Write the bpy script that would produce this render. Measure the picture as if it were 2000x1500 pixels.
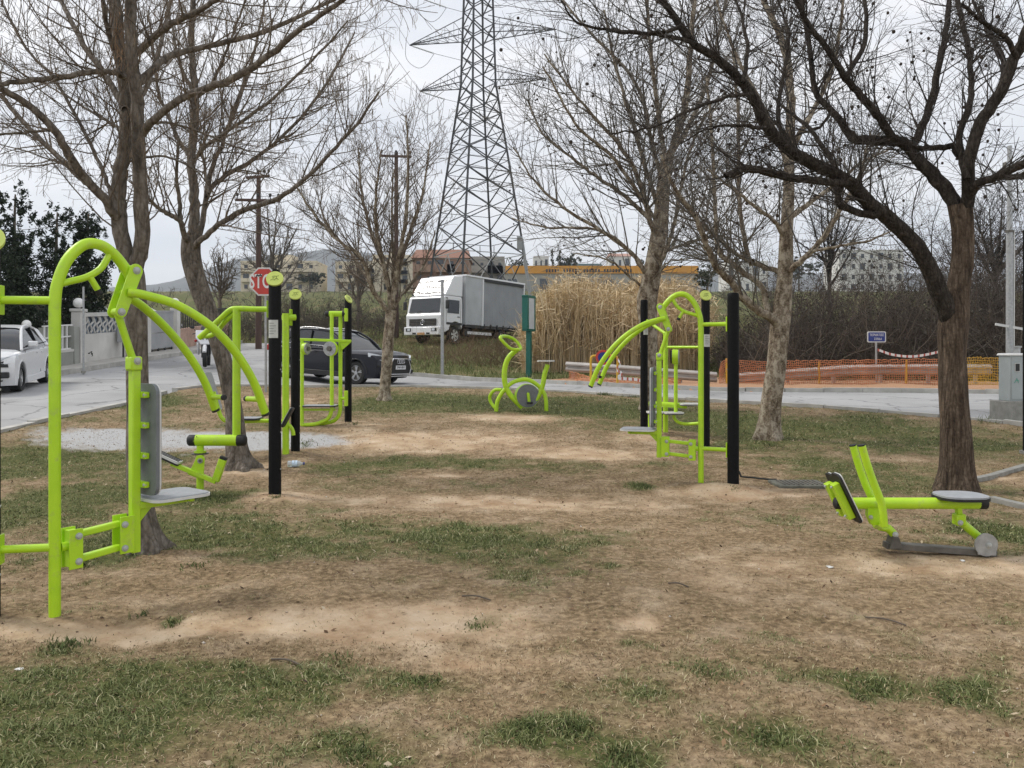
import bpy, math, random
import numpy as np
from mathutils import Vector, Matrix

for _o in list(bpy.data.objects):
    bpy.data.objects.remove(_o, do_unlink=True)
scene = bpy.context.scene
COL = scene.collection
RAD = math.radians

# ------------------------------------------------------------------ camera
CAM_H = 1.47
FPX = 1600.0          # focal length in pixels of the 2000 px wide photograph
HOR = 686.0           # image row of the level line
cam_d = bpy.data.cameras.new('camera')
cam_d.sensor_width = 36.0
cam_d.lens = FPX / 2000.0 * 36.0
cam_d.shift_y = -(750.0 - HOR) / 2000.0
cam_d.clip_start = 0.1
cam_d.clip_end = 9000.0
cam = bpy.data.objects.new('camera', cam_d)
COL.objects.link(cam)
cam.location = (0, 0, CAM_H)
cam.rotation_euler = (RAD(90), 0, 0)
scene.camera = cam

# ------------------------------------------------------------------ sky and sun
SUN_EL, SUN_AZ = RAD(48), RAD(-75)      # azimuth from +Y towards +X
world = bpy.data.worlds.new('World')
scene.world = world
world.use_nodes = True
nt = world.node_tree
nt.nodes.clear()
n_out = nt.nodes.new('ShaderNodeOutputWorld')
n_sky = nt.nodes.new('ShaderNodeTexSky')
n_sky.sky_type = 'NISHITA'
n_sky.sun_disc = False
n_sky.sun_elevation = SUN_EL
n_sky.sun_rotation = SUN_AZ
n_bg1 = nt.nodes.new('ShaderNodeBackground')
n_bg1.inputs['Strength'].default_value = 0.10
nt.links.new(n_sky.outputs[0], n_bg1.inputs['Color'])
n_tc = nt.nodes.new('ShaderNodeTexCoord')
n_map = nt.nodes.new('ShaderNodeMapping')
n_map.inputs['Scale'].default_value = (1.3, 1.3, 7.0)
n_map.inputs['Location'].default_value = (0.3, 0.1, 0.55)
nt.links.new(n_tc.outputs['Generated'], n_map.inputs['Vector'])
n_noi = nt.nodes.new('ShaderNodeTexNoise')
n_noi.inputs['Scale'].default_value = 1.5
n_noi.inputs['Detail'].default_value = 6.0
n_noi.inputs['Roughness'].default_value = 0.5
nt.links.new(n_map.outputs[0], n_noi.inputs['Vector'])
n_rmp = nt.nodes.new('ShaderNodeValToRGB')
n_rmp.color_ramp.elements[0].position = 0.34
n_rmp.color_ramp.elements[0].color = (0.62, 0.645, 0.69, 1)
n_rmp.color_ramp.elements[1].position = 0.63
n_rmp.color_ramp.elements[1].color = (0.90, 0.885, 0.875, 1)
nt.links.new(n_noi.outputs[0], n_rmp.inputs['Fac'])
n_bg2 = nt.nodes.new('ShaderNodeBackground')
n_bg2.inputs['Strength'].default_value = 0.86
nt.links.new(n_rmp.outputs[0], n_bg2.inputs['Color'])
n_mix = nt.nodes.new('ShaderNodeMixShader')
n_mix.inputs['Fac'].default_value = 0.88
nt.links.new(n_bg1.outputs[0], n_mix.inputs[1])
nt.links.new(n_bg2.outputs[0], n_mix.inputs[2])
nt.links.new(n_mix.outputs[0], n_out.inputs['Surface'])

sun_d = bpy.data.lights.new('sun', 'SUN')
sun_d.energy = 1.5
sun_d.angle = RAD(14)
sun_d.color = (1.0, 0.95, 0.88)
sun = bpy.data.objects.new('sun', sun_d)
COL.objects.link(sun)
sdir = Vector((math.sin(SUN_AZ) * math.cos(SUN_EL), math.cos(SUN_AZ) * math.cos(SUN_EL), math.sin(SUN_EL)))
sun.rotation_euler = sdir.to_track_quat('Z', 'Y').to_euler()

scene.view_settings.view_transform = 'Standard'
scene.view_settings.look = 'None'
scene.view_settings.exposure = 0.66
scene.view_settings.gamma = 1.0
scene.view_settings.use_curve_mapping = False
scene.render.filter_size = 1.05
scene.cycles.max_bounces = 6
scene.cycles.volume_bounces = 0

RNG = np.random.default_rng(7)
random.seed(7)

# ------------------------------------------------------------------ materials
MATS = {}
def nodes_of(name):
    m = bpy.data.materials.new(name)
    m.use_nodes = True
    t = m.node_tree
    b = t.nodes['Principled BSDF']
    return m, t, b

def mat(name, col, rough=0.6, metal=0.0, var=0.12, scale=18.0, bump=0.0, bscale=60.0, spec=0.5, coat=0.0, col2=None, detail=4.0, stretch=None):
    """Principled material whose colour wanders between two tones by noise."""
    if name in MATS:
        return MATS[name]
    m, t, b = nodes_of(name)
    tc = t.nodes.new('ShaderNodeTexCoord')
    vec = tc.outputs['Object']
    if stretch:
        mp = t.nodes.new('ShaderNodeMapping')
        mp.inputs['Scale'].default_value = stretch
        t.links.new(vec, mp.inputs['Vector'])
        vec = mp.outputs[0]
    nz = t.nodes.new('ShaderNodeTexNoise')
    nz.inputs['Scale'].default_value = scale
    nz.inputs['Detail'].default_value = detail
    t.links.new(vec, nz.inputs['Vector'])
    rp = t.nodes.new('ShaderNodeValToRGB')
    rp.color_ramp.elements[0].position = 0.3
    rp.color_ramp.elements[1].position = 0.7
    if col2 is None:
        a = [max(0.0, c * (1 - var)) for c in col]
        c2 = [min(1.0, c * (1 + var)) for c in col]
    else:
        a, c2 = col, col2
    rp.color_ramp.elements[0].color = (*a, 1)
    rp.color_ramp.elements[1].color = (*c2, 1)
    t.links.new(nz.outputs[0], rp.inputs['Fac'])
    t.links.new(rp.outputs[0], b.inputs['Base Color'])
    b.inputs['Roughness'].default_value = rough
    b.inputs['Metallic'].default_value = metal
    b.inputs['Specular IOR Level'].default_value = spec
    if coat:
        b.inputs['Coat Weight'].default_value = coat
        b.inputs['Coat Roughness'].default_value = 0.08
    if bump:
        nb = t.nodes.new('ShaderNodeTexNoise')
        nb.inputs['Scale'].default_value = bscale
        nb.inputs['Detail'].default_value = 5
        t.links.new(vec, nb.inputs['Vector'])
        bp = t.nodes.new('ShaderNodeBump')
        bp.inputs['Strength'].default_value = bump
        bp.inputs['Distance'].default_value = 0.02
        t.links.new(nb.outputs[0], bp.inputs['Height'])
        t.links.new(bp.outputs[0], b.inputs['Normal'])
    MATS[name] = m
    return m

LIME = mat('lime_paint', (0.40, 0.67, 0.012), 0.42, col2=(0.48, 0.74, 0.02), scale=9, coat=0.1, detail=10, bump=0.05, bscale=30)
def weather(m, dust, lo, hi, scale, amount):
    """Blend sparse dusty scuffs into a painted material."""
    t = m.node_tree; b = t.nodes['Principled BSDF']
    src = b.inputs['Base Color'].links[0].from_socket
    tc = t.nodes.new('ShaderNodeTexCoord'); nz = t.nodes.new('ShaderNodeTexNoise')
    nz.inputs['Scale'].default_value = scale; nz.inputs['Detail'].default_value = 10; nz.inputs['Roughness'].default_value = .7
    t.links.new(tc.outputs['Object'], nz.inputs['Vector'])
    r = t.nodes.new('ShaderNodeValToRGB'); r.color_ramp.elements[0].position = lo; r.color_ramp.elements[1].position = hi
    r.color_ramp.elements[1].color = (amount, amount, amount, 1); r.color_ramp.elements[0].color = (0, 0, 0, 1)
    t.links.new(nz.outputs[0], r.inputs['Fac'])
    x = t.nodes.new('ShaderNodeMix'); x.data_type = 'RGBA'; x.inputs[7].default_value = (*dust, 1)
    t.links.new(r.outputs[0], x.inputs[0]); t.links.new(src, x.inputs[6]); t.links.new(x.outputs[2], b.inputs['Base Color'])
weather(LIME, (.33, .34, .17), .54, .70, 14, .42)
LIME_PALE = mat('lime_cap', (0.60, 0.70, 0.16), 0.5, var=0.06)
BLACKP = mat('black_post_paint', (0.006, 0.006, 0.007), 0.6, var=0.3, scale=30, spec=0.16)
RUBBER = mat('black_rubber', (0.012, 0.012, 0.013), 0.6, var=0.3)
HPLG = mat('grey_plastic_panel', (0.16, 0.175, 0.185), 0.5, var=0.1)
HPLW = mat('pale_panel_edge', (0.62, 0.62, 0.60), 0.5, var=0.06)
SEATG = mat('seat_grey', (0.33, 0.345, 0.36), 0.5, var=0.1)
STEEL = mat('galvanised_steel', (0.36, 0.37, 0.37), 0.45, metal=0.35, var=0.18, scale=25)
BOLT = mat('bolt_cap', (0.42, 0.44, 0.42), 0.45, var=0.1)
DSTEEL = mat('dull_steel', (0.13, 0.12, 0.105), 0.6, metal=0.3, var=0.3, scale=12)
CONC = mat('concrete', (0.27, 0.265, 0.24), 0.9, var=0.2, scale=9, bump=0.4)
KERB = mat('kerb_concrete', (0.42, 0.41, 0.38), 0.9, var=0.22, scale=3, bump=0.3)
WHITEP = mat('white_paint', (0.74, 0.74, 0.72), 0.5, var=0.06)
GLASS = mat('dark_glass', (0.012, 0.015, 0.017), 0.06, var=0.2, spec=0.8)
TYRE = mat('tyre', (0.015, 0.015, 0.015), 0.8, var=0.2)
ALLOY = mat('alloy_rim', (0.55, 0.56, 0.57), 0.3, metal=0.7, var=0.08)

# ------------------------------------------------------------------ mesh helpers
def nrm(v):
    return v / (np.linalg.norm(v, axis=-1, keepdims=True) + 1e-12)

def mesh_np(name, verts, faces, attrs=None):
    me = bpy.data.meshes.new(name)
    verts = np.asarray(verts, dtype=np.float32)
    faces = np.asarray(faces, dtype=np.int32)
    nf, k = faces.shape
    me.vertices.add(len(verts))
    me.vertices.foreach_set('co', verts.ravel())
    me.loops.add(nf * k)
    me.loops.foreach_set('vertex_index', faces.ravel())
    me.polygons.add(nf)
    me.polygons.foreach_set('loop_start', np.arange(0, nf * k, k, dtype=np.int32))
    me.polygons.foreach_set('loop_total', np.full(nf, k, dtype=np.int32))
    for an, av in (attrs or {}).items():
        at = me.attributes.new(an, 'FLOAT', 'POINT')
        at.data.foreach_set('value', np.asarray(av, dtype=np.float32))
    me.update(calc_edges=True)
    return me

def smooth(me, ang=None):
    me.polygons.foreach_set('use_smooth', np.ones(len(me.polygons), dtype=bool))
    if ang is not None:
        me.set_sharp_from_angle(angle=RAD(ang))

def link(name, me, m=None, parent=None):
    o = bpy.data.objects.new(name, me)
    COL.objects.link(o)
    if m is not None and me is not None and len(me.materials) == 0:
        me.materials.append(m)
    if parent is not None:
        o.parent = parent
    return o

def tag(o, label=None, cat=None, group=None, kind=None):
    if label: o['label'] = label
    if cat: o['category'] = cat
    if group: o['group'] = group
    if kind: o['kind'] = kind
    return o

def thing(name, loc, label, cat, group=None, rotz=0.0):
    o = bpy.data.objects.new(name, None)
    o.empty_display_size = 0.2
    COL.objects.link(o)
    o.location = loc
    o.rotation_euler = (0, 0, rotz)
    return tag(o, label, cat, group)

def cr(pts, n=6):
    """Catmull-Rom through the points, n steps a span."""
    p = np.asarray(pts, dtype=float)
    if len(p) < 3:
        return p
    q = np.vstack([2 * p[0] - p[1], p, 2 * p[-1] - p[-2]])
    out = []
    for i in range(len(p) - 1):
        a, b, c, d = q[i], q[i + 1], q[i + 2], q[i + 3]
        for k in range(n):
            t = k / n
            out.append(0.5 * ((2 * b) + (c - a) * t + (2 * a - 5 * b + 4 * c - d) * t * t + (3 * b - a - 3 * c + d) * t ** 3))
    out.append(p[-1])
    return np.array(out)

class Geo:
    """Collects shapes and links them as ONE mesh object."""
    def __init__(s):
        s.v, s.f = [], []
    def add(s, v, f):
        b = len(s.v)
        s.v.extend([tuple(map(float, x)) for x in v])
        s.f.extend([tuple(b + i for i in q) for q in f])
        return s
    def tube(s, pts, r, sides=12, caps=True):
        p = np.asarray(pts, dtype=float)
        n = len(p)
        rr = np.full(n, r) if np.isscalar(r) else np.interp(np.linspace(0, 1, n), np.linspace(0, 1, len(r)), r)
        t = nrm(np.gradient(p, axis=0))
        ref = np.array([0, 0, 1.0]) if abs(t[0][2]) < 0.9 else np.array([1.0, 0, 0])
        u = nrm(np.cross(t[0], ref))
        v = []
        for i in range(n):
            u = nrm(u - np.dot(u, t[i]) * t[i])
            w = np.cross(t[i], u)
            for k in range(sides):
                a = 2 * math.pi * (k + 0.5) / sides
                v.append(p[i] + rr[i] * (math.cos(a) * u + math.sin(a) * w))
        f = []
        for i in range(n - 1):
            for k in range(sides):
                k2 = (k + 1) % sides
                f.append((i * sides + k, i * sides + k2, (i + 1) * sides + k2, (i + 1) * sides + k))
        if caps:
            f.append(tuple(range(sides - 1, -1, -1)))
            f.append(tuple((n - 1) * sides + k for k in range(sides)))
        return s.add(v, f)
    def capsule(s, p0, p1, r, sides=14, dome=1.0):
        """Cylinder with rounded ends."""
        p0, p1 = np.asarray(p0, float), np.asarray(p1, float)
        d = nrm(p1 - p0)
        pts, rs = [], []
        for a in (0, 25, 50, 75, 90):
            pts.append(p0 - d * r * dome * math.cos(RAD(a))); rs.append(max(1e-4, r * math.sin(RAD(a))))
        for a in (90, 75, 50, 25, 0):
            pts.append(p1 + d * r * dome * math.cos(RAD(a))); rs.append(max(1e-4, r * math.sin(RAD(a))))
        pts, rs = np.array(pts), np.array(rs)
        ref = np.array([0, 0, 1.0]) if abs(d[2]) < 0.9 else np.array([1.0, 0, 0])
        u = nrm(np.cross(d, ref)); w = np.cross(d, u)
        v, f = [], []
        for c, q in zip(pts, rs):
            for k in range(sides):
                a = 2 * math.pi * k / sides
                v.append(c + q * (math.cos(a) * u + math.sin(a) * w))
        for i in range(len(pts) - 1):
            for k in range(sides):
                k2 = (k + 1) % sides
                f.append((i * sides + k, i * sides + k2, (i + 1) * sides + k2, (i + 1) * sides + k))
        return s.add(v, f)
    def ball(s, c, r, seg=10, rings=6, sc=(1, 1, 1)):
        v, f = [], []
        for i in range(rings + 1):
            a = math.pi * i / rings
            for k in range(seg):
                b = 2 * math.pi * k / seg
                v.append((c[0] + r * sc[0] * math.sin(a) * math.cos(b), c[1] + r * sc[1] * math.sin(a) * math.sin(b), c[2] + r * sc[2] * math.cos(a)))
        for i in range(rings):
            for k in range(seg):
                k2 = (k + 1) % seg
                f.append((i * seg + k, (i + 1) * seg + k, (i + 1) * seg + k2, i * seg + k2))
        return s.add(v, f)
    def box(s, c, size, R=None, taper=(1, 1)):
        hx, hy, hz = size[0] / 2, size[1] / 2, size[2] / 2
        v = []
        for z in (-1, 1):
            tx, ty = (taper if z > 0 else (1, 1))
            for x, y in ((-1, -1), (1, -1), (1, 1), (-1, 1)):
                q = np.array([x * hx * tx, y * hy * ty, z * hz])
                if R is not None:
                    q = np.asarray(R) @ q
                v.append(q + np.asarray(c, float))
        return s.add(v, [(0, 3, 2, 1), (4, 5, 6, 7), (0, 1, 5, 4), (1, 2, 6, 5), (2, 3, 7, 6), (3, 0, 4, 7)])
    def beam(s, p0, p1, w, h):
        """Rectangular bar between two points (w sideways, h up)."""
        p0, p1 = np.asarray(p0, float), np.asarray(p1, float)
        d = nrm(p1 - p0)
        ref = np.array([0, 0, 1.0]) if abs(d[2]) < 0.95 else np.array([0, 1.0, 0])
        u = nrm(np.cross(d, ref)); q = np.cross(u, d)
        R = np.stack([d, u, q], axis=1)
        return s.box((p0 + p1) / 2, (np.linalg.norm(p1 - p0), w, h), R)
    def prism(s, poly, n, th):
        """Polygon (3-D points in a plane) thickened by th along n, centred."""
        p = np.asarray(poly, float); n = nrm(np.asarray(n, float)); k = len(p)
        v = list(p - n * th / 2) + list(p + n * th / 2)
        f = [tuple(range(k - 1, -1, -1)), tuple(range(k, 2 * k))]
        for i in range(k):
            j = (i + 1) % k
            f.append((i, j, k + j, k + i))
        return s.add(v, f)
    def disc(s, c, n, r, th, sides=20):
        c, n = np.asarray(c, float), nrm(np.asarray(n, float))
        return s.tube([c - n * th / 2, c + n * th / 2], r, sides)
    def build(s, name, m, parent=None, off=None, sm=35, bevel=0.0):
        v = np.array(s.v, float)
        if off is not None:
            v = v - np.array(off)
        me = bpy.data.meshes.new(name)
        me.from_pydata(v.tolist(), [], s.f)
        me.update()
        if sm:
            smooth(me, sm)
        o = link(name, me, m, parent)
        if bevel:
            b = o.modifiers.new('edge', 'BEVEL'); b.width = bevel; b.segments = 2; b.limit_method = 'ANGLE'
        return o

def rrect(c, ux, uy, w, h, r, n=4):
    """Rounded rectangle as 3-D points."""
    c, ux, uy = np.asarray(c, float), nrm(np.asarray(ux, float)), nrm(np.asarray(uy, float))
    out = []
    for sx, sy, a0 in ((1, 1, 0), (-1, 1, 90), (-1, -1, 180), (1, -1, 270)):
        for k in range(n + 1):
            a = RAD(a0 + 90 * k / n)
            out.append(c + ux * (sx * (w / 2 - r) + r * math.cos(a)) + uy * (sy * (h / 2 - r) + r * math.sin(a)))
    return out

def batch_tubes(P, R, sides=3):
    """P (N,n,3), R (N,n) -> verts, quads of N thin tubes."""
    N, n, _ = P.shape
    t = nrm(np.gradient(P, axis=1))
    m = nrm(P[:, -1] - P[:, 0])
    ref = np.where(np.abs(m[:, 2:3]) < 0.8, np.array([[0, 0, 1.0]]), np.array([[1.0, 0, 0]]))
    u = nrm(np.cross(t, ref[:, None, :]))
    w = np.cross(t, u)
    a = 2 * np.pi * np.arange(sides) / sides
    V = P[:, :, None, :] + R[:, :, None, None] * (np.cos(a)[None, None, :, None] * u[:, :, None, :] + np.sin(a)[None, None, :, None] * w[:, :, None, :])
    idx = np.arange(N * n * sides).reshape(N, n, sides)
    A = idx[:, :-1, :]; B = np.roll(idx, -1, axis=2)[:, :-1, :]
    C = np.roll(idx, -1, axis=2)[:, 1:, :]; D = idx[:, 1:, :]
    F = np.stack([A, B, C, D], axis=-1).reshape(-1, 4)
    return V.reshape(-1, 3), F

def join_np(parts):
    vs, fs, b = [], [], 0
    for v, f in parts:
        vs.append(v); fs.append(f + b); b += len(v)
    return np.concatenate(vs), np.concatenate(fs)

def text(name, body, size, m, parent, loc, rot, align='CENTER', ext=0.002, squash=1.0, bold=0.0):
    c = bpy.data.curves.new(name, 'FONT')
    c.body = body; c.size = size; c.align_x = align; c.align_y = 'CENTER'; c.extrude = ext; c.offset = bold; c.resolution_u = 3
    tmp = bpy.data.objects.new(name + '_curve', c)
    COL.objects.link(tmp)
    dg = bpy.context.evaluated_depsgraph_get()
    me = bpy.data.meshes.new_from_object(tmp.evaluated_get(dg))
    bpy.data.objects.remove(tmp, do_unlink=True)
    me.materials.clear(); me.materials.append(m)
    o = bpy.data.objects.new(name, me)
    COL.objects.link(o)
    o.parent = parent; o.location = loc; o.rotation_euler = rot; o.scale = (squash, 1, 1)
    return o

# ------------------------------------------------------------------ terrain
YK = [-60, 9, 11.2, 12.7, 14.3, 16, 18, 20, 24, 27, 30, 34, 38, 45, 60, 75, 100, 160, 260, 400, 6000]
ZC = [0, 0, .06, .14, .23, .30, .40, .47, .52, .55, .85, 1.2, 1.55, 2.2, 3.4, 4.6, 7.0, 12.5, 20.5, 23, 30]
ZL = [0, 0, .28, .36, .42, .47, .60, .70, .80, .97, 1.16, 1.38, 1.6, 2.2, 3.4, 4.6, 7.0, 12.5, 20.5, 23, 30]
ZR = [0, 0, .04, .10, .27, .38, .42, .43, .44, .50, .85, 1.3, 1.75, 2.4, 3.6, 4.8, 7.0, 12.5, 20.5, 23, 30]
def sstep(a, b, x):
    t = np.clip((x - a) / (b - a), 0, 1)
    return t * t * (3 - 2 * t)
def zg(X, Y):
    X = np.asarray(X, float); Y = np.asarray(Y, float)
    c, l, r = np.interp(Y, YK, ZC), np.interp(Y, YK, ZL), np.interp(Y, YK, ZR)
    wl, wr = sstep(-5, -9, X), sstep(1, 6, X)
    return c * (1 - wl - wr) + l * wl + r * wr
def at(u, v, Y):
    """A point at depth Y that the photograph shows at pixel (u, v)."""
    return np.array([(u - 1000) / FPX * Y, Y, CAM_H - (v - HOR) / FPX * Y])
_YS = np.concatenate([np.arange(2, 40, 0.02), np.arange(40, 400, 0.5)])
def gp(u, v):
    """Ground point seen at pixel (u, v)."""
    X = (u - 1000) / FPX * _YS
    z = zg(X, _YS)
    vv = HOR + (CAM_H - z) / _YS * FPX
    k = np.argmax(vv <= v)
    return np.array([X[k], _YS[k], z[k]])
def onground(x, y, dz=0.0):
    return np.array([x, y, float(zg(x, y)) + dz])

def vnoise(x, y, seed=0):
    """Cheap smooth value noise for laying out patches."""
    xi, yi = np.floor(x).astype(np.int64), np.floor(y).astype(np.int64)
    fx, fy = x - xi, y - yi
    fx, fy = fx * fx * (3 - 2 * fx), fy * fy * (3 - 2 * fy)
    def h(a, b):
        n = (a * 374761393 + b * 668265263 + seed * 974634777) & 0x7fffffff
        n = ((n ^ (n >> 13)) * 1274126177) & 0x7fffffff
        return ((n ^ (n >> 16)) & 0xffff) / 65535.0
    a = h(xi, yi) * (1 - fx) + h(xi + 1, yi) * fx
    b = h(xi, yi + 1) * (1 - fx) + h(xi + 1, yi + 1) * fx
    return a * (1 - fy) + b * fy
def fbm(x, y, seed=0, oct=4):
    s, a, t = 0, 0.5, 0
    for k in range(oct):
        s = s + a * vnoise(x * 2 ** k, y * 2 ** k, seed + k * 17); t += a; a *= 0.55
    return s / t
# ------------------------------------------------------------------ what covers the ground
_GREEN = [(150,1410,420,130,.75),(430,1330,220,45,.5),(640,1340,250,40,.3),(680,1460,170,45,.45),(700,1050,620,42,.55),(1100,1090,160,30,.3),
  (330,1040,170,45,.35),(600,1080,260,28,.25),(1070,1432,110,13,.75),(1200,1490,90,18,.75),(1500,1442,110,10,.6),(1720,1345,70,10,.6),(1600,1330,110,10,.35),
  (1400,1310,150,14,.3),(1180,1350,140,16,.4),(830,1335,90,14,.5),(1880,1365,70,8,.5),(1240,1255,50,6,.4),(930,1215,60,10,.45),(100,900,230,50,.6),(150,985,230,40,.5),(250,778,160,20,.8),(900,905,300,15,.5),(700,915,150,11,.4),
  (840,783,230,15,.9),(1170,800,150,20,.9),(1650,845,300,40,.5),(1600,905,210,20,.5),(1420,830,110,25,.6),(1250,952,32,7,.9),(1950,1040,75,26,.7),(1760,950,160,25,.5),
  (400,972,75,12,.9),(560,800,180,9,.4),(130,1260,60,10,.7),(1900,870,120,20,.3),(330,1218,26,6,.8),(640,990,200,10,.3),(30,1000,80,60,.3),(200,1100,90,20,.5),(1940,1330,60,14,.25)]
_BARE = [(700,1215,380,52,.95),(150,1238,230,26,1.0),(960,1300,200,26,.6),(1800,1108,360,32,.85),(1000,985,430,20,.85),(1350,1060,200,45,.4),(850,860,240,24,.95),
  (1150,886,160,17,.9),(1020,815,140,9,1.0),(600,783,180,17,.8),(860,928,85,8,.8),(1420,963,190,12,.85),(500,915,90,18,.7),(1760,898,160,9,.6),(620,1112,520,16,.35),
  (1960,935,60,14,.5),(1250,1218,45,9,.7),(1450,1150,320,40,.3),(540,970,90,12,.7),(700,830,120,10,.6),(320,1085,70,12,.7),(1850,820,90,9,.4),(1280,855,90,15,.7)]
_GRAVEL = [(300,860,250,24,1.0),(560,862,130,17,.8)]
_SAND = [(1500,752,420,11,1.0),(1250,752,160,9,1.0),(1850,756,180,8,1.0),(1150,693,60,9,.8)]
def _ell(lst):
    out = []
    for u, v, ru, rv, w in lst:
        c = gp(u, v); a = gp(u, v + rv); b = gp(u, max(v - rv, 720))
        out.append((c[0], c[1], ru * c[1] / FPX, max(0.15, (b[1] - a[1]) / 2), w))
    return out
_GREEN, _BARE, _GRAVEL, _SAND = map(_ell, (_GREEN, _BARE, _GRAVEL, _SAND))
def _fld(lst, X, Y):
    s = np.zeros_like(X)
    for cx, cy, rx, ry, w in lst:
        d = ((X - cx) / rx) ** 2 + ((Y - cy) / ry) ** 2
        s = s + w * np.exp(-np.minimum(d, 30) ** 1.25)
    return s
def cover(X, Y):
    """green, bare, gravel and sand amounts of the ground at (X, Y)."""
    n1 = fbm(X * 1.1, Y * 1.1, 3); n2 = fbm(X * 4.5, Y * 4.5, 11); n3 = fbm(X * 14, Y * 14, 29, 3)
    wob = (n1 - .5) * 1.0 + (n2 - .5) * 1.0 + (n3 - .5) * .6
    g = _fld(_GREEN, X, Y); b = _fld(_BARE, X, Y)
    far = sstep(20, 27, Y)
    g = g * 1.2 + .20 + far * .62 + sstep(9, 13, Y) * .10
    green = np.clip((g - .75 * b + wob * .95 - .20) * 1.55, 0, 1)
    bare = np.clip((b - .55 * g + wob * .7 - .12) * 1.6, 0, 1)
    grav = np.clip((_fld(_GRAVEL, X, Y) + wob * .5 - .35) * 3, 0, 1)
    sand = np.clip((_fld(_SAND, X, Y) + wob * .35 - .3) * 4, 0, 1)
    return green * (1 - grav) * (1 - sand), bare, grav, sand

# ------------------------------------------------------------------ roads (plan outlines)
E1 = [(-8.1, -14), (-7.7, 5), (-7.6, 12), (-7.62, 18.7), (-7.7, 31), (-7.9, 42)]
E2 = [(-12.6, -14), (-13.0, 5), (-13.2, 16), (-13.3, 24), (-13.5, 33), (-13.8, 42)]
NEAR = cr([(-7.7, 18.7), (-7.3, 20.2), (-6.3, 21.5), (-4.5, 22.3), (-2.6, 22.3), (1.26, 20.2), (5.2, 16.6), (7.65, 14.7), (9.5, 13), (14, 8.6), (22, 1)], 8)
FAR = cr([(-7.8, 31), (-7.0, 29.6), (-5.0, 28.7), (-3, 28.1), (-.8, 26.6), (1.5, 25.0), (3.6, 23.6), (6.8, 22.0), (12, 21.2), (20, 17), (27, 13), (36, 8)], 8)
def resample(pl, n):
    p = np.asarray(pl, float)
    d = np.concatenate([[0], np.cumsum(np.linalg.norm(np.diff(p, axis=0), axis=1))])
    t = np.linspace(0, d[-1], n)
    return np.stack([np.interp(t, d, p[:, k]) for k in range(p.shape[1])], axis=1)
def inpoly(X, Y, poly):
    inside = np.zeros(X.shape, bool)
    p = np.asarray(poly)
    for i in range(len(p)):
        x0, y0 = p[i]; x1, y1 = p[(i + 1) % len(p)]
        if y0 == y1: continue
        c = ((y0 > Y) != (y1 > Y)) & (X < (x1 - x0) * (Y - y0) / (y1 - y0) + x0)
        inside ^= c
    return inside
POLY_L = np.array(E1 + E2[::-1])
POLY_X = np.concatenate([NEAR, FAR[::-1]])
POLY_P = np.array([(-13.3, 24), (-13.0, 5), (-12.6, -14), (-15, -14), (-15, 42), (-13.8, 42), (-13.5, 33)])
def onroad(X, Y):
    return inpoly(X, Y, POLY_L) | inpoly(X, Y, POLY_X)

# ------------------------------------------------------------------ ground sheet
yr = np.concatenate([np.linspace(-14, 2, 14), 2.2 * (34 / 2.2) ** np.linspace(0, 1, 370), 34 * (3200 / 34) ** np.linspace(0, 1, 110)[1:]])
sc = np.concatenate([-np.geomspace(6, .9, 14), np.linspace(-.85, .85, 370), np.geomspace(.9, 6, 14)])
GX = sc[None, :] * np.maximum(yr[:, None], 4.0)
GY = np.repeat(yr[:, None], len(sc), axis=1)
gr_, ba_, gv_, sa_ = cover(GX, GY)
Z = zg(GX, GY)
near = 1 - sstep(16, 26, GY)
Z = Z + near * ((fbm(GX * 1.6, GY * 1.6, 5) - .5) * .05 + (fbm(GX * 9, GY * 9, 8) - .5) * .022 - ba_ * .012)
Z = Z + sstep(24, 60, GY) * (fbm(GX * .18, GY * .18, 21) - .5) * .8 * np.clip(GY / 60, 0, 1)
Z = Z + sa_ * (fbm(GX * .8, GY * .8, 31)) * .12
for u, v, h in ((537, 975, .05), (577, 890, .04), (105, 1216, .03), (0, 1218, .03), (1432, 958, .06), (1368, 953, .03), (680, 828, .03), (1258, 840, .03)):
    c = gp(u, v)
    Z = Z + h * np.exp(-((GX - c[0]) ** 2 + (GY - c[1]) ** 2) / .09)
rd = onroad(GX, GY) | inpoly(GX, GY, POLY_P)
Z = np.where(rd, zg(GX, GY) - .16, Z)
nr, nc = GX.shape
idx = np.arange(nr * nc).reshape(nr, nc)
F = np.stack([idx[:-1, :-1], idx[:-1, 1:], idx[1:, 1:], idx[1:, :-1]], axis=-1).reshape(-1, 4)
me = mesh_np('ground', np.stack([GX, GY, Z], -1).reshape(-1, 3), F, {'green': gr_.ravel(), 'bare': ba_.ravel(), 'gravel': gv_.ravel(), 'sand': sa_.ravel()})
smooth(me)
_gz = Z
def gz(X, Y):
    """Height of the ground mesh (bilinear)."""
    X = np.asarray(X, float); Y = np.asarray(Y, float)
    fi = np.clip(np.interp(Y, yr, np.arange(nr)), 0, nr - 1.001)
    s = X / np.maximum(Y, 4.0)
    fj = np.clip(np.interp(s, sc, np.arange(nc)), 0, nc - 1.001)
    i, j = fi.astype(int), fj.astype(int); a, b = fi - i, fj - j
    return (_gz[i, j] * (1 - a) * (1 - b) + _gz[i + 1, j] * a * (1 - b) + _gz[i, j + 1] * (1 - a) * b + _gz[i + 1, j + 1] * a * b)

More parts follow.
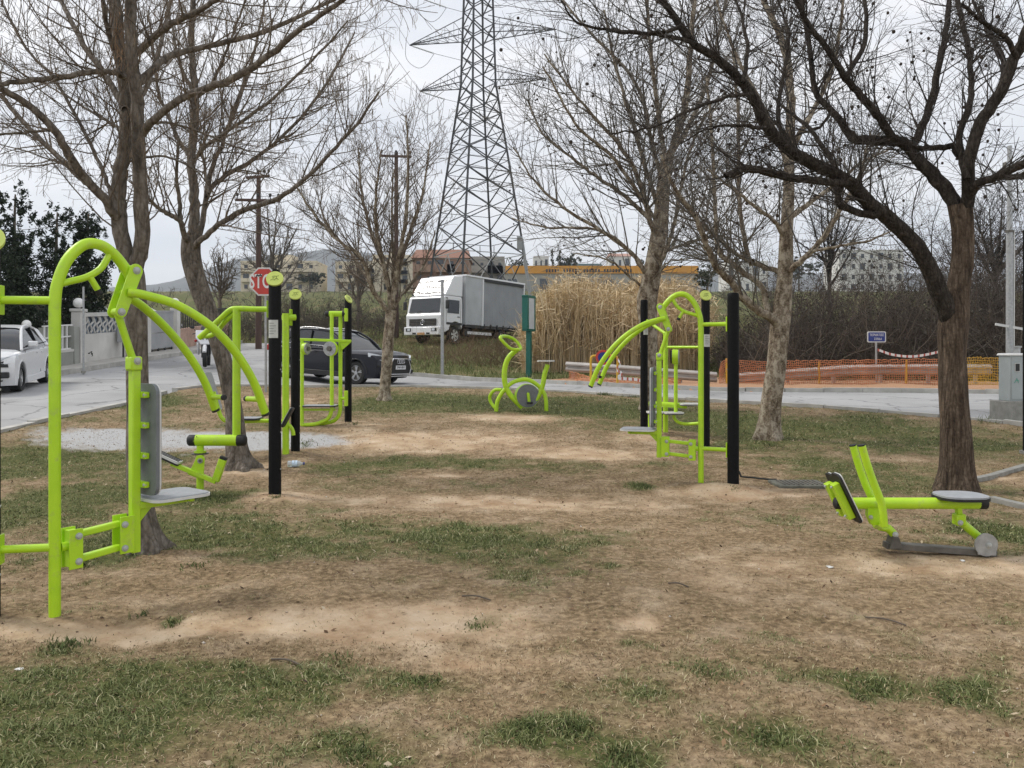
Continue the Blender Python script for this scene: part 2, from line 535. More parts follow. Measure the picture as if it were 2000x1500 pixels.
def ground_material():
    m, t, b = nodes_of('park_soil')
    N, L = t.nodes, t.links
    geo = N.new('ShaderNodeNewGeometry')
    def noise(scale, detail=5, rough=.55):
        n = N.new('ShaderNodeTexNoise'); n.inputs['Scale'].default_value = scale; n.inputs['Detail'].default_value = detail
        n.inputs['Roughness'].default_value = rough; L.new(geo.outputs['Position'], n.inputs['Vector']); return n.outputs[0]
    def ramp(fac, stops):
        r = N.new('ShaderNodeValToRGB'); e = r.color_ramp.elements
        while len(e) < len(stops): e.new(.5)
        for k, (p, c) in enumerate(stops): e[k].position = p; e[k].color = (*c, 1)
        L.new(fac, r.inputs['Fac']); return r.outputs[0]
    def mix(f, a, c):
        x = N.new('ShaderNodeMix'); x.data_type = 'RGBA'; L.new(f, x.inputs[0]); L.new(a, x.inputs[6]); L.new(c, x.inputs[7]); return x.outputs[2]
    def attr(n):
        a = N.new('ShaderNodeAttribute'); a.attribute_name = n; return a.outputs['Fac']
    def math_(op, a, c):
        x = N.new('ShaderNodeMath'); x.operation = op; x.use_clamp = True
        for k, q in enumerate((a, c)):
            if isinstance(q, (int, float)): x.inputs[k].default_value = q
            else: L.new(q, x.inputs[k])
        return x.outputs[0]
    big, mid, fine, grain = noise(.5), noise(3.0), noise(22, 6, .65), noise(120, 4, .7)
    dirt = ramp(mid, [(.28, (.36, .225, .125)), (.5, (.50, .365, .235)), (.72, (.62, .495, .355))])
    dirt = mix(math_('MULTIPLY', grain, .45), dirt, ramp(fine, [(.35, (.27, .18, .11)), (.65, (.56, .45, .33))]))
    dry = ramp(fine, [(.32, (.090, .064, .036)), (.5, (.225, .158, .090)), (.68, (.40, .30, .18))])
    green = ramp(fine, [(.30, (.040, .046, .016)), (.55, (.105, .115, .038)), (.75, (.21, .19, .085))])
    soil = mix(math_('ADD', attr('bare'), math_('MULTIPLY', math_('SUBTRACT', mid, .42), 1.6)), dry, dirt)
    soil = mix(attr('green'), soil, green)
    grv = ramp(grain, [(.3, (.25, .245, .24)), (.5, (.42, .42, .42)), (.7, (.62, .62, .61))])
    soil = mix(attr('gravel'), soil, grv)
    snd = ramp(fine, [(.3, (.33, .185, .105)), (.7, (.48, .30, .19))])
    soil = mix(attr('sand'), soil, snd)
    L.new(soil, b.inputs['Base Color'])
    b.inputs['Roughness'].default_value = .95
    b.inputs['Specular IOR Level'].default_value = .15
    bp = N.new('ShaderNodeBump'); bp.inputs['Strength'].default_value = .55; bp.inputs['Distance'].default_value = .03
    h = math_('ADD', math_('MULTIPLY', fine, .6), math_('MULTIPLY', grain, .4))
    L.new(h, bp.inputs['Height']); L.new(bp.outputs[0], b.inputs['Normal'])
    return m
ground = tag(link('ground', me, ground_material()), 'worn park lawn of bare tan soil, dry straw and green grass', kind='structure')

# ------------------------------------------------------------------ asphalt, pavement, kerbs
def road_wear(m):
    """Cracks, patched squares and oil stains."""
    t = m.node_tree; b = t.nodes['Principled BSDF']; N, L = t.nodes, t.links
    src = b.inputs['Base Color'].links[0].from_socket
    g = N.new('ShaderNodeNewGeometry')
    nz = N.new('ShaderNodeTexNoise'); nz.inputs['Scale'].default_value = 1.1; nz.inputs['Detail'].default_value = 6; L.new(g.outputs['Position'], nz.inputs['Vector'])
    ad = N.new('ShaderNodeMix'); ad.data_type = 'RGBA'; ad.blend_type = 'ADD'; ad.inputs[0].default_value = .9; L.new(g.outputs['Position'], ad.inputs[6]); L.new(nz.outputs['Color'], ad.inputs[7])
    v = N.new('ShaderNodeTexVoronoi'); v.feature = 'DISTANCE_TO_EDGE'; v.inputs['Scale'].default_value = .42; L.new(ad.outputs[2], v.inputs['Vector'])
    r = N.new('ShaderNodeValToRGB'); r.color_ramp.elements[0].position = .004; r.color_ramp.elements[0].color = (.55, .55, .55, 1); r.color_ramp.elements[1].position = .014
    L.new(v.outputs['Distance'], r.inputs['Fac'])
    n2 = N.new('ShaderNodeTexNoise'); n2.inputs['Scale'].default_value = .35; n2.inputs['Detail'].default_value = 3; L.new(g.outputs['Position'], n2.inputs['Vector'])
    r2 = N.new('ShaderNodeValToRGB'); r2.color_ramp.elements[0].position = .36; r2.color_ramp.elements[0].color = (.72, .72, .72, 1); r2.color_ramp.elements[1].position = .44
    L.new(n2.outputs[0], r2.inputs['Fac'])
    m1 = N.new('ShaderNodeMix'); m1.data_type = 'RGBA'; m1.blend_type = 'MULTIPLY'; m1.inputs[0].default_value = 1; L.new(src, m1.inputs[6]); L.new(r.outputs[0], m1.inputs[7])
    m2 = N.new('ShaderNodeMix'); m2.data_type = 'RGBA'; m2.blend_type = 'MULTIPLY'; m2.inputs[0].default_value = 1; L.new(m1.outputs[2], m2.inputs[6]); L.new(r2.outputs[0], m2.inputs[7])
    L.new(m2.outputs[2], b.inputs['Base Color'])
ASPH = mat('asphalt', (.29, .29, .292), .85, col2=(.39, .39, .388), scale=.55, bump=.3, bscale=90, detail=12)
road_wear(ASPH)
PAVE = mat('pavement_concrete', (.40, .385, .355), .9, var=.16, scale=2.5, bump=.3)
def sheet(name, A, B, ncol, dz, m, label):
    n = max(len(A), len(B), 90)
    a, b = resample(A, n), resample(B, n)
    t = np.linspace(0, 1, ncol)[None, :, None]
    P = a[:, None, :] * (1 - t) + b[:, None, :] * t
    z = zg(P[..., 0], P[..., 1]) + dz
    i = np.arange(n * ncol).reshape(n, ncol)
    f = np.stack([i[:-1, :-1], i[:-1, 1:], i[1:, 1:], i[1:, :-1]], -1).reshape(-1, 4)
    me = mesh_np(name, np.concatenate([P, z[..., None]], -1).reshape(-1, 3), f)
    smooth(me)
    return tag(link(name, me, m), label, kind='structure')
sheet('road', E1, E2, 14, -.060, ASPH, 'grey asphalt street running away along the left')
sheet('road', NEAR, FAR, 16, -.056, ASPH, 'grey asphalt road crossing behind the park to the right')
PAV_IN = [(x - .15, y) for x, y in E2]
PAV_OUT = [(-15.2, -14), (-15.0, 10), (-14.6, 24), (-14.9, 33), (-15.3, 42)]
sheet('pavement', PAV_IN, PAV_OUT, 6, .07, PAVE, 'pale concrete pavement in front of the garden walls')

def kerb(line, label, w=.15, top=.05, dep=.28, step=1.0, side=0):
    root = thing('kerb', onground(*line[0]), label, 'kerb')
    root['kind'] = 'structure'; del root['category']
    p = resample(line, 2000)
    d = np.concatenate([[0], np.cumsum(np.linalg.norm(np.diff(p, axis=0), axis=1))])
    k = 0
    rng = random.Random(int(abs(line[0][0]) * 100))
    while (k + 1) * step < d[-1]:
        a = np.array([np.interp(k * step + .006, d, p[:, j]) for j in (0, 1)])
        b = np.array([np.interp((k + 1) * step - .006, d, p[:, j]) for j in (0, 1)])
        k += 1
        if a[1] < 3 and b[1] < 3: continue
        if (abs(a[0]) > a[1] * .8 + 3): continue
        jz = rng.uniform(-.012, .012)
        g = Geo()
        pa = np.array([*a, float(zg(*a)) + top - dep / 2 + jz]); pb = np.array([*b, float(zg(*b)) + top - dep / 2 + jz + rng.uniform(-.006, .006)])
        g.beam(pa, pb, w, dep)
        g.build('kerb_stone', KERB, root, off=root.location, sm=None)
    return root
kerb([(x - .02, y) for x, y in E1[:4]], 'pale kerb edging the park along the left street')
kerb([tuple(q) for q in NEAR], 'pale kerb along the near side of the crossing road')
kerb([tuple(q) for q in FAR], 'weathered kerb along the far side of the crossing road', top=.06)
kerb([(x - .08, y) for x, y in E2], 'kerb of the pavement by the garden walls', top=.085)

# ------------------------------------------------------------------ grass
def blade_material(name, stops):
    m, t, b = nodes_of(name)
    a = t.nodes.new('ShaderNodeAttribute'); a.attribute_name = 'tint'
    r = t.nodes.new('ShaderNodeValToRGB'); e = r.color_ramp.elements
    while len(e) < len(stops): e.new(.5)
    for k, (p, c) in enumerate(stops): e[k].position = p; e[k].color = (*c, 1)
    t.links.new(a.outputs['Fac'], r.inputs['Fac'])
    t.links.new(r.outputs[0], b.inputs['Base Color'])
    b.inputs['Roughness'].default_value = .7
    b.inputs['Specular IOR Level'].default_value = .2
    return m
GRASS_M = blade_material('green_blades', [(0, (.040, .058, .018)), (.3, (.105, .135, .045)), (.6, (.20, .225, .09)), (.82, (.36, .34, .18)), (1, (.54, .49, .31))])
STRAW_M = blade_material('straw_blades', [(0, (.12, .085, .045)), (.4, (.25, .18, .10)), (.75, (.42, .33, .20)), (1, (.56, .47, .33))])

def blades(name, X, Y, H, W, lean, m, label, rng, tint, z=None):
    n = len(X)
    Zb = gz(X, Y) - .004 if z is None else z
    a = rng.uniform(0, 2 * np.pi, n)
    dx, dy = np.cos(a), np.sin(a)
    la = rng.uniform(0, 2 * np.pi, n)
    lx, ly = np.cos(la) * lean, np.sin(la) * lean
    B = np.stack([X, Y, Zb], -1)
    s = np.stack([dx, dy, np.zeros(n)], -1) * (W / 2)[:, None]
    up = lambda k, z: np.stack([lx * H * k, ly * H * k, H * z], -1)
    zz = np.sqrt(np.clip(1 - (lean * .5) ** 2, .05, 1))
    v = np.stack([B - s, B + s, B + s * .8 + up(.35, .6 * zz), B - s * .8 + up(.35, .6 * zz), B + up(1.0, .95 * zz ** 2)], 1)
    far_ = (Y > 7.5) if name != 'dry_grass' else (Y > 4.2)
    parts = [(v[~far_].reshape(-1, 3), 5), (v[far_][:, [0, 1, 4]].reshape(-1, 3), 3)]
    n1 = int((~far_).sum()); n2 = n - n1
    i = (np.arange(n1) * 5)[:, None]
    fs = [i + np.array([[0, 1, 2]]), i + np.array([[0, 2, 3]]), i + np.array([[3, 2, 4]]), n1 * 5 + np.arange(n2 * 3).reshape(-1, 3)]
    me = mesh_np(name, np.concatenate([parts[0][0], parts[1][0]]), np.concatenate(fs), {'tint': np.concatenate([np.repeat(tint[~far_], 5), np.repeat(tint[far_], 3)])})
    return tag(link(name, me, m), label, kind='stuff')

def scatter(rng, n, y0, y1, half=.70, pad=.4):
    Y = np.sqrt(rng.uniform(y0 ** 2, y1 ** 2, n))
    X = rng.uniform(-1, 1, n) * (half * Y + pad)
    return X, Y
rng = np.random.default_rng(42)
def lawn():
    gx, gy, gh, gw, gt = [], [], [], [], []
    sx, sy, sh, sw, st = [], [], [], [], []
    for n, y0, y1, h0, h1, w in ((300000, 2.5, 6.5, .010, .036, .0046), (250000, 6.5, 12, .014, .040, .0075), (210000, 12, 23, .02, .06, .014)):
        X, Y = scatter(rng, n, y0, y1)
        ok = ~onroad(X, Y) & ~inpoly(X, Y, POLY_P) & (X > -7.6)
        X, Y = X[ok], Y[ok]
        g, b, gv, sa = cover(X, Y)
        clump = fbm(X * 7, Y * 7, 77, 3)
        p = np.clip(g * 1.15 * np.clip((clump - .33) * 2.6, 0, 1.0) + .02, 0, .8) * (1 - gv * .95)
        r = rng.uniform(0, 1, len(X))
        k = r < p
        gx.append(X[k]); gy.append(Y[k]); gh.append(rng.uniform(h0, h1, k.sum()) * (.6 + .8 * g[k] * clump[k] * 1.4)); gw.append(np.full(k.sum(), w)); gt.append(np.clip(rng.normal(.54, .25, k.sum()) - (g[k] - .5) * .15, 0, 1))
        k = (~(r < p)) & (rng.uniform(0, 1, len(X)) < np.clip(.62 - b * .60, .035, 1) * (1 - gv) * (1 - sa))
        sx.append(X[k]); sy.append(Y[k]); sh.append(rng.uniform(h0, h1, k.sum()) * .8); sw.append(np.full(k.sum(), w * .85)); st.append(np.clip(rng.normal(.45, .25, k.sum()), 0, 1))
    c = np.concatenate
    X, Y, H, W, T = c(gx), c(gy), c(gh), c(gw), c(gt)
    blades('green_grass', X, Y, H, W, rng.uniform(.4, 1.7, len(X)), GRASS_M, 'short green grass growing in patches on the worn lawn', rng, T)
    X, Y, H, W, T = c(sx), c(sy), c(sh), c(sw), c(st)
    blades('dry_grass', X, Y, H, W, rng.uniform(.8, 1.9, len(X)), STRAW_M, 'dry straw coloured grass lying over the soil', rng, T)
lawn()
# grass and weeds on the bank beyond the crossing road, and across the street
def bank():
    X, Y = scatter(rng, 210000, 26.5, 70, .66, 1)
    ok = ~onroad(X, Y) & ~inpoly(X, Y, POLY_P) & (X > -16)
    X, Y = X[ok], Y[ok]
    n = fbm(X * .5, Y * .5, 91)
    g = np.clip((n - .28) * 3.5 + (Y < 33) * .6, 0, 1)
    k = rng.uniform(0, 1, len(X)) < g
    H = rng.uniform(.06, .22, len(X)) * (.6 + n)
    blades('bank_grass', X[k], Y[k], H[k], np.full(k.sum(), .028), rng.uniform(.2, .9, k.sum()), GRASS_M, 'green grass on the bank behind the crossing road', rng, np.clip(rng.normal(.5, .2, k.sum()), 0, 1))
    k = ~k
    k &= rng.uniform(0, 1, len(X)) < .45
    blades('bank_weeds', X[k], Y[k], H[k] * 1.9, np.full(k.sum(), .022), rng.uniform(.1, .9, k.sum()), STRAW_M, 'dry brown weeds on the bank around the lorry', rng, np.clip(rng.normal(.25, .2, k.sum()), 0, 1))
bank()
# loose soil crumbs and pebbles on the bare ground
def crumbs():
    X, Y = scatter(rng, 40000, 2.6, 13)
    ok = ~onroad(X, Y) & (X > -7.4)
    X, Y = X[ok], Y[ok]
    g, b, gv, sa = cover(X, Y)
    k = rng.uniform(0, 1, len(X)) < np.clip(.10 + b * .12 + gv * .9, 0, 1)
    X, Y = X[k], Y[k]
    n = len(X)
    r = np.abs(rng.normal(0, 1, n)) * .0035 + .002
    octa = np.array([[1, 0, 0], [0, 1, 0], [-1, 0, 0], [0, -1, 0], [0, 0, .8], [0, 0, -.8]], float)
    jit = 1 + rng.uniform(-.35, .35, (n, 6, 3))
    V = octa[None] * jit * r[:, None, None] + np.stack([X, Y, gz(X, Y) + r * .2], -1)[:, None, :]
    fc = np.array([[0, 1, 4], [1, 2, 4], [2, 3, 4], [3, 0, 4], [1, 0, 5], [2, 1, 5], [3, 2, 5], [0, 3, 5]])
    F = (np.arange(n) * 6)[:, None, None] + fc[None]
    me = mesh_np('pebbles', V.reshape(-1, 3), F.reshape(-1, 3), {'tint': np.repeat(np.clip(rng.normal(.45, .25, n), 0, 1), 6)})
    pm = blade_material('pebble_stone', [(0, (.10, .065, .04)), (.4, (.22, .15, .10)), (.6, (.36, .26, .17)), (.85, (.45, .38, .30)), (1, (.68, .66, .62))])
    tag(link('pebbles', me, pm), 'loose crumbs of soil and small stones', kind='stuff')
crumbs()

def litter():
    X, Y = scatter(rng, 9000, 2.6, 14)
    ok = ~onroad(X, Y) & (X > -7.4)
    g, b, gv, sa = cover(X[ok], Y[ok])
    X, Y = X[ok], Y[ok]
    k = rng.uniform(0, 1, len(X)) < np.clip(.55 - b * .3 - gv, .05, 1)
    X, Y = X[k], Y[k]; n = len(X)
    a = rng.uniform(0, 2 * np.pi, n); s = rng.uniform(.006, .02, n)
    p = np.stack([X, Y, gz(X, Y) + rng.uniform(.004, .016, n)], -1)
    d = np.stack([np.cos(a), np.sin(a), rng.normal(0, .35, n)], -1) * s[:, None]
    e = np.stack([-np.sin(a), np.cos(a), rng.normal(0, .35, n)], -1) * s[:, None] * rng.uniform(.25, .6, (n, 1))
    V = np.stack([p - d, p + e, p + d, p - e], 1)
    me = mesh_np('leaf_litter', V.reshape(-1, 3), np.arange(n * 4).reshape(-1, 4), {'tint': np.repeat(rng.uniform(0, 1, n), 4)})
    lm = blade_material('dead_leaf_bits', [(0, (.035, .022, .014)), (.35, (.12, .065, .035)), (.7, (.28, .18, .10)), (1, (.50, .42, .30))])
    tag(link('leaf_litter', me, lm), 'small dead leaves and bark bits strewn on the lawn', kind='stuff')
litter()
def tufts():
    """Longer clumps of grass and weeds at post feet and in the lawn."""
    xs, ys, hs, ts = [], [], [], []
    for u, v, su, n, h in ((400, 974, 42, 420, .085), (440, 982, 30, 160, .06), (1255, 951, 16, 260, .09), (130, 1262, 40, 260, .06), (335, 1220, 16, 90, .05), (275, 1200, 16, 60, .05), (690, 1470, 45, 300, .055), (1030, 1432, 40, 260, .055), (1120, 1430, 34, 260, .06),
        (1210, 1488, 45, 320, .06), (590, 868, 34, 260, .08), (1510, 872, 22, 220, .09), (160, 1105, 22, 160, .06), (260, 1088, 20, 130, .05), (480, 900, 18, 120, .07), (1710, 1348, 34, 200, .045), (1490, 1440, 34, 200, .05), (1680, 1365, 24, 120, .045), (830, 1335, 34, 180, .045), (1180, 772, 16, 160, .16),
        (1240, 775, 20, 200, .14), (1690, 785, 20, 160, .12), (1790, 795, 26, 220, .14), (1925, 822, 22, 260, .2), (1940, 1050, 40, 260, .06), (380, 1108, 30, 120, .045), (930, 1216, 30, 120, .035), (660, 1290, 40, 140, .045), (1380, 1320, 40, 160, .04), (1860, 1370, 30, 140, .045), (540, 978, 14, 80, .05), (1435, 962, 16, 70, .045), (690, 830, 14, 80, .07)):
        c = gp(u, v); s = su * c[1] / FPX
        xs.append(c[0] + rng.normal(0, .5, n) * s); n = int(n * .7); h *= .75
        xs[-1] = xs[-1][:n]; ys.append(c[1] + rng.normal(0, .5, n) * s * 1.3); hs.append(rng.uniform(.35, 1.1, n) * h); ts.append(np.clip(rng.normal(.28, .2, n), 0, 1))
    X, Y, H, T = map(np.concatenate, (xs, ys, hs, ts))
    blades('weed_tufts', X, Y, H, .0035 + .0007 * Y, rng.uniform(.3, 1.2, len(X)), GRASS_M, 'longer tufts of grass and weeds on the lawn and by the posts', rng, T)
tufts()
# ------------------------------------------------------------------ outdoor gym
LOGO = mat('logo_ink', (.10, .16, .02), .6)
PLATE = mat('instruction_plate', (.55, .56, .53), .45, var=.08)
PRINT = mat('plate_print', (.22, .23, .22), .6)
def shell(c, r, z0, z1, a0, a1, n=10):
    g = Geo(); v, f = [], []
    for k in range(n + 1):
        a = a0 + (a1 - a0) * k / n
        for z in (z0, z1):
            v.append((c[0] + r * math.cos(a), c[1] + r * math.sin(a), z))
    for k in range(n):
        f.append((2 * k, 2 * k + 2, 2 * k + 3, 2 * k + 1))
    return g.add(v, f)
def post(root, x, y, z0, h, face, disc=True, plate=None, r=.061, off=(0, 0, 0), tilt=29, name='support_post', plate2=False):
    """Black post; face = direction (radians) the slanted lime cap looks to."""
    fx, fy = math.cos(face), math.sin(face)
    g = Geo()
    n = 28
    v, f = [], []
    for k in range(n):
        a = 2 * math.pi * k / n
        cx, cy = r * math.cos(a), r * math.sin(a)
        v.append((x + cx, y + cy, z0 - .08))
    if disc:
        sl = math.tan(RAD(90 - tilt))
        for k in range(n):
            a = 2 * math.pi * k / n
            cx, cy = r * math.cos(a), r * math.sin(a)
            v.append((x + cx, y + cy, z0 + h - .06 - (cx * fx + cy * fy) * sl))
        f = [(k, (k + 1) % n, n + (k + 1) % n, n + k) for k in range(n)] + [tuple(range(n, 2 * n))]
        g.add(v, f)
    else:
        g.tube([(x, y, z0 - .08), (x, y, z0 + h - .05), (x, y, z0 + h - .02), (x, y, z0 + h - .005), (x, y, z0 + h)], [r, r, r, r * .85, r * .4], n)
        g.v = [(x + (a - x) * 1, y + (b - y) * 1, c) for a, b, c in g.v]
    p = g.build(name, BLACKP, root, off=off)
    if disc:
        sl = math.tan(RAD(90 - tilt))
        nv = nrm(np.array([fx * sl, fy * sl, 1.0]))
        c = np.array([x, y, z0 + h - .06]) + nv * .010
        d = Geo().disc(c, nv, r * 1.36, .022, 30).build('cap_disc', LIME_PALE, p, off=off)
        ax = nrm(np.cross(np.array([0, 0, 1.0]), nv)); ay = np.cross(nv, ax)
        q = lambda a, b: c + nv * .0125 + ax * a * r * 1.5 + ay * b * r * 1.5
        for st in ([(-.45, -.28), (-.2, -.1), (-.05, -.12)], [(-.05, -.3), (.05, -.12), (.2, .05), (.15, .22)], [(-.3, .2), (-.1, .28), (.2, .27), (.42, .33)], [(.1, .0), (.3, -.08), (.4, -.2)], [(-.25, .05), (-.02, .12)]):
            Geo().tube([q(*s_) for s_ in st], .0022, 5).build('logo_stroke', LOGO, d, off=off, sm=None)
    if plate:
        z1, z2, ang = plate
        s_ = shell((x, y), r + .0025, z0 + z1, z0 + z2, ang - .85, ang + .85).build('instruction_plate', PLATE, p, off=off)
        for k in range(5):
            zz = z0 + z2 - .03 - k * (z2 - z1 - .05) / 5
            shell((x, y), r + .004, zz - .006, zz, ang - .6, ang + (.5 if k % 2 else .2), 8).build('print_line', PRINT, s_, off=off)
    for zz in (.25, .62, 1.25):
        Geo().ball((x + r * math.cos(face + 1.2), y + r * math.sin(face + 1.2), z0 + zz), .008, 8, 4).build('rivet', BOLT, p, off=off)
    return p

def pad(root, name, c, ux, uy, w, h, n, off=(0, 0, 0), th=.022, r=.05, edge=True, face=HPLG):
    """Two-layer plastic pad: grey board with a paler core showing at its edge."""
    n = nrm(np.asarray(n, float)); c = np.asarray(c, float)
    o = Geo().prism(rrect(c, ux, uy, w, h, r, 5), n, th).build(name, face, root, off=off, sm=None)
    if edge:
        Geo().prism(rrect(c + n * (th / 2 + .006), ux, uy, w - .004, h - .004, r, 5), n, .010).build('pad_edge', HPLW, o, off=off, sm=None)
        Geo().prism(rrect(c + n * (th / 2 + .014), ux, uy, w - .02, h - .02, r, 5), n, .006).build('pad_face', face, o, off=off, sm=None)
    return o
def bolt(root, p, n, r=.022, off=(0, 0, 0)):
    n = nrm(np.asarray(n, float)); p = np.asarray(p, float)
    g = Geo().disc(p, n, r * 1.05, .008, 16)
    g.capsule(p - n * .004, p + n * .006, r * .82, 14, .5)
    return g.build('bolt_cap', BOLT, root, off=off)

def arch_press(loc, rotz, post_world, label, disc, post_face, post_h, swing=0.0):
    """Seated press with arched pole, two curved arms, backrest, seat and parallel link."""
    t = thing('chest_press_machine', loc, label, 'exercise machine', 'seated press machines with arched poles', rotz)
    R = Matrix.Rotation(-rotz, 3, 'Z')
    pw = R @ Vector((post_world[0] - loc[0], post_world[1] - loc[1], 0))
    px, py = pw.x, pw.y
    arch = cr([(0, 0, 1.70), (.012, 0, 1.82), (.065, 0, 1.96), (.155, 0, 2.055), (.245, 0, 2.065), (.325, 0, 2.02), (.395, 0, 1.94), (.435, 0, 1.87)], 5)
    Geo().tube(np.vstack([[(0, 0, -.1), (0, 0, .6), (0, 0, 1.2)], arch]), .0305, 18).build('arched_pole', LIME, t)
    br = cr([(.305, 0, 2.02), (.25, 0, 1.93), (.17, 0, 1.875), (.08, 0, 1.845), (.01, 0, 1.82)], 5)
    b = Geo().tube(br, .019, 14).build('brace', LIME, t)
    Geo().tube([(.185, 0, 1.885), (.235, 0, 1.805)], .018, 12).build('stub', LIME, b)
    Geo().tube([(.233, 0, 1.809), (.247, 0, 1.785)], .0185, 12).build('rubber_cap', RUBBER, b)
    # hinge plates hanging from the arch end
    a, c = np.array([.435, 0, 1.93]), np.array([.345, 0, 1.685])
    d = nrm(c - a); s_ = np.array([-d[2], 0, d[0]])
    poly = []
    for k in range(9):
        an = math.pi * (k / 8); poly.append(a + s_ * .04 * math.cos(an) - d * .04 * math.sin(an))
    for k in range(9):
        an = math.pi * (k / 8); poly.append(c - s_ * .034 * math.cos(an) + d * .034 * math.sin(an))
    for sy in (-1, 1):
        pl = Geo().prism(np.array(poly) + np.array([0, sy * .045, 0]), (0, 1, 0), .010).build('hinge_plate', LIME, t, bevel=.002)
        bolt(pl, a + np.array([0, sy * .052, 0]), (0, sy, 0), .021)
        bolt(pl, c + np.array([0, sy * .052, 0]), (0, sy, 0), .021)
    Geo().tube([a - np.array([0, .045, 0]), a + np.array([0, .045, 0])], .028, 14).build('hinge_sleeve', LIME, t)
    Geo().tube([c - np.array([0, .045, 0]), c + np.array([0, .045, 0])], .024, 14).build('hinge_sleeve', LIME, t)
    Geo().tube([(.395, -.05, 1.80), (.395, .05, 1.80)], .022, 14).build('hinge_sleeve', LIME, t)
    for sy in (-1, 1):
        arm = cr([(.385, sy * .05, 1.80), (.46, sy * .10, 1.785), (.61, sy * .19, 1.73), (.79, sy * .25, 1.61), (.95, sy * .27, 1.45), (1.08, sy * .275, 1.26), (1.165, sy * .275, 1.06)], 6)
        am = Geo().tube(arm, .0262, 16).build('press_arm', LIME, t)
        Geo().tube([(1.163, sy * .275, 1.065), (1.170, sy * .275, 1.05)], .0265, 16).build('rubber_cap', RUBBER, am)
        Geo().tube([(1.13, sy * .275, 1.15), (1.13, sy * .13, 1.15)], .0175, 12).build('handle', LIME, am)
        Geo().tube([(1.13, sy * .135, 1.15), (1.13, sy * .115, 1.15)], .018, 12).build('rubber_cap', RUBBER, am)
    Geo().tube([c, (.435, 0, 1.42)], .0215, 14).build('link_rod', LIME, t)
    f = Geo().box((.445, 0, 1.385), (.07, .082, .085)).build('clevis', LIME, t, bevel=.012)
    for sy in (-1, 1):
        bolt(f, (.445, sy * .042, 1.40), (0, sy, 0), .021)
    Geo().beam((.45, 0, 1.36), (.45, 0, .27), .052, .052).build('seat_post', LIME, t, bevel=.006)
    pad(t, 'backrest', (.515, 0, .935), (0, 1, 0), (0, 0, 1), .285, .66, (1, 0, 0), r=.06)
    for zz in (1.2, 1.02, .84, .67):
        lug = Geo().box((.487, 0, zz), (.03, .15, .035)).build('pad_lug', LIME, t, bevel=.004)
        for sy in (-1, 1):
            bolt(lug, (.478, sy * .062, zz), (-1, 0, 0), .013)
    st = Geo().prism(rrect((.68, 0, .575), (1, 0, 0), (0, 1, 0), .38, .34, .07, 6), (0, 0, 1), .016).build('seat', HPLW, t, sm=None)
    Geo().prism(rrect((.68, 0, .585), (1, 0, 0), (0, 1, 0), .365, .325, .065, 6), (0, 0, 1), .008).build('seat_top', SEATG, st, sm=None)
    Geo().beam((.47, 0, .543), (.78, 0, .543), .05, .04).beam((.77, -.09, .548), (.77, .09, .548), .03, .03).build('seat_bracket', LIME, t, bevel=.005)
    Geo().prism([(.475, 0, .53), (.56, 0, .53), (.475, 0, .44)], (0, 1, 0), .012).build('gusset', LIME, t)
    # parallel link between pole and seat post
    for x0, x1, z0, z1 in ((.34, .425, .285, .50), (.055, .13, .255, .475)):
        for sy in (-1, 1):
            Geo().prism([(x0, sy * .045, z0), (x1, sy * .045, z0), (x1, sy * .045, z1), (x0, sy * .045, z1)], (0, 1, 0), .010).build('link_plate', LIME, t, bevel=.003)
    Geo().tube([(.03, 0, .38), (.09, 0, .38)], .026, 14).box((.09, 0, .365), (.05, .08, .2)).build('link_bracket', LIME, t)
    for za, zb in ((.435, .455), (.295, .318)):
        l = Geo().beam((.105, 0, za), (.365, 0, zb), .05, .036).build('link_bar', LIME, t, bevel=.008)
        for xx, zz in ((.105, za), (.365, zb)):
            for sy in (-1, 1):
                bolt(l, (xx, sy * .053, zz), (0, sy, 0), .018)
    # bars to the black post
    dz = .0
    for zz in (1.735, .385):
        e = np.array([px, py, zz]); dd = nrm(-np.array([px, py, 0.0]))
        e2 = e + dd * .066
        Geo().tube([(0, 0, zz), e2], .0225, 14).build('cross_bar', LIME, t)
        Geo().box(e2 - dd * .002, (.014, .075, .16), np.stack([dd, np.cross([0, 0, 1], dd), [0, 0, 1]], 1)).build('flange', LIME, t, bevel=.003)
    post(t, px, py, 0, post_h, post_face - rotz, disc=disc)
    return t

gl = np.array([*gp(107, 1213)[:2], 0]); gl[2] = float(gz(gl[0], gl[1])) - .01
arch_press(tuple(gl), RAD(53), (-2.83, 4.42), 'nearest seated press machine with lime arched pole, cut by the left edge', True, RAD(-60), 2.12)
gr2 = np.array([*gp(1369, 950)[:2], 0]); gr2[2] = float(gz(gr2[0], gr2[1])) - .01
pr = gp(1432, 955)
arch_press(tuple(gr2), RAD(180 - 16), (pr[0], pr[1]), 'seated press machine with lime arched pole on the right side', False, RAD(90), 2.07)

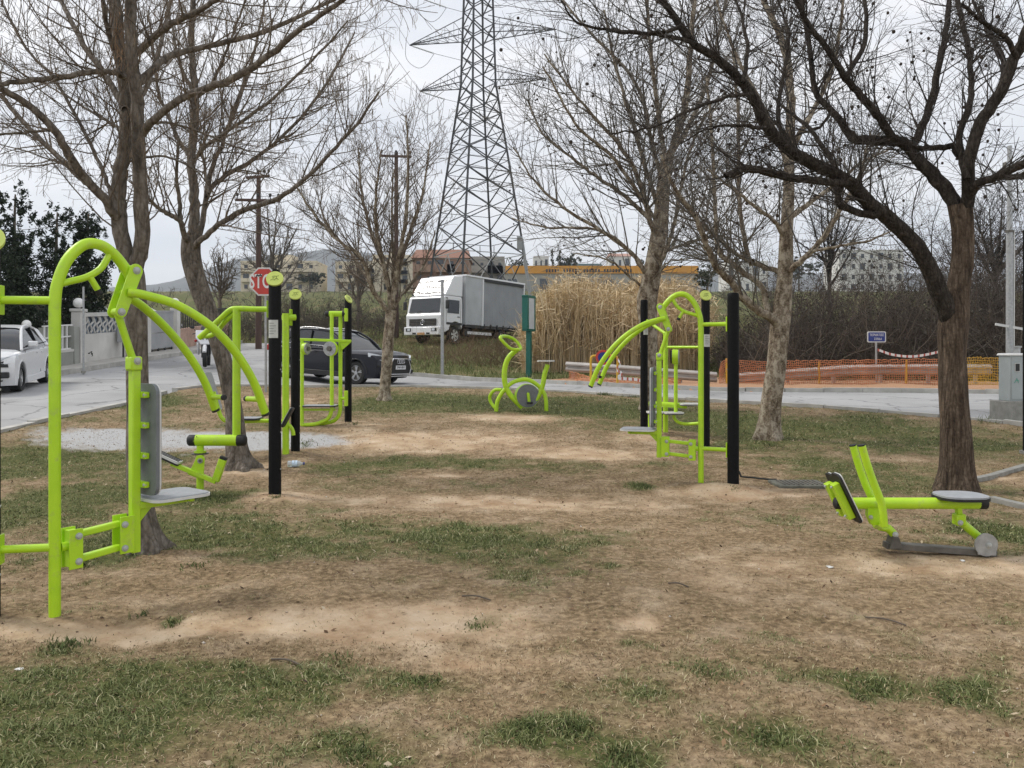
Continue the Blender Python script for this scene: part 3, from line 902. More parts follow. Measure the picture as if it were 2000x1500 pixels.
# --- rider / stepper on the left: thick drum, upright, hand bars, pedal levers
def stepper():
    Y0 = 8.35
    base = at(537, 972, 8.24)
    t = thing('stepper_machine', tuple(onground(-3.2, 8.5)), 'lime stepper with thick capped drum, foot levers and tallest left black post', 'exercise machine')
    o = t.location
    q = lambda u, v, dy=0.0: at(u, v, Y0 + dy)
    Geo().tube([q(381, 860), q(465, 860)], .057, 24).build('drum', LIME, t, off=o)
    for u0, u1 in ((383, 371), (464, 477)):
        Geo().capsule(q(u0, 860), q(u1, 860), .0575, 20, .5).build('rubber_cap', RUBBER, t, off=o)
    for u in (384, 462):
        Geo().ball(q(u, 853, -.05), .006, 8, 4).build('rivet', RUBBER, t, off=o)
    g0 = onground(q(391, 0)[0], Y0)
    Geo().tube([(g0[0], Y0, g0[2] - .1), q(391, 870)], .036, 18).build('column', LIME, t, off=o)
    Geo().disc(q(391, 886), (0, 0, 1), .085, .010, 22).build('collar', DSTEEL, t, off=o)
    Geo().disc(q(391, 882), (0, 0, 1), .06, .02, 22).build('collar', LIME, t, off=o)
    Geo().tube([q(462, 855, .02), q(462, 604, .02)], .040, 18).build('upright', LIME, t, off=o)
    top = [q(525, 604, -.02), q(500, 604), q(462, 603, .02), q(448, 607, .03), q(428, 625, .06), q(405, 646, .10), q(389, 660, .12)]
    Geo().tube(cr(top, 6), .029, 16).build('hand_bar', LIME, t, off=o)
    hb2 = [q(459, 612, .04), q(440, 628, .10), q(425, 646, .2), q(412, 655, .28), q(396, 657, .34)]
    Geo().tube(cr(hb2, 6), .026, 16).build('hand_bar', LIME, t, off=o)
    # pedal levers, one each side of the column
    for dy in (-.085, .075):
        piv = q(391, 900, dy)
        pl = [q(391 + 9 * math.cos(a), 897 - 8 * math.sin(a), dy) for a in np.linspace(-.1, math.pi + .1, 10)] + [q(372, 918, dy), q(366, 926, dy), q(396, 938, dy), q(398, 920, dy)]
        p = Geo().prism(pl, (0, 1, 0), .014).build('pivot_plate', LIME, t, off=o, bevel=.003)
        Geo().disc(q(391, 900, dy - .012), (0, 1, 0), .026, .02, 18).build('bearing', STEEL, p, off=o)
        Geo().disc(q(391, 900, dy - .02), (0, 1, 0), .014, .02, 12).build('bearing_bolt', DSTEEL, p, off=o)
        lv = Geo().beam(q(335, 905, dy), q(422, 941, dy), .05, .042).build('pedal_lever', LIME, t, off=o, bevel=.004)
        Geo().beam(q(421, 940, dy), q(436, 896, dy), .055, .075).build('bumper_arm', LIME, lv, off=o, bevel=.01)
        Geo().beam(q(435, 899, dy), q(437.5, 892, dy), .052, .07).build('rubber_stop', RUBBER, lv, off=o, bevel=.006)
        a, b = q(291, 878, dy), q(352, 906, dy)
        n = nrm(np.cross(b - a, np.array([0, 1.0, 0]))); n = n if n[2] > 0 else -n
        ft = Geo().prism(rrect((a + b) / 2 + n * .012, b - a, (0, 1, 0), np.linalg.norm(b - a), .13, .02, 3), n, .024).build('foot_plate', HPLW, t, off=o, sm=None)
        Geo().prism(rrect((a + b) / 2 - n * .010, b - a, (0, 1, 0), np.linalg.norm(b - a), .125, .02, 3), n, .018).build('foot_plate_base', RUBBER, ft, off=o, sm=None)
        for k in (-.35, 0, .35):
            Geo().prism(rrect((a + b) / 2 + n * .027 + (b - a) * k * .0 + np.array([0, .04 * k / .35, 0]), b - a, (0, 1, 0), np.linalg.norm(b - a) * .94, .012, .005, 2), n, .006).build('grip_strip', RUBBER, ft, off=o, sm=None)
    pz = float(gz(base[0], 8.24))
    post(t, base[0], 8.24, pz, 2.215, RAD(-82), plate=(1.565, 1.745, RAD(-95)), off=o, r=.062)
    Geo().box(q(524, 604, -.04), (.014, .08, .17)).build('flange', LIME, t, off=o, bevel=.003)
    return t
stepper()

# --- leg press behind it
def legpress():
    Y0 = 11.0
    t = thing('leg_press_machine', tuple(onground(-3.2, 11.0)), 'lime leg press with tilted grey backrest and seat on low pipe', 'exercise machine')
    o = t.location
    q = lambda u, v, dy=0.0: at(u, v, Y0 + dy)
    gz0 = float(gz(q(558, 0)[0], Y0))
    Geo().tube([(q(558, 0)[0], Y0, gz0 - .1), q(558, 612)], .044, 18).build('column', LIME, t, off=o)
    Geo().tube([q(552, 620), q(577, 620, .1)], .042, 16).build('top_bar', LIME, t, off=o)
    Geo().box(q(568, 620, .08), (.02, .1, .22)).build('flange', LIME, t, off=o, bevel=.004)
    Geo().tube(cr([q(560, 828), q(548, 823), q(520, 822), (q(470, 823)), q(446, 823), q(434, 817), q(427, 802), q(417, 765)], 6), .028, 14).build('seat_pipe', LIME, t, off=o)
    a, b = q(401, 727), q(424, 802)
    n = nrm(np.cross(np.array([0, 1.0, 0]), b - a)); n = n if n[0] > 0 else -n
    pad(t, 'backrest', (a + b) / 2, b - a, (0, 1, 0), np.linalg.norm(b - a), .30, n, off=o, th=.03, face=SEATG)
    s_ = Geo().prism(rrect(q(478, 818), (1, 0, 0), (0, 1, 0), .42, .32, .06, 5), (0, 0, 1), .02).build('seat', RUBBER, t, off=o, sm=None)
    Geo().prism(rrect(q(478, 818) + np.array([0, 0, .014]), (1, 0, 0), (0, 1, 0), .41, .31, .06, 5), (0, 0, 1), .010).build('seat_top', SEATG, s_, off=o, sm=None)
    for dy in (-.17, .12):
        c = q(562, 815, dy)
        d = nrm(np.array([.55, 0, 1.0])); n = np.array([-d[2], 0, d[0]])
        f = Geo().prism(rrect(c, d, (0, 1, 0), .29, .13, .03, 4), n, .03).build('foot_plate', RUBBER, t, off=o, sm=None)
        Geo().prism(rrect(c + n * .018, d, (0, 1, 0), .28, .12, .03, 4), n, .008).build('foot_plate_face', HPLW, f, off=o, sm=None)
    Geo().tube(cr([q(556, 826), q(566, 832), q(572, 842), q(573, 850)], 4), .026, 12).build('foot_bracket', LIME, t, off=o)
    pb = gp(577, 887)
    post(t, pb[0], pb[1], float(gz(pb[0], pb[1])), 2.2, RAD(-80), off=o, r=.061, tilt=31)
    return t
legpress()

# --- shoulder wheel / pull frame between the second and third post
def wheel_frame():
    Y0 = 13.9
    pb = gp(680, 825)
    t = thing('shoulder_wheel_machine', tuple(onground(-2.9, 13.9)), 'lime shoulder wheel frame with grey hand wheel beside slanted-cap post', 'exercise machine')
    o = t.location
    q = lambda u, v, dy=0.0: at(u, v, Y0 + dy)
    Geo().tube(cr([q(590, 662, -.1), q(590, 700, -.1), q(590, 780, -.1), q(590, 832, -.1)], 4), .030, 14).build('upright', LIME, t, off=o)
    Geo().beam(q(584, 663, -.1), q(686, 666, -.1), .06, .045).build('top_rail', LIME, t, off=o, bevel=.008)
    for u, dy in ((648, -.05), (665, .05)):
        Geo().tube(cr([q(u, 612, dy), q(u, 700, dy), q(u, 775, dy), q(u - 1, 803, dy), q(u - 8, 818, dy), q(u - 22, 825, dy), q(612, 829, dy - .02), q(590, 830, -.1)], 5), .033, 14).build('bent_pipe', LIME, t, off=o)
    Geo().tube([q(642, 613), q(670, 613)], .048, 18).build('drum', LIME, t, off=o)
    for u0, u1 in ((643, 637), (669, 674)):
        Geo().capsule(q(u0, 613), q(u1, 613), .049, 16, .4).build('rubber_cap', RUBBER, t, off=o)
    for v in (615, 778):
        Geo().box(q(676, v), (.05, .09, .22 if v < 700 else .26)).build('flange', LIME, t, off=o, bevel=.006)
    Geo().tube([q(665, 778, .05), q(678, 778)], .03, 12).build('lower_bar', LIME, t, off=o)
    for u, r, dy in ((646, .125, -.22), (597, .10, -.16)):
        n = nrm(np.array([-.35, -1, 0])) if u > 620 else nrm(np.array([1, -.35, 0]))
        c = q(u, 681, dy)
        w = Geo().disc(c, n, r, .06, 28).build('wheel_drum', LIME, t, off=o)
        Geo().disc(c + n * .034, n, r * .96, .014, 28).build('wheel_face', STEEL, w, off=o)
        Geo().disc(c + n * .05, n, r * .34, .03, 18).build('wheel_hub', DSTEEL, w, off=o)
        for k in range(5):
            a = 2 * math.pi * k / 5
            ax = nrm(np.cross(n, [0, 0, 1])); ay = np.cross(n, ax)
            Geo().ball(c + n * .043 + (ax * math.cos(a) + ay * math.sin(a)) * r * .68, .009, 8, 4).build('wheel_bolt', BOLT, w, off=o)
    s_ = Geo().prism(rrect(q(626, 793), (1, 0, 0), (0, 1, 0), .56, .34, .06, 5), (0, 0, 1), .018).build('seat', RUBBER, t, off=o, sm=None)
    Geo().prism(rrect(q(626, 793) + np.array([0, 0, .013]), (1, 0, 0), (0, 1, 0), .55, .33, .06, 5), (0, 0, 1), .008).build('seat_top', SEATG, s_, off=o, sm=None)
    Geo().beam(q(592, 800), q(655, 800), .04, .035).build('seat_bracket', LIME, t, off=o)
    Geo().prism([q(665, 668, -.1), q(686, 668, -.1), q(668, 684, -.1)], (0, 1, 0), .014).build('gusset', LIME, t, off=o)
    post(t, pb[0], pb[1], float(gz(pb[0], pb[1])), 2.2, RAD(-22), off=o, r=.061, tilt=31)
    return t
wheel_frame()

# --- right rear frame: two posts, wheel, seats
def rear_frame():
    Y0 = 12.9
    t = thing('leg_and_wheel_machine', tuple(onground(2.5, 12.9)), 'lime double exercise frame between two black posts behind the right press', 'exercise machine')
    o = t.location
    q = lambda u, v, dy=0.0: at(u, v, Y0 + dy)
    def foot(u, dy=0.0):
        x = q(u, 0, dy)[0]; return np.array([x, Y0 + dy, float(gz(x, Y0 + dy)) - .1])
    Geo().tube([foot(1300, .2), q(1300, 650, .2)], .040, 16).build('column', LIME, t, off=o)
    Geo().tube([q(1300, 678, .2), q(1378, 678, -.4)], .022, 12).build('cross_bar', LIME, t, off=o)
    Geo().tube([q(1262, 625, .6), q(1300, 652, .2)], .026, 12).build('cross_bar', LIME, t, off=o)
    Geo().tube([q(1320, 705, -.1), q(1320, 806, -.1)], .030, 14).build('upright', LIME, t, off=o)
    c = q(1319, 697, -.1)
    n = nrm(np.array([1, -.25, 0]))
    w = Geo().disc(c, n, .115, .09, 26).build('wheel_drum', LIME, t, off=o)
    Geo().disc(c + n * .05, n, .11, .014, 26).build('wheel_face', STEEL, w, off=o)
    Geo().disc(c - n * .055, n, .10, .02, 26).build('wheel_back', RUBBER, w, off=o)
    Geo().tube([q(1268, 788, .1), q(1342, 793, -.1)], .042, 16).build('seat_tube', LIME, t, off=o)
    for u, v, wd, dy in ((1280, 805, .26, .0), (1315, 806, .30, -.1), (1347, 789, .32, -.1)):
        s_ = Geo().prism(rrect(q(u, v, dy), (1, 0, 0), (0, 1, 0), wd, .28, .05, 5), (0, 0, 1), .022).build('seat_plate', HPLW, t, off=o, sm=None)
        Geo().prism(rrect(q(u, v, dy) - np.array([0, 0, .018]), (1, 0, 0), (0, 1, 0), wd * .95, .26, .05, 5), (0, 0, 1), .014).build('seat_base', RUBBER, s_, off=o, sm=None)
    Geo().tube(cr([q(1316, 806, -.1), q(1318, 818, -.1), q(1328, 826, -.15), q(1345, 828, -.25), q(1374, 826, -.45)], 5), .026, 12).build('bent_pipe', LIME, t, off=o)
    Geo().tube([foot(1269, .1), q(1269, 808, .1)], .026, 12).build('leg', LIME, t, off=o)
    Geo().tube([foot(1281, -.4), q(1281, 860, -.4)], .024, 12).build('leg', LIME, t, off=o)
    p1, p2 = gp(1258, 838), gp(1378, 872)
    post(t, p1[0], p1[1], float(gz(p1[0], p1[1])), 2.1, RAD(95), disc=False, plate=(1.52, 1.72, RAD(-60)), off=o)
    post(t, p2[0], p2[1], float(gz(p2[0], p2[1])), 2.24, RAD(-85), plate=(1.44, 1.62, RAD(-75)), off=o, tilt=30)
    return t
rear_frame()

# --- rowing machine on the right
def rower():
    Y0 = 5.95
    t = thing('rowing_machine', tuple(onground(3.1, Y0)), 'lime rowing machine with round seat and two tall handle levers', 'exercise machine')
    o = t.location
    q = lambda u, v, dy=0.0: at(u, v, Y0 + dy)
    Geo().tube([q(1648, 983), q(1912, 983)], .0415, 20).build('main_tube', LIME, t, off=o)
    for u0, u1 in ((1650, 1632), (1911, 1925)):
        Geo().capsule(q(u0, 983), q(u1, 983), .042, 18, .35).build('rubber_cap', RUBBER, t, off=o)
    s_ = Geo().prism(rrect(q(1876, 971), (1, 0, 0), (0, 1, 0), .36, .33, .13, 8), (0, 0, 1), .018).build('seat', RUBBER, t, off=o, sm=None)
    Geo().prism(rrect(q(1876, 971) + np.array([0, 0, .015]), (1, 0, 0), (0, 1, 0), .345, .315, .125, 8), (0, 0, 1), .012).build('seat_top', SEATG, s_, off=o, sm=None)
    for u in (1864, 1900):
        Geo().ball(q(u, 975, -.1), .008, 8, 4).build('bolt_cap', BOLT, s_, off=o)
    # base rail
    Geo().beam(q(1728, 1064, .02), q(1942, 1080, -.02), .09, .045).build('base_rail', DSTEEL, t, off=o, bevel=.004)
    Geo().prism([q(1732, 1070), q(1757, 1068), q(1750, 1046), q(1740, 1046)], (0, 1, 0), .1).build('front_bracket', DSTEEL, t, off=o, bevel=.004)
    for dy in (-.085, .085):
        d = Geo().disc(q(1926, 1064, dy), (0, 1, 0), .082, .012, 26)
        d.prism([q(1910, 1083, dy), q(1945, 1085, dy), q(1945, 1064, dy), q(1910, 1064, dy)], (0, 1, 0), .0118)
        p = d.build('pivot_disc', STEEL, t, off=o)
        bolt(p, q(1932, 1065, dy * 1.1), (0, math.copysign(1, dy), 0), .02, off=o)
    Geo().tube([q(1872, 1015), q(1922, 1058)], .030, 16).build('rear_strut', LIME, t, off=o)
    f = Geo().box(q(1873, 1014), (.07, .08, .085)).build('clevis', LIME, t, off=o, bevel=.012)
    Geo().beam(q(1871, 985), q(1873, 1005), .03, .045).build('clevis_neck', LIME, f, off=o)
    bolt(f, q(1876, 1021, -.045), (0, -1, 0), .018, off=o)
    # handle levers
    for u0, u1, u2, dy in ((1666, 1686, 1712, .14), (1683, 1703, 1727, -.14)):
        pts = cr([q(u0, 870, dy), q(u0 + 10, 905, dy), q(u1 + 4, 945, dy), q(u2 - 5, 985, dy), q(u2, 1028, dy)], 6)
        l = Geo().tube(pts, .027, 16).build('handle_lever', LIME, t, off=o)
        Geo().tube([q(u0 - .5, 868.5, dy), q(u0, 871, dy)], .0275, 14).build('rubber_cap', RUBBER, l, off=o)
    Geo().tube([q(1712, 1027, .15), q(1728, 1027, -.15)], .026, 14).build('lever_cross_tube', LIME, t, off=o)
    Geo().tube([q(1718, 1028), q(1735, 1032), q(1748, 1046)], .03, 14).build('lever_foot', LIME, t, off=o)
    bolt(t, q(1749, 1044, -.04), (0, -1, 0), .02, off=o)
    Geo().prism([q(1693, 990), q(1712, 990), q(1722, 1026), q(1700, 1024), q(1692, 1006)], (0, 1, 0), .05).build('lever_plate', LIME, t, off=o, bevel=.004)
    bolt(t, q(1701, 1010, -.03), (0, -1, 0), .014, off=o)
    # foot rests
    for du, dy in ((0, .11), (12, -.11)):
        a, b = q(1619 + du, 925, dy), q(1664 + du, 1019, dy)
        if du == 0: b = q(1660, 1012, dy)
        d = b - a; n = nrm(np.cross(d, np.array([0, 1.0, 0]))); n = n if n[0] > 0 else -n
        fr = Geo().prism(rrect((a + b) / 2, d, (0, 1, 0), np.linalg.norm(d), .15, .035, 4), n, .016).build('foot_rest', RUBBER, t, off=o, sm=None)
        Geo().prism(rrect((a + b) / 2 + n * .012, d, (0, 1, 0), np.linalg.norm(d) * .99, .146, .035, 4), n, .009).build('foot_rest_face', HPLW, fr, off=o, sm=None)
        Geo().beam(a * .84 + b * .16 - n * .035, a * .12 + b * .88 - n * .035, .07, .05).build('foot_bracket', LIME, t, off=o, bevel=.005)
        for k in (.2, .8):
            Geo().ball(a * (1 - k) + b * k - n * .065, .01, 8, 4).build('bolt_cap', BOLT, fr, off=o)
    return t
rower()

# --- exercise bike at the back of the lawn
def bike():
    pb = gp(1015, 803)
    Y0 = pb[1]
    t = thing('exercise_bike', tuple(pb), 'lime exercise bike of bent tubes with grey disc at the back', 'exercise bike')
    o = t.location
    q = lambda u, v, dy=0.0: at(u, v, Y0 + dy)
    T = lambda name, pts, r, n=6: Geo().tube(cr(pts, n), r, 14).build(name, LIME, t, off=o)
    T('front_tube', [q(1009, 683), q(994, 698), q(987, 715), (q(985, 735)), q(988, 755), q(997, 772), q(1010, 786), q(1020, 796)], .052)
    T('handle_bar', [q(1013, 683, -.12), q(1000, 682, -.16), q(988, 673, -.2), q(977, 659, -.2), q(990, 657, .1), q(1004, 663, .2), q(1013, 672, .2), q(1017, 681, .15), q(1010, 684, 0)], .032)
    T('frame_arch', [q(969, 804), q(972, 783), q(983, 764), q(998, 749), q(1016, 742), q(1032, 742), q(1047, 750), q(1060, 763), q(1066, 780), q(1067, 803)], .040)
    T('rear_loop', [q(980, 761, .1), q(966, 762, .15), q(957, 774, .2), q(959, 786, .2), q(967, 797, .15)], .033)
    T('seat_tube', [q(1041, 790), q(1052, 773), q(1060, 752), (q(1064, 730)), q(1070, 712)], .048)
    Geo().prism(rrect(q(1066, 705), (1, 0, 0), (0, 1, 0), .34, .26, .05, 5), (0, 0, 1), .026).build('saddle', HPLW, t, off=o, sm=None)
    d = Geo().disc(q(1029, 773), (.25, -1, 0), .235, .14, 36).build('wheel_housing', LIME, t, off=o)
    n = nrm(np.array([.25, -1, 0]))
    Geo().disc(q(1029, 773) + n * .078, n, .225, .02, 36).build('housing_cover', HPLG, d, off=o)
    c = q(1029, 773) + n * .10
    a, b = c + np.array([0, 0, .04]), c + np.array([.02, 0, -.13])
    k = Geo().capsule(a, b, .03, 12).build('crank', LIME, d, off=o)
    Geo().box(b + n * .05, (.11, .09, .04)).build('pedal', RUBBER, k, off=o, bevel=.006)
    Geo().box(c - n * .22 + np.array([-.02, 0, .13]), (.11, .09, .04)).build('pedal', RUBBER, d, off=o, bevel=.006)
    return t
bike()
# ------------------------------------------------------------------ trees
def bark(name, lo, mid_, hi, stretch=(6, 6, 1.9), bump=.9, plates=False):
    m, t, b = nodes_of(name)
    N, L = t.nodes, t.links
    tc = N.new('ShaderNodeTexCoord'); mp = N.new('ShaderNodeMapping'); mp.inputs['Scale'].default_value = stretch
    L.new(tc.outputs['Object'], mp.inputs['Vector'])
    nz = N.new('ShaderNodeTexNoise'); nz.inputs['Scale'].default_value = 2.2; nz.inputs['Detail'].default_value = 8; nz.inputs['Roughness'].default_value = .65
    L.new(mp.outputs[0], nz.inputs['Vector'])
    r = N.new('ShaderNodeValToRGB'); e = r.color_ramp.elements; e.new(.5)
    if plates: r.color_ramp.interpolation = 'EASE'
    for k, (p, c) in enumerate(((.36 if plates else .3, lo), (.47 if plates else .5, mid_), (.60 if plates else .72, hi))):
        e[k].position = p; e[k].color = (*c, 1)
    n2 = N.new('ShaderNodeTexNoise'); n2.inputs['Scale'].default_value = 38; n2.inputs['Detail'].default_value = 6; L.new(tc.outputs['Object'], n2.inputs['Vector'])
    vo = N.new('ShaderNodeTexVoronoi'); vo.feature = 'DISTANCE_TO_EDGE'; vo.inputs['Scale'].default_value = 3.2; L.new(mp.outputs[0], vo.inputs['Vector'])
    ad = N.new('ShaderNodeMath'); ad.operation = 'MULTIPLY_ADD'; ad.inputs[1].default_value = .35; L.new(n2.outputs[0], ad.inputs[0]); L.new(nz.outputs[0], ad.inputs[2])
    sb = N.new('ShaderNodeMath'); sb.operation = 'SUBTRACT'; sb.inputs[1].default_value = .175; L.new(ad.outputs[0], sb.inputs[0])
    L.new(sb.outputs[0], r.inputs['Fac'])
    cr_ = N.new('ShaderNodeValToRGB'); cr_.color_ramp.elements[0].position = .0; cr_.color_ramp.elements[0].color = (1, 1, 1, 1) if plates else (.66, .64, .62, 1); cr_.color_ramp.elements[1].position = .16
    L.new(vo.outputs['Distance'], cr_.inputs['Fac'])
    mx = N.new('ShaderNodeMix'); mx.data_type = 'RGBA'; mx.blend_type = 'MULTIPLY'; mx.inputs[0].default_value = 1; L.new(r.outputs[0], mx.inputs[6]); L.new(cr_.outputs[0], mx.inputs[7])
    L.new(mx.outputs[2], b.inputs['Base Color'])
    b.inputs['Roughness'].default_value = .9; b.inputs['Specular IOR Level'].default_value = .2
    bp = N.new('ShaderNodeBump'); bp.inputs['Strength'].default_value = bump; bp.inputs['Distance'].default_value = .03
    hh = N.new('ShaderNodeMath'); hh.operation = 'MULTIPLY_ADD'; hh.inputs[1].default_value = .0 if plates else 1.2; L.new(vo.outputs['Distance'], hh.inputs[0]); L.new(sb.outputs[0], hh.inputs[2])
    L.new(hh.outputs[0], bp.inputs['Height']); L.new(bp.outputs[0], b.inputs['Normal'])
    return m
BARK_ASH = bark('grey_brown_bark', (.075, .062, .05), (.165, .142, .118), (.27, .24, .205))
BARK_PLANE = bark('plane_bark', (.085, .062, .042), (.20, .16, .115), (.37, .325, .255), (5, 5, 3), .6, True)
BARK_DARK = bark('dark_bark', (.036, .026, .019), (.105, .078, .056), (.22, .165, .12), (9, 9, 1.5), 1.0)
BARK_LIMB = bark('dark_limb_bark', (.018, .015, .012), (.042, .035, .029), (.095, .078, .062), (9, 9, 3), .9)
TWIG_ASH = mat('grey_brown_twig', (.12, .095, .072), .85, var=.3, scale=3)
TWIG_PLANE = mat('plane_twig', (.125, .11, .092), .85, var=.35, scale=3)
TWIG_DARK = mat('dark_twig', (.040, .033, .028), .85, var=.3, scale=3)
SEEDM = mat('dry_seed', (.22, .16, .10), .9, var=.3, scale=4)
BALLM = mat('seed_ball_brown', (.035, .024, .017), .9, var=.3)
DEADLEAF = mat('dead_leaf', (.28, .18, .10), .85, var=.35, scale=5)

def bark_tube(pts, r, sides, seed, rough=.06, flare=None):
    """Tapered, slightly lumpy limb."""
    p = np.asarray(pts, float); n = len(p)
    rr = np.interp(np.linspace(0, 1, n), np.linspace(0, 1, len(r)), r)
    t = nrm(np.gradient(p, axis=0))
    ref = np.array([0, 1.0, 0]) if abs(t[0][1]) < .9 else np.array([1.0, 0, 0])
    u = nrm(np.cross(t[0], ref)); V = []
    d = np.concatenate([[0], np.cumsum(np.linalg.norm(np.diff(p, axis=0), axis=1))])
    a = 2 * np.pi * np.arange(sides) / sides
    for i in range(n):
        u = nrm(u - np.dot(u, t[i]) * t[i]); w = np.cross(t[i], u)
        k = 1 + rough * 2 * (vnoise(np.cos(a) * 1.6 + 5 + seed, np.sin(a) * 1.6 + d[i] * 2.2 + 9, seed) - .5) * 2
        if flare:
            e = math.exp(-max(0, d[i] - .06) / flare[0])
            k = k * (1 + (flare[1] - 1) * e * (.75 + .5 * np.cos(a * 5 + seed) + .35 * np.cos(a * 3 + 1)))
        V.append(p[i] + rr[i] * k[:, None] * (np.cos(a)[:, None] * u + np.sin(a)[:, None] * w))
    idx = np.arange(n * sides).reshape(n, sides)
    A, B = idx[:-1], np.roll(idx, -1, 1)[:-1]
    C, D = np.roll(idx, -1, 1)[1:], idx[1:]
    return np.concatenate(V), np.stack([A, B, C, D], -1).reshape(-1, 4)

def grow(P, R, M, t0, t1, l0, l1, a0, a1, n, up, wig, rr, rmax, rtip, rng, outward=None):
    """Sprout M side shoots from the polylines P (N,k,3) with radii R (N,k)."""
    N, k, _ = P.shape
    seg = np.linalg.norm(np.diff(P, axis=1), axis=2).sum(1)
    i = rng.choice(N, M, p=seg / seg.sum())
    t = rng.uniform(t0, t1, M)
    f = t * (k - 1); j = np.minimum(f.astype(int), k - 2); a = (f - j)[:, None]
    s = P[i, j] * (1 - a) + P[i, j + 1] * a
    T = nrm(P[i, j + 1] - P[i, j])
    r0 = np.minimum((R[i, j] * (1 - a[:, 0]) + R[i, j + 1] * a[:, 0]) * rr, rmax)
    q = rng.normal(0, 1, (M, 3)); q[:, 2] += up * 4
    if outward is not None:
        q = q + outward * nrm(s - s.mean(0)) * .8
    q = nrm(q - (q * T).sum(1, keepdims=True) * T)
    th = rng.uniform(a0, a1, M)[:, None]
    d = np.cos(th) * T + np.sin(th) * q
    L = rng.uniform(l0, l1, M) * (1 - .45 * t)
    out = [s]
    for _ in range(n - 1):
        out.append(out[-1] + d * (L / (n - 1))[:, None])
        d = nrm(d + np.array([0, 0, up]) + rng.normal(0, wig, (M, 3)))
    Q = np.stack(out, 1)
    w = np.linspace(0, 1, n)[None]
    return Q, np.maximum(r0[:, None] * (1 - w) + rtip * w, rtip)

def resamp3(p, n):
    d = np.concatenate([[0], np.cumsum(np.linalg.norm(np.diff(p, axis=0), axis=1))])
    return np.stack([np.interp(np.linspace(0, d[-1], n), d, p[:, k]) for k in range(3)], 1)

def hanging(Q, M, rng, l0, l1, r):
    """Strands hanging from shoot tips."""
    i = rng.integers(0, len(Q), M); k = rng.integers(1, Q.shape[1], M)
    s = Q[i, k]
    e = s + np.stack([rng.normal(0, .012, M), rng.normal(0, .012, M), -rng.uniform(l0, l1, M)], -1)
    P = np.stack([s, (s + e) / 2 + rng.normal(0, .004, (M, 3)), e], 1)
    return batch_tubes(P, np.tile([r * .5, r, r * .7], (M, 1)), 3)

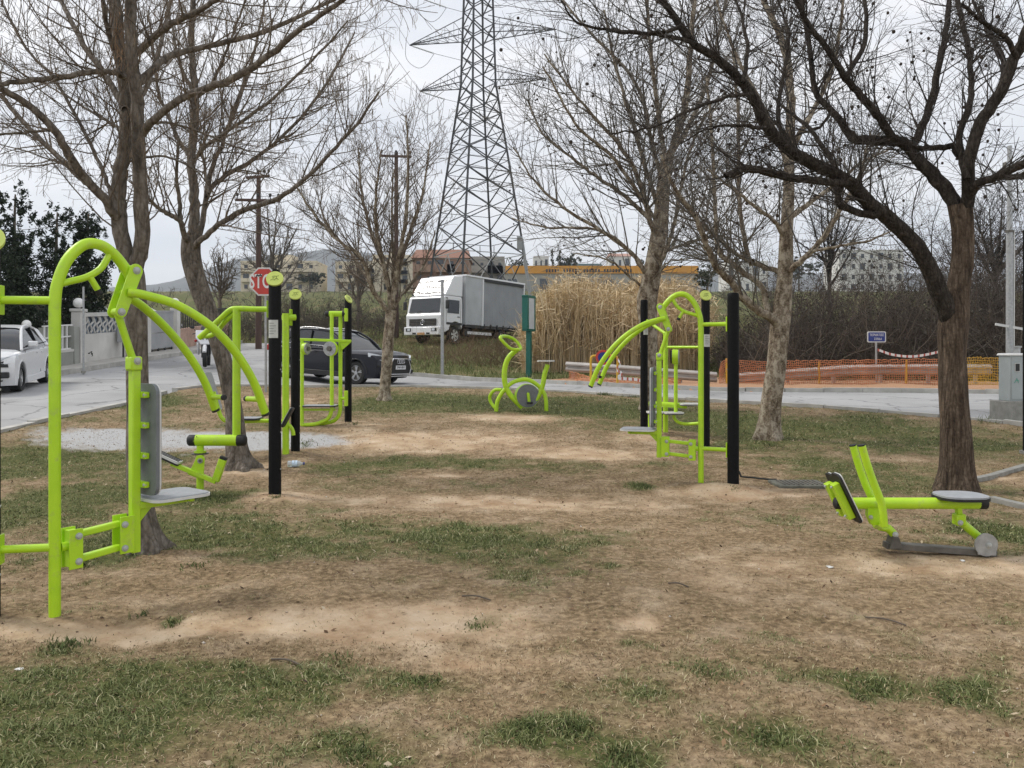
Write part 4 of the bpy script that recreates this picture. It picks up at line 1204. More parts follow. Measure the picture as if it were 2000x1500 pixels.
def tree(name, label, Y, trunk, trunk_r, limbs, barkm, twigm, cfg, seed, group=None, root_flare=(.09, 1.2), limbm=None, thin=1.0, dens=1.0, seeds=None, balls=0, deadleaf=None, cat='tree'):
    """trunk / limbs are traced as (u, v[, dy]) points at depth Y."""
    rng = np.random.default_rng(seed)
    px = Y / FPX
    def w(pts, dy0=0., dy1=0.):
        n = len(pts)
        return np.array([at(p[0], p[1], Y + (p[2] if len(p) > 2 else dy0 + (dy1 - dy0) * k / max(1, n - 1))) for k, p in enumerate(pts)])
    tp = w(trunk)
    g = onground(tp[0][0], tp[0][1]); tp[0][2] = float(gz(g[0], g[1])) - .06
    t = thing(name, (tp[0][0], tp[0][1], tp[0][2] + .06), label, cat, group)
    o = np.array(t.location)
    tc_ = cr(tp, 9); v, f = bark_tube(np.vstack([tc_[0], tc_[0] * .97 + tc_[1] * .03] + [tc_[0] * (1 - q) + tc_[1] * q for q in (.2, .4, .6, .8)] + list(tc_[1:])), [trunk_r[0] * px] * 2 + [r * px for r in np.interp(np.linspace(0, 1, 28), np.linspace(0, 1, len(trunk_r)), trunk_r)], 30, seed, .07, root_flare)
    me = mesh_np('trunk', v - o, f); smooth(me); tk = link('trunk', me, barkm, t)
    lp, lr = [], []
    K = 24
    for k, L in enumerate(limbs):
        pts, ra, rb, d0, d1 = L
        c = cr(w(pts, d0, d1), 5)
        c[1:-1] += rng.normal(0, .004 * Y / 8, (len(c) - 2, 3))
        v, f = bark_tube(c, [ra * px * thin, (ra * .6 + rb * .4) * px * thin, rb * px * thin], 10, seed + k, .06)
        me = mesh_np('limb', v - o, f); smooth(me); link('limb', me, limbm or barkm, t)
        q = resamp3(c, K); lp.append(q); lr.append(np.linspace(ra, rb, K) * px * thin)
    lp, lr = np.array(lp), np.array(lr)
    parts = []
    m1, l10, l11, m2, l20, l21, m3, l30, l31, up = cfg
    m1, m2, m3 = int(m1 * dens), int(m2 * dens), int(m3 * dens)
    rt = max(.0016, .00034 * Y * .62)
    P1, R1 = grow(lp, lr, m1, .12, 1, l10, l11, .45, 1.05, 7, up, .10, .42, .0085 * Y / 8, rt * 1.2, rng)
    P2, R2 = grow(np.concatenate([resa(P1, 12), resa(lp, 12)]), np.concatenate([resa(R1, 12), resa(lr, 12)]), m2, .15, 1, l20, l21, .4, 1.1, 5, up * .8, .13, .5, .0048 * Y / 8, rt, rng)
    P3, R3 = grow(P2, R2, m3, .15, 1, l30, l31, .4, 1.1, 3, up * .6, .15, .6, .003 * Y / 8, rt * .8, rng)
    parts = [batch_tubes(P1, R1, 5), batch_tubes(P2, R2, 3), batch_tubes(P3, R3, 3)]
    v, f = join_np(parts)
    me = mesh_np('crown', v - o, f); smooth(me)
    c = link('crown', me, twigm, t); c['kind'] = 'stuff'
    if seeds:
        n, l0, l1, r = seeds
        v, f = hanging(np.concatenate([P3, P2[:, -3:]]), n, rng, l0, l1, r)
        me = mesh_np('hanging_seeds', v - o, f); h = link('hanging_seeds', me, SEEDM, t); h['kind'] = 'stuff'
    if balls:
        i = rng.integers(0, len(P3), balls); s = P3[i, -1] - np.array([0, 0, .05])
        gg = Geo()
        for q in s:
            r = rng.uniform(.011, .017) * (1 + Y / 40)
            gg.ball(q, r, 6, 4)
        b = gg.build('seed_balls', BALLM, t, off=o); b['kind'] = 'stuff'
    if deadleaf:
        n, u, v_, su, sv = deadleaf
        cc = np.array([at(u + rng.normal(0, su), v_ + rng.normal(0, sv), Y + rng.normal(0, .1)) for _ in range(n)])
        e = cc + np.stack([rng.normal(0, .02, n), rng.normal(0, .02, n), -rng.uniform(.03, .12, n)], -1)
        v, f = batch_tubes(np.stack([cc, (cc + e) / 2, e], 1), np.tile([.001, .004, .001], (n, 1)), 3)
        me = mesh_np('dead_leaves', v - o, f); h = link('dead_leaves', me, DEADLEAF, t); h['kind'] = 'stuff'
    return t
def resa(A, n):
    k = A.shape[1]
    x = np.linspace(0, k - 1.001, n); i = x.astype(int); f = x - i
    if A.ndim == 3: return A[:, i] * (1 - f)[None, :, None] + A[:, i + 1] * f[None, :, None]
    return A[:, i] * (1 - f)[None] + A[:, i + 1] * f[None]

# left near tree with twin stems
tree('twin_stem_tree', 'tall bare tree with twin grey stems right behind the nearest press', 6.05,
  [(290, 1078), (281, 1020), (272, 930), (268, 800), (267, 690), (266, 600), (262, 545), (260, 525)], [29, 23, 21, 20, 20, 20, 21, 19],
  [([(250, 530), (238, 455), (233, 400), (235, 340), (245, 280), (247, 210), (241, 140), (231, 70), (226, 0), (220, -90)], 17, 12, 0, .1),
   ([(264, 530), (277, 470), (273, 350), (269, 245), (266, 175), (258, 110), (255, 30), (262, -80)], 16, 11, .0, -.15),
   ([(278, 262), (300, 235), (350, 196), (405, 172), (455, 154), (525, 108), (595, 52), (665, 3), (720, -40)], 9, 3.5, -.05, -.9),
   ([(266, 165), (304, 130), (336, 108), (420, 87), (490, 70), (577, 35), (650, 0), (700, -30)], 8, 3, -.1, .8),
   ([(258, 110), (301, 73), (336, 45), (385, 24), (420, 0), (470, -40)], 8, 4, 0, -.5),
   ([(243, 150), (224, 142), (182, 140), (105, 152), (50, 158), (0, 165), (-60, 175)], 6.5, 4, 0, -.8),
   ([(240, 440), (224, 420), (203, 388), (168, 350), (133, 301), (105, 252), (52, 203), (0, 172), (-60, 140)], 11, 5, .05, -.7),
   ([(176, 362), (150, 340), (105, 297), (52, 245), (0, 185), (-50, 130)], 7, 4, -.1, .5),
   ([(222, 400), (206, 346), (189, 308), (147, 224), (105, 154), (52, 95), (10, 20), (0, -20)], 5, 2, .1, .9),
   ([(244, 215), (235, 196), (196, 133), (168, 95), (140, 42), (119, 0), (100, -50)], 8, 4, 0, .7),
   ([(240, 260), (224, 245), (175, 217), (133, 189), (60, 150)], 4, 1.5, .05, 1.2),
   ([(264, 210), (290, 160), (312, 95), (330, 20), (345, -60)], 6, 3, .1, 1.0),
   ([(272, 310), (310, 305), (350, 315), (390, 340), (420, 380)], 3, 1.2, 0, .7),
   ([(236, 130), (210, 60), (200, 0), (190, -60)], 6, 3, .1, -.4),
   ([(268, 245), (330, 240), (400, 262), (470, 290), (540, 300)], 3.5, 1.2, 0, 1.4),
   ([(105, 255), (60, 258), (0, 262), (-40, 258)], 3, 2, -.2, -.5)],
  BARK_ASH, TWIG_ASH, (230, .35, 1.1, 1000, .15, .55, 1700, .06, .22, .05), 101, root_flare=(.10, 1.7), thin=.9, dens=1.1, seeds=(3400, .03, .09, .0015), deadleaf=(110, 232, 70, 9, 34))
# leaning tree behind it
tree('leaning_tree', 'bare tree with a leaning grey trunk between the press and the stepper', 10.1,
  [(470, 918), (463, 880), (456, 800), (440, 720), (415, 630), (391, 565), (374, 505), (374, 460)], [24, 19, 17, 16, 17, 18, 18, 17],
  [([(374, 475), (378, 440), (379, 385), (374, 315), (380, 245), (381, 175), (374, 87), (378, 0), (382, -70)], 12, 5, 0, .2),
   ([(378, 485), (388, 472), (427, 441), (472, 413), (546, 385), (595, 350), (647, 297), (700, 238), (740, 180)], 7, 2, 0, -1.2),
   ([(380, 480), (392, 455), (406, 378), (440, 345), (490, 315), (560, 259), (630, 175), (693, 63)], 7, 2, 0, .9),
   ([(404, 385), (413, 332), (437, 273), (465, 192), (490, 122), (511, 35), (520, -40)], 6, 2, .2, 1.0),
   ([(372, 480), (360, 460), (350, 430), (325, 416), (297, 395), (270, 350)], 7, 2, 0, -.8),
   ([(374, 308), (357, 287), (336, 245), (310, 180), (300, 100), (290, 20)], 5, 2, .1, .9),
   ([(375, 315), (405, 283), (441, 259), (518, 203), (609, 119), (680, 40)], 5, 1.6, .1, -.9),
   ([(380, 200), (420, 150), (450, 80), (480, 0)], 4, 2, .1, -.8),
   ([(352, 430), (350, 390), (345, 340), (350, 270)], 5, 2.5, -.2, -.5),
   ([(376, 180), (350, 120), (335, 50), (320, -30)], 4, 2, .1, .5),
   ([(406, 378), (400, 330), (395, 290), (410, 240)], 4, 2, .1, .3)],
  BARK_ASH, TWIG_ASH, (190, .5, 1.7, 1000, .2, .8, 2200, .08, .28, .06), 102, root_flare=(.12, 1.6), thin=.88, dens=1.1, seeds=(4200, .04, .11, .0022))
# young tree in front of the lorry
tree('young_tree', 'small bare tree with pale trunk and fan of upright branches near the car', 18.0,
  [(750, 792), (752, 760), (756, 700), (761, 640), (764, 606)], [13, 10.5, 10, 10, 11],
  [([(762, 612), (745, 590), (726, 564), (707, 505), (652, 462), (605, 407), (577, 360)], 6, 1.6, 0, -.9),
   ([(764, 606), (754, 529), (723, 450), (707, 380), (699, 289)], 6, 1.6, 0, .7),
   ([(765, 604), (778, 505), (793, 427), (797, 309), (793, 225)], 6, 1.6, 0, -.5),
   ([(766, 604), (790, 570), (809, 545), (833, 505), (850, 450)], 4.5, 1.4, 0, .8),
   ([(770, 575), (793, 474), (825, 380), (841, 277)], 5, 1.4, 0, .4),
   ([(758, 560), (738, 466), (734, 387), (742, 300)], 5, 1.4, 0, -.9),
   ([(735, 575), (715, 540), (690, 500), (640, 440), (620, 380)], 4, 1.3, -.2, .8),
   ([(766, 590), (768, 500), (765, 420), (770, 330)], 4.5, 1.4, 0, 1.0)],
  BARK_PLANE, TWIG_ASH, (110, .6, 2.2, 650, .3, 1.1, 1300, .12, .4, .10), 103, root_flare=(.10, 1.45), thin=.85, dens=1.3, seeds=(1800, .05, .13, .003))
# plane behind the right press
tree('plane_tree', 'bare plane tree with knotted trunk behind the right press machine', 16.0,
  [(1268, 802), (1268, 720), (1267, 640), (1264, 580), (1272, 540), (1283, 480), (1291, 415), (1297, 350), (1304, 305)], [20, 17, 17, 20, 17, 15, 14, 13, 12],
  [([(1303, 315), (1320, 270), (1335, 220), (1345, 150), (1352, 50), (1360, -60)], 9, 4, 0, .3),
   ([(1284, 470), (1270, 432), (1246, 345), (1210, 285), (1165, 234), (1120, 180), (1063, 105)], 6, 1.6, 0, -1.2),
   ([(1282, 462), (1264, 423), (1210, 375), (1165, 345), (1126, 315), (1060, 261), (1030, 195)], 5.5, 1.6, 0, .9),
   ([(1262, 540), (1256, 526), (1228, 488), (1174, 450), (1099, 405), (1045, 354), (1002, 288)], 5.5, 1.6, 0, -.6),
   ([(1260, 530), (1240, 500), (1200, 470), (1162, 447), (1066, 444), (1000, 426)], 4.5, 1.3, 0, 1.3),
   ([(1300, 330), (1288, 240), (1279, 165), (1270, 75), (1262, -20)], 6, 2.5, 0, -.6),
   ([(1303, 312), (1340, 255), (1375, 180), (1400, 90), (1420, 0)], 6, 2.5, 0, .8),
   ([(1278, 535), (1300, 490), (1319, 431), (1326, 385), (1345, 300), (1380, 220)], 5, 2, 0, -1),
   ([(1290, 420), (1262, 330), (1230, 220), (1200, 120), (1180, 20)], 5.5, 2, 0, .4),
   ([(1288, 440), (1250, 380), (1190, 300), (1130, 250), (1095, 190), (1060, 130)], 4.5, 1.6, 0, -1.5),
   ([(1296, 370), (1270, 260), (1240, 160), (1150, 60), (1100, 0)], 5, 2, .1, 1.2),
   ([(1285, 500), (1330, 480), (1400, 462), (1450, 470)], 3.5, 1.2, 0, .6),
   ([(1270, 560), (1290, 530), (1310, 510), (1350, 505)], 3, 1, 0, -.5),
   ([(1256, 560), (1230, 540), (1200, 515), (1160, 500), (1120, 495)], 3, 1, 0, -.5)],
  BARK_PLANE, TWIG_PLANE, (230, .7, 2.6, 1300, .3, 1.2, 2600, .12, .42, .07), 104, balls=200, dens=1.38, thin=.9)
# mottled plane to its right
tree('plane_tree', 'pale mottled plane tree with low left fork standing on the lawn', 12.7,
  [(1502, 866), (1505, 820), (1508, 774), (1517, 703), (1523, 632), (1531, 562), (1535, 519), (1536, 456), (1541, 385), (1541, 300), (1546, 190)], [24, 20, 19, 18, 18, 15, 15, 13, 11, 9, 8],
  [([(1546, 200), (1538, 120), (1520, 60), (1490, 0), (1470, -60)], 8, 4, 0, .3),
   ([(1520, 640), (1510, 625), (1468, 597), (1425, 548), (1397, 516), (1376, 470), (1358, 421), (1319, 371), (1290, 300)], 9, 2.5, 0, -1.0),
   ([(1506, 622), (1500, 610), (1489, 562), (1468, 544), (1432, 516), (1404, 491), (1397, 421), (1394, 350), (1390, 250), (1380, 150)], 7, 2.5, -.05, .7),
   ([(1532, 536), (1521, 530), (1478, 516), (1432, 491), (1369, 435), (1320, 380)], 6, 2, 0, .9),
   ([(1470, 512), (1464, 509), (1450, 449), (1443, 350), (1440, 200), (1430, 100)], 5.5, 2.5, .3, 1.0),
   ([(1535, 535), (1549, 523), (1584, 491), (1620, 445), (1641, 410), (1680, 340), (1700, 260)], 6.5, 2, 0, -.8),
   ([(1540, 430), (1549, 421), (1591, 389), (1627, 364), (1680, 320), (1740, 290)], 5.5, 2, 0, .8),
   ([(1534, 470), (1510, 430), (1470, 400), (1420, 360), (1380, 330)], 4.5, 1.5, 0, -.8),
   ([(1541, 330), (1510, 250), (1470, 170), (1430, 90), (1400, 0)], 5.5, 2, 0, .6),
   ([(1543, 300), (1580, 230), (1620, 150), (1640, 60), (1650, -20)], 5.5, 2, 0, -.5),
   ([(1584, 491), (1640, 480), (1700, 470), (1760, 440)], 3, 1.2, -.3, -.9)],
  BARK_PLANE, TWIG_PLANE, (200, .6, 2.1, 1200, .25, 1.0, 2400, .1, .36, .05), 105, root_flare=(.14, 1.35), balls=200, dens=1.38)
# big dark tree on the right
tree('spreading_tree', 'big dark tree with wide spreading limbs behind the rowing machine', 8.6,
  [(1868, 960), (1867, 900), (1864, 800), (1862, 700), (1863, 640), (1872, 560), (1880, 500), (1880, 450), (1874, 400)], [34, 28, 26, 25, 28, 21, 20, 20, 22],
  [([(1862, 640), (1840, 585), (1815, 525), (1790, 480), (1740, 430), (1700, 400), (1670, 366), (1640, 345), (1550, 300), (1499, 249), (1478, 204), (1451, 162), (1400, 114), (1357, 87), (1315, 30), (1285, -10)], 17, 5, 0, -.8),
   ([(1876, 420), (1850, 375), (1820, 340), (1790, 309), (1769, 282), (1742, 276), (1679, 274), (1661, 264), (1625, 216), (1592, 174), (1577, 60), (1560, -10)], 14, 4, 0, .7),
   ([(1765, 284), (1742, 267), (1712, 222), (1676, 180), (1652, 153), (1622, 105), (1574, 39), (1545, -20)], 9, 4, .3, -.3),
   ([(1655, 156), (1658, 141), (1688, 87), (1691, 30), (1685, -30)], 6, 3.5, .0, .5),
   ([(1775, 286), (1787, 276), (1811, 222), (1832, 135), (1850, 45), (1856, -40)], 9, 5, .3, .9),
   ([(1880, 420), (1890, 390), (1892, 315), (1916, 240), (1955, 180), (1985, 105), (2000, 75), (2030, 0)], 13, 8, 0, -.6),
   ([(1888, 350), (1874, 270), (1892, 210), (1898, 165), (1886, 75), (1870, 0), (1860, -50)], 7, 4, -.2, .8),
   ([(1892, 385), (1910, 360), (1955, 342), (2000, 318), (2070, 290)], 9, 6, -.1, -.7),
   ([(1900, 362), (1940, 347), (2000, 345), (2070, 350)], 7, 5, -.1, .9),
   ([(1655, 356), (1640, 357), (1550, 348), (1481, 333), (1454, 330), (1432, 338), (1418, 345)], 7.5, 6.5, -.4, -.8),
   ([(1715, 414), (1700, 420), (1649, 405), (1637, 390), (1643, 362)], 8, 5, -.3, -.3),
   ([(1643, 348), (1640, 342), (1610, 291), (1580, 249), (1550, 225), (1510, 190)], 6, 2.5, -.4, .3),
   ([(1892, 315), (1870, 300), (1860, 285), (1840, 288), (1800, 290), (1776, 288)], 7, 5, 0, .2),
   ([(1955, 180), (1960, 120), (1930, 60), (1900, 0)], 6, 3, -.3, .4),
   ([(1985, 110), (1960, 70), (1930, 50), (1880, 10)], 5, 3, -.5, -.9),
   ([(1625, 216), (1600, 250), (1560, 262), (1500, 285), (1440, 300)], 3, 1.2, .5, 1.0),
   ([(1499, 249), (1440, 245), (1390, 250), (1330, 280)], 3.5, 1.2, -.6, -.2),
   ([(1470, 185), (1420, 190), (1350, 215), (1270, 250), (1190, 262)], 3.5, 1.2, -.7, -1.2),
   ([(1451, 162), (1460, 100), (1450, 40), (1430, -20)], 4, 2, -.7, -.2),
   ([(1550, 300), (1520, 230), (1530, 150), (1540, 70), (1520, 0)], 4.5, 2, -.5, .3),
   ([(1330, 52), (1280, 65), (1200, 60), (1130, 45), (1095, 0)], 4, 1.3, -.8, -1.1),
   ([(1360, 88), (1310, 72), (1240, 62), (1180, 55)], 4, 1.5, -.8, -.4)],
  BARK_DARK, TWIG_DARK, (290, .35, 1.4, 1900, .18, .75, 3600, .07, .26, .02), 106, root_flare=(.13, 1.3), limbm=BARK_LIMB, balls=300, dens=1.38)
# ------------------------------------------------------------------ vehicles
NAVY = mat('navy_car_paint', (.004, .005, .011), .3, var=.1, coat=.35, spec=.35)
CARW = mat('white_car_paint', (.72, .73, .74), .3, var=.03, coat=.5)
SILV = mat('silver_car_paint', (.42, .44, .46), .3, metal=.4, var=.05, coat=.4)
CHROME = mat('chrome_trim', (.62, .62, .63), .2, metal=.9, var=.05)
LAMPG = mat('lamp_glass', (.62, .66, .70), .12, var=.1, spec=.8)
BLKPL = mat('black_plastic', (.014, .014, .015), .5, var=.2)
PLATEW = mat('number_plate', (.70, .71, .72), .5, var=.05)
PLATEO = mat('number_plate_yellow', (.48, .27, .12), .5, var=.08)
PINK_RED = mat('tail_red', (.4, .02, .02), .3)
INK = mat('black_ink', (.02, .02, .025), .6)

def wheel(root, c, R, W, side, spokes=5, rimm=ALLOY):
    """Wheel with its axle along local y; side = +1 left, -1 right (outer face)."""
    c = np.asarray(c, float)
    g = Geo(); prof = [(R * .66, -W / 2), (R * .93, -W / 2), (R, -W * .36), (R, W * .36), (R * .93, W / 2), (R * .66, W / 2)]
    n = 28; v, f = [], []
    for k in range(n):
        a = 2 * math.pi * k / n
        for r, y in prof:
            v.append((c[0] + r * math.cos(a), c[1] + y, c[2] + r * math.sin(a)))
    m = len(prof)
    for k in range(n):
        k2 = (k + 1) % n
        for j in range(m):
            j2 = (j + 1) % m
            f.append((k * m + j, k * m + j2, k2 * m + j2, k2 * m + j))
    w = g.add(v, f).build('wheel', TYRE, root)
    y = c[1] + side * W * .30
    rim = Geo()
    ring = [(c[0] + R * .64 * math.cos(2 * math.pi * k / 24), y, c[2] + R * .64 * math.sin(2 * math.pi * k / 24)) for k in range(25)]
    rim.tube(ring, R * .045, 6, caps=False)
    for k in range(spokes):
        a = 2 * math.pi * k / spokes + .3
        for da in (-.13, .13):
            rim.beam((c[0] + R * .1 * math.cos(a), y, c[2] + R * .1 * math.sin(a)), (c[0] + R * .63 * math.cos(a + da), y, c[2] + R * .63 * math.sin(a + da)), R * .09, R * .07)
    rim.disc((c[0], y + side * .01, c[2]), (0, 1, 0), R * .16, .04, 14)
    rim.build('rim', rimm, w)
    Geo().disc((c[0], c[1] + side * W * .12, c[2]), (0, 1, 0), R * .65, .02, 20).build('brake_disc', DSTEEL, w)
    return w

def car(loc, rot, label, paint, L, W, H, wb, R, hood, cowl_x, belt, tail, name='parked_car', grille='big', plate='ZMK 8012', group=None, cat='car', suv=True):
    t = thing(name, loc, label, cat, group)
    t.rotation_euler = rot
    hl = L / 2
    fx, rx = hl - .92 * (L / 4.4), hl - .92 * (L / 4.4) - wb      # axle positions
    clr = .20 if suv else .16
    RA = R + .055
    top = [(hl - .02, .42), (hl, .55), (hl - .005, hood - .24), (hl - .06, hood - .10), (hl - .22, hood - .015), (hl - .55, hood + .02), (cowl_x, belt - .03),
           (cowl_x - .5, belt - .01), (0, belt), (rx + .2, belt + .03), (-hl + .25, belt + .05), (-hl + .08, belt), (-hl + .01, belt - .2), (-hl, .6), (-hl + .06, .36)]
    bot = [(-hl + .22, clr + .05)]
    for ax in (rx, fx):
        for k in range(11):
            a = math.pi * (1 - k / 10)
            bot.append((ax + RA * math.cos(a), max(clr, R + RA * math.sin(a) * 1.0) if 0 < k < 10 else clr))
    bot.append((hl - .16, clr + .02))
    out = np.array(top + bot)
    n = len(out); nt = len(top)
    S = np.array([-1, -.985, -.93, -.8, -.45, 0, .45, .8, .93, .985, 1.0])
    V = []
    for s in S:
        a = abs(s)
        e = a ** 3
        o = out.copy()
        endw = np.clip((np.abs(o[:, 0]) - hl * .62) / (hl * .38), 0, 1)
        o[:, 0] -= np.sign(o[:, 0]) * endw * (.20 * a ** 4)
        drop = np.zeros(n); drop[:nt] = np.clip((o[:nt, 1] - .62) / .4, 0, 1) * .13 * a ** 7
        o[:, 1] -= drop
        hw = np.full(n, W / 2)
        hw -= np.clip((o[:, 1] - .7) / .5, 0, 1) * .05 + np.clip((.45 - o[:, 1]) / .3, 0, 1) * .04
        V += [(o[k, 0], s * hw[k] * (1 - .0 * e), o[k, 1]) for k in range(n)]
    F = []
    m = len(S)
    for i in range(m - 1):
        for k in range(n):
            k2 = (k + 1) % n
            F.append((i * n + k, (i + 1) * n + k, (i + 1) * n + k2, i * n + k2))
    F.append(tuple(range(n))); F.append(tuple((m - 1) * n + k for k in range(n - 1, -1, -1)))
    g = Geo(); g.add(V, F)
    body = g.build('body', paint, t, sm=32)
    Geo().box(((fx + rx) / 2, 0, clr + .22), (wb + .9, W - .50, .36)).build('underbody', BLKPL, t)
    # greenhouse
    rf = H; rt0, rt1 = cowl_x - (.78 if suv else .85), tail
    gp_ = np.array([(cowl_x + .02, belt - .06), (cowl_x - .30, belt + (rf - belt) * .45), (rt0, rf - .055), (rt0 - .5, rf - .005), ((rt0 + rt1) / 2 - .2, rf), (rt1 + .35, rf - .035), (rt1, rf - .10), (-hl + .33, belt + .18), (-hl + .20, belt), (-hl + .3, belt - .06)])
    def shell_(outl, S_, grow_=0.0, inset=.22):
        V, F = [], []; n = len(outl)
        for s in S_:
            for x, z in outl:
                k = np.clip((z - belt) / (rf - belt), 0, 1.1)
                hw = W / 2 - .075 - inset * k ** 1.3 + grow_
                V.append((x, s * hw, z + grow_ - .05 * abs(s) ** 6 * k))
        for i in range(len(S_) - 1):
            for k in range(n - 1):
                F.append((i * n + k, (i + 1) * n + k, (i + 1) * n + k + 1, i * n + k + 1))
        return V, F, n
    S2 = [-1, -.95, -.8, -.4, 0, .4, .8, .95, 1]
    V, F, n2 = shell_(gp_, S2)
    F.append(tuple(range(n2))); F.append(tuple((len(S2) - 1) * n2 + k for k in range(n2 - 1, -1, -1)))
    Geo().add(V, F).build('glasshouse', GLASS, t, sm=40)
    V, F, _ = shell_(gp_[2:7], S2, .012)
    Geo().add(V, F).build('roof', paint, t, sm=50)
    def hwz(z):
        return W / 2 - .075 - .22 * np.clip((z - belt) / (rf - belt), 0, 1.1) ** 1.3
    for sy in (-1, 1):
        pp = [(x, sy * (hwz(z) + .004), z) for x, z in gp_[:4]]
        Geo().tube(cr(pp, 4), .032, 8).build('front_pillar', paint, t)
        pp = [(x, sy * (hwz(z) + .0), z - .03) for x, z in gp_[2:7]]
        Geo().tube(cr(pp, 4), .03, 8).build('roof_edge', paint, t)
        if suv:
            Geo().tube(cr([(x, sy * (hwz(z) - .03), z + .03) for x, z in gp_[2:7]], 4), .014, 8).build('roof_rail', CHROME, t)
        xb = (rt0 + rt1) / 2 + .15
        Geo().beam((xb, sy * (hwz(belt) + .004), belt), (xb - .08, sy * (hwz(rf - .06) + .004), rf - .06), .02, .07).build('middle_pillar', BLKPL, t)
        q = [(-hl + .22, belt - .02), (-hl + .62, belt - .02), (tail + .32, rf - .08), (tail - .02, rf - .11)]
        Geo().prism([(x, sy * (hwz(z) + .004), z) for x, z in q], (0, 1, 0), .02).build('rear_pillar', paint, t)
        Geo().tube([(cowl_x - .1, sy * (W / 2 - .055), belt + .0), (0, sy * (W / 2 - .055), belt + .03), (-hl + .5, sy * (W / 2 - .07), belt + .06)], .011, 6).build('window_trim', CHROME if suv else BLKPL, t)
        for xx in (cowl_x - .12, xb - .04, rx + .38):
            Geo().beam((xx, sy * (W / 2 - .002), clr + .18), (xx, sy * (W / 2 - .03), belt - .06), .004, .008).build('door_gap', BLKPL, t)
        for xx in (xb + .12, rx + .52):
            Geo().beam((xx, sy * (W / 2 + .005), belt - .16), (xx + .2, sy * (W / 2 + .005), belt - .165), .02, .03).build('door_handle', paint, t, bevel=.005)
        Geo().beam((fx - RA - .03, sy * (W / 2 - .012), clr + .08), (rx + RA + .03, sy * (W / 2 - .012), clr + .08), .03, .14).build('sill', BLKPL if suv else paint, t, bevel=.008)
        mi = Geo().box((cowl_x - .32, sy * (W / 2 + .09), belt + .07), (.12, .20, .13)).build('mirror', paint, t, bevel=.03)
        Geo().beam((cowl_x - .30, sy * (W / 2 - .06), belt + .01), (cowl_x - .32, sy * (W / 2 + .02), belt + .04), .05, .04).build('mirror_stalk', BLKPL, mi)
        hz = hood - .20
        hx = lambda y: hl - .2 * (abs(y) / (W / 2)) ** 4
        hp = [(hx(W * .27) - .00, W * .29, hz + .03), (hl - .17, W * .42, hz + .09), (hl - .52, W * .492, hz + .14), (hl - .50, W * .497, hz + .03), (hl - .14, W * .44, hz - .06), (hx(W * .29) - .0, W * .30, hz - .05)]
        Geo().prism([(x + .012, sy * y, z) for x, y, z in hp], (1, sy * .6, .2), .05).build('headlight', LAMPG, t, sm=None)
        Geo().prism([(x + .02, sy * y, z - .075) for x, y, z in (hp[0], hp[1], hp[4], hp[5])], (1, sy * .3, 0), .03).build('headlight_shade', BLKPL, t, sm=None)
        Geo().box((hl - .10, sy * W * .36, .42), (.12, .30, .13)).build('air_intake', BLKPL, t, bevel=.02)
        Geo().box((-hl + .06, sy * W * .40, belt - .13), (.12, .28, .18)).build('tail_light', PINK_RED, t, bevel=.03)
        for ax in (fx, rx):
            wheel(t, (ax, sy * (W / 2 - .125), R), R, .22, sy)
            a = np.linspace(0, math.pi, 15)
            Geo().tube([(ax + (RA + .01) * math.cos(q), sy * (W / 2 - .012), max(clr, R + (RA + .01) * math.sin(q))) for q in a], .022, 6).build('arch_trim', BLKPL if suv else paint, t)
    # front
    if grille == 'big':
        oct_ = [(-.50, .30), (-.56, .46), (-.50, .60), (-.40, .76), (.40, .76), (.50, .60), (.56, .46), (.50, .30)]
        Geo().prism([(hl + .008, y, z + .06) for y, z in oct_], (1, 0, 0), .05).build('grille', BLKPL, t)
        loop = [(hl + .035, y, z + .06) for y, z in oct_ + oct_[:1]]
        Geo().tube(loop, .017, 6, caps=False).build('grille_frame', CHROME, t)
        for k in range(6):
            zz = .40 + k * .07
            Geo().beam((hl + .032, -.45, zz), (hl + .032, .45, zz), .01, .012).build('grille_slat', BLKPL, t)
        for k in range(4):
            cy = -.135 + k * .09
            ring = [(hl + .045, cy + .058 * math.cos(2 * math.pi * j / 18), .735 + .058 * math.sin(2 * math.pi * j / 18)) for j in range(19)]
            Geo().tube(ring, .009, 6, caps=False).build('badge_ring', CHROME, t)
        pz = .56
    else:
        Geo().box((hl - .02, 0, .47), (.08, W * .56, .20)).build('grille', BLKPL, t, bevel=.02)
        Geo().box((hl - .03, 0, .66), (.06, W * .30, .07)).build('grille', CHROME, t, bevel=.02)
        pz = .45
    p = Geo().box((hl + .045, 0, pz), (.012, .52, .115)).build('number_plate', PLATEW, t)
    text('plate_text', plate, .095, INK, p, (hl + .053, 0, pz), (RAD(90), 0, RAD(90)))
    Geo().beam((hl - .03, -W * .38, .30), (hl - .03, W * .38, .30), .10, .025).build('lower_lip', CHROME if suv else BLKPL, t)
    return t

def place(x, y, head, wb):
    """Location and rotation of a vehicle standing on the road at (x, y), heading angle head."""
    d = np.array([math.cos(head), math.sin(head)]); l = np.array([-d[1], d[0]])
    zf, zr = zg(x + d[0] * wb / 2, y + d[1] * wb / 2), zg(x - d[0] * wb / 2, y - d[1] * wb / 2)
    zl, zq = zg(x + l[0] * .8, y + l[1] * .8), zg(x - l[0] * .8, y - l[1] * .8)
    pitch = math.atan2(float(zr - zf), wb); roll = math.atan2(float(zl - zq), 1.6)
    return (x, y, float(zf + zr) / 2 - .056), (roll, pitch, head)

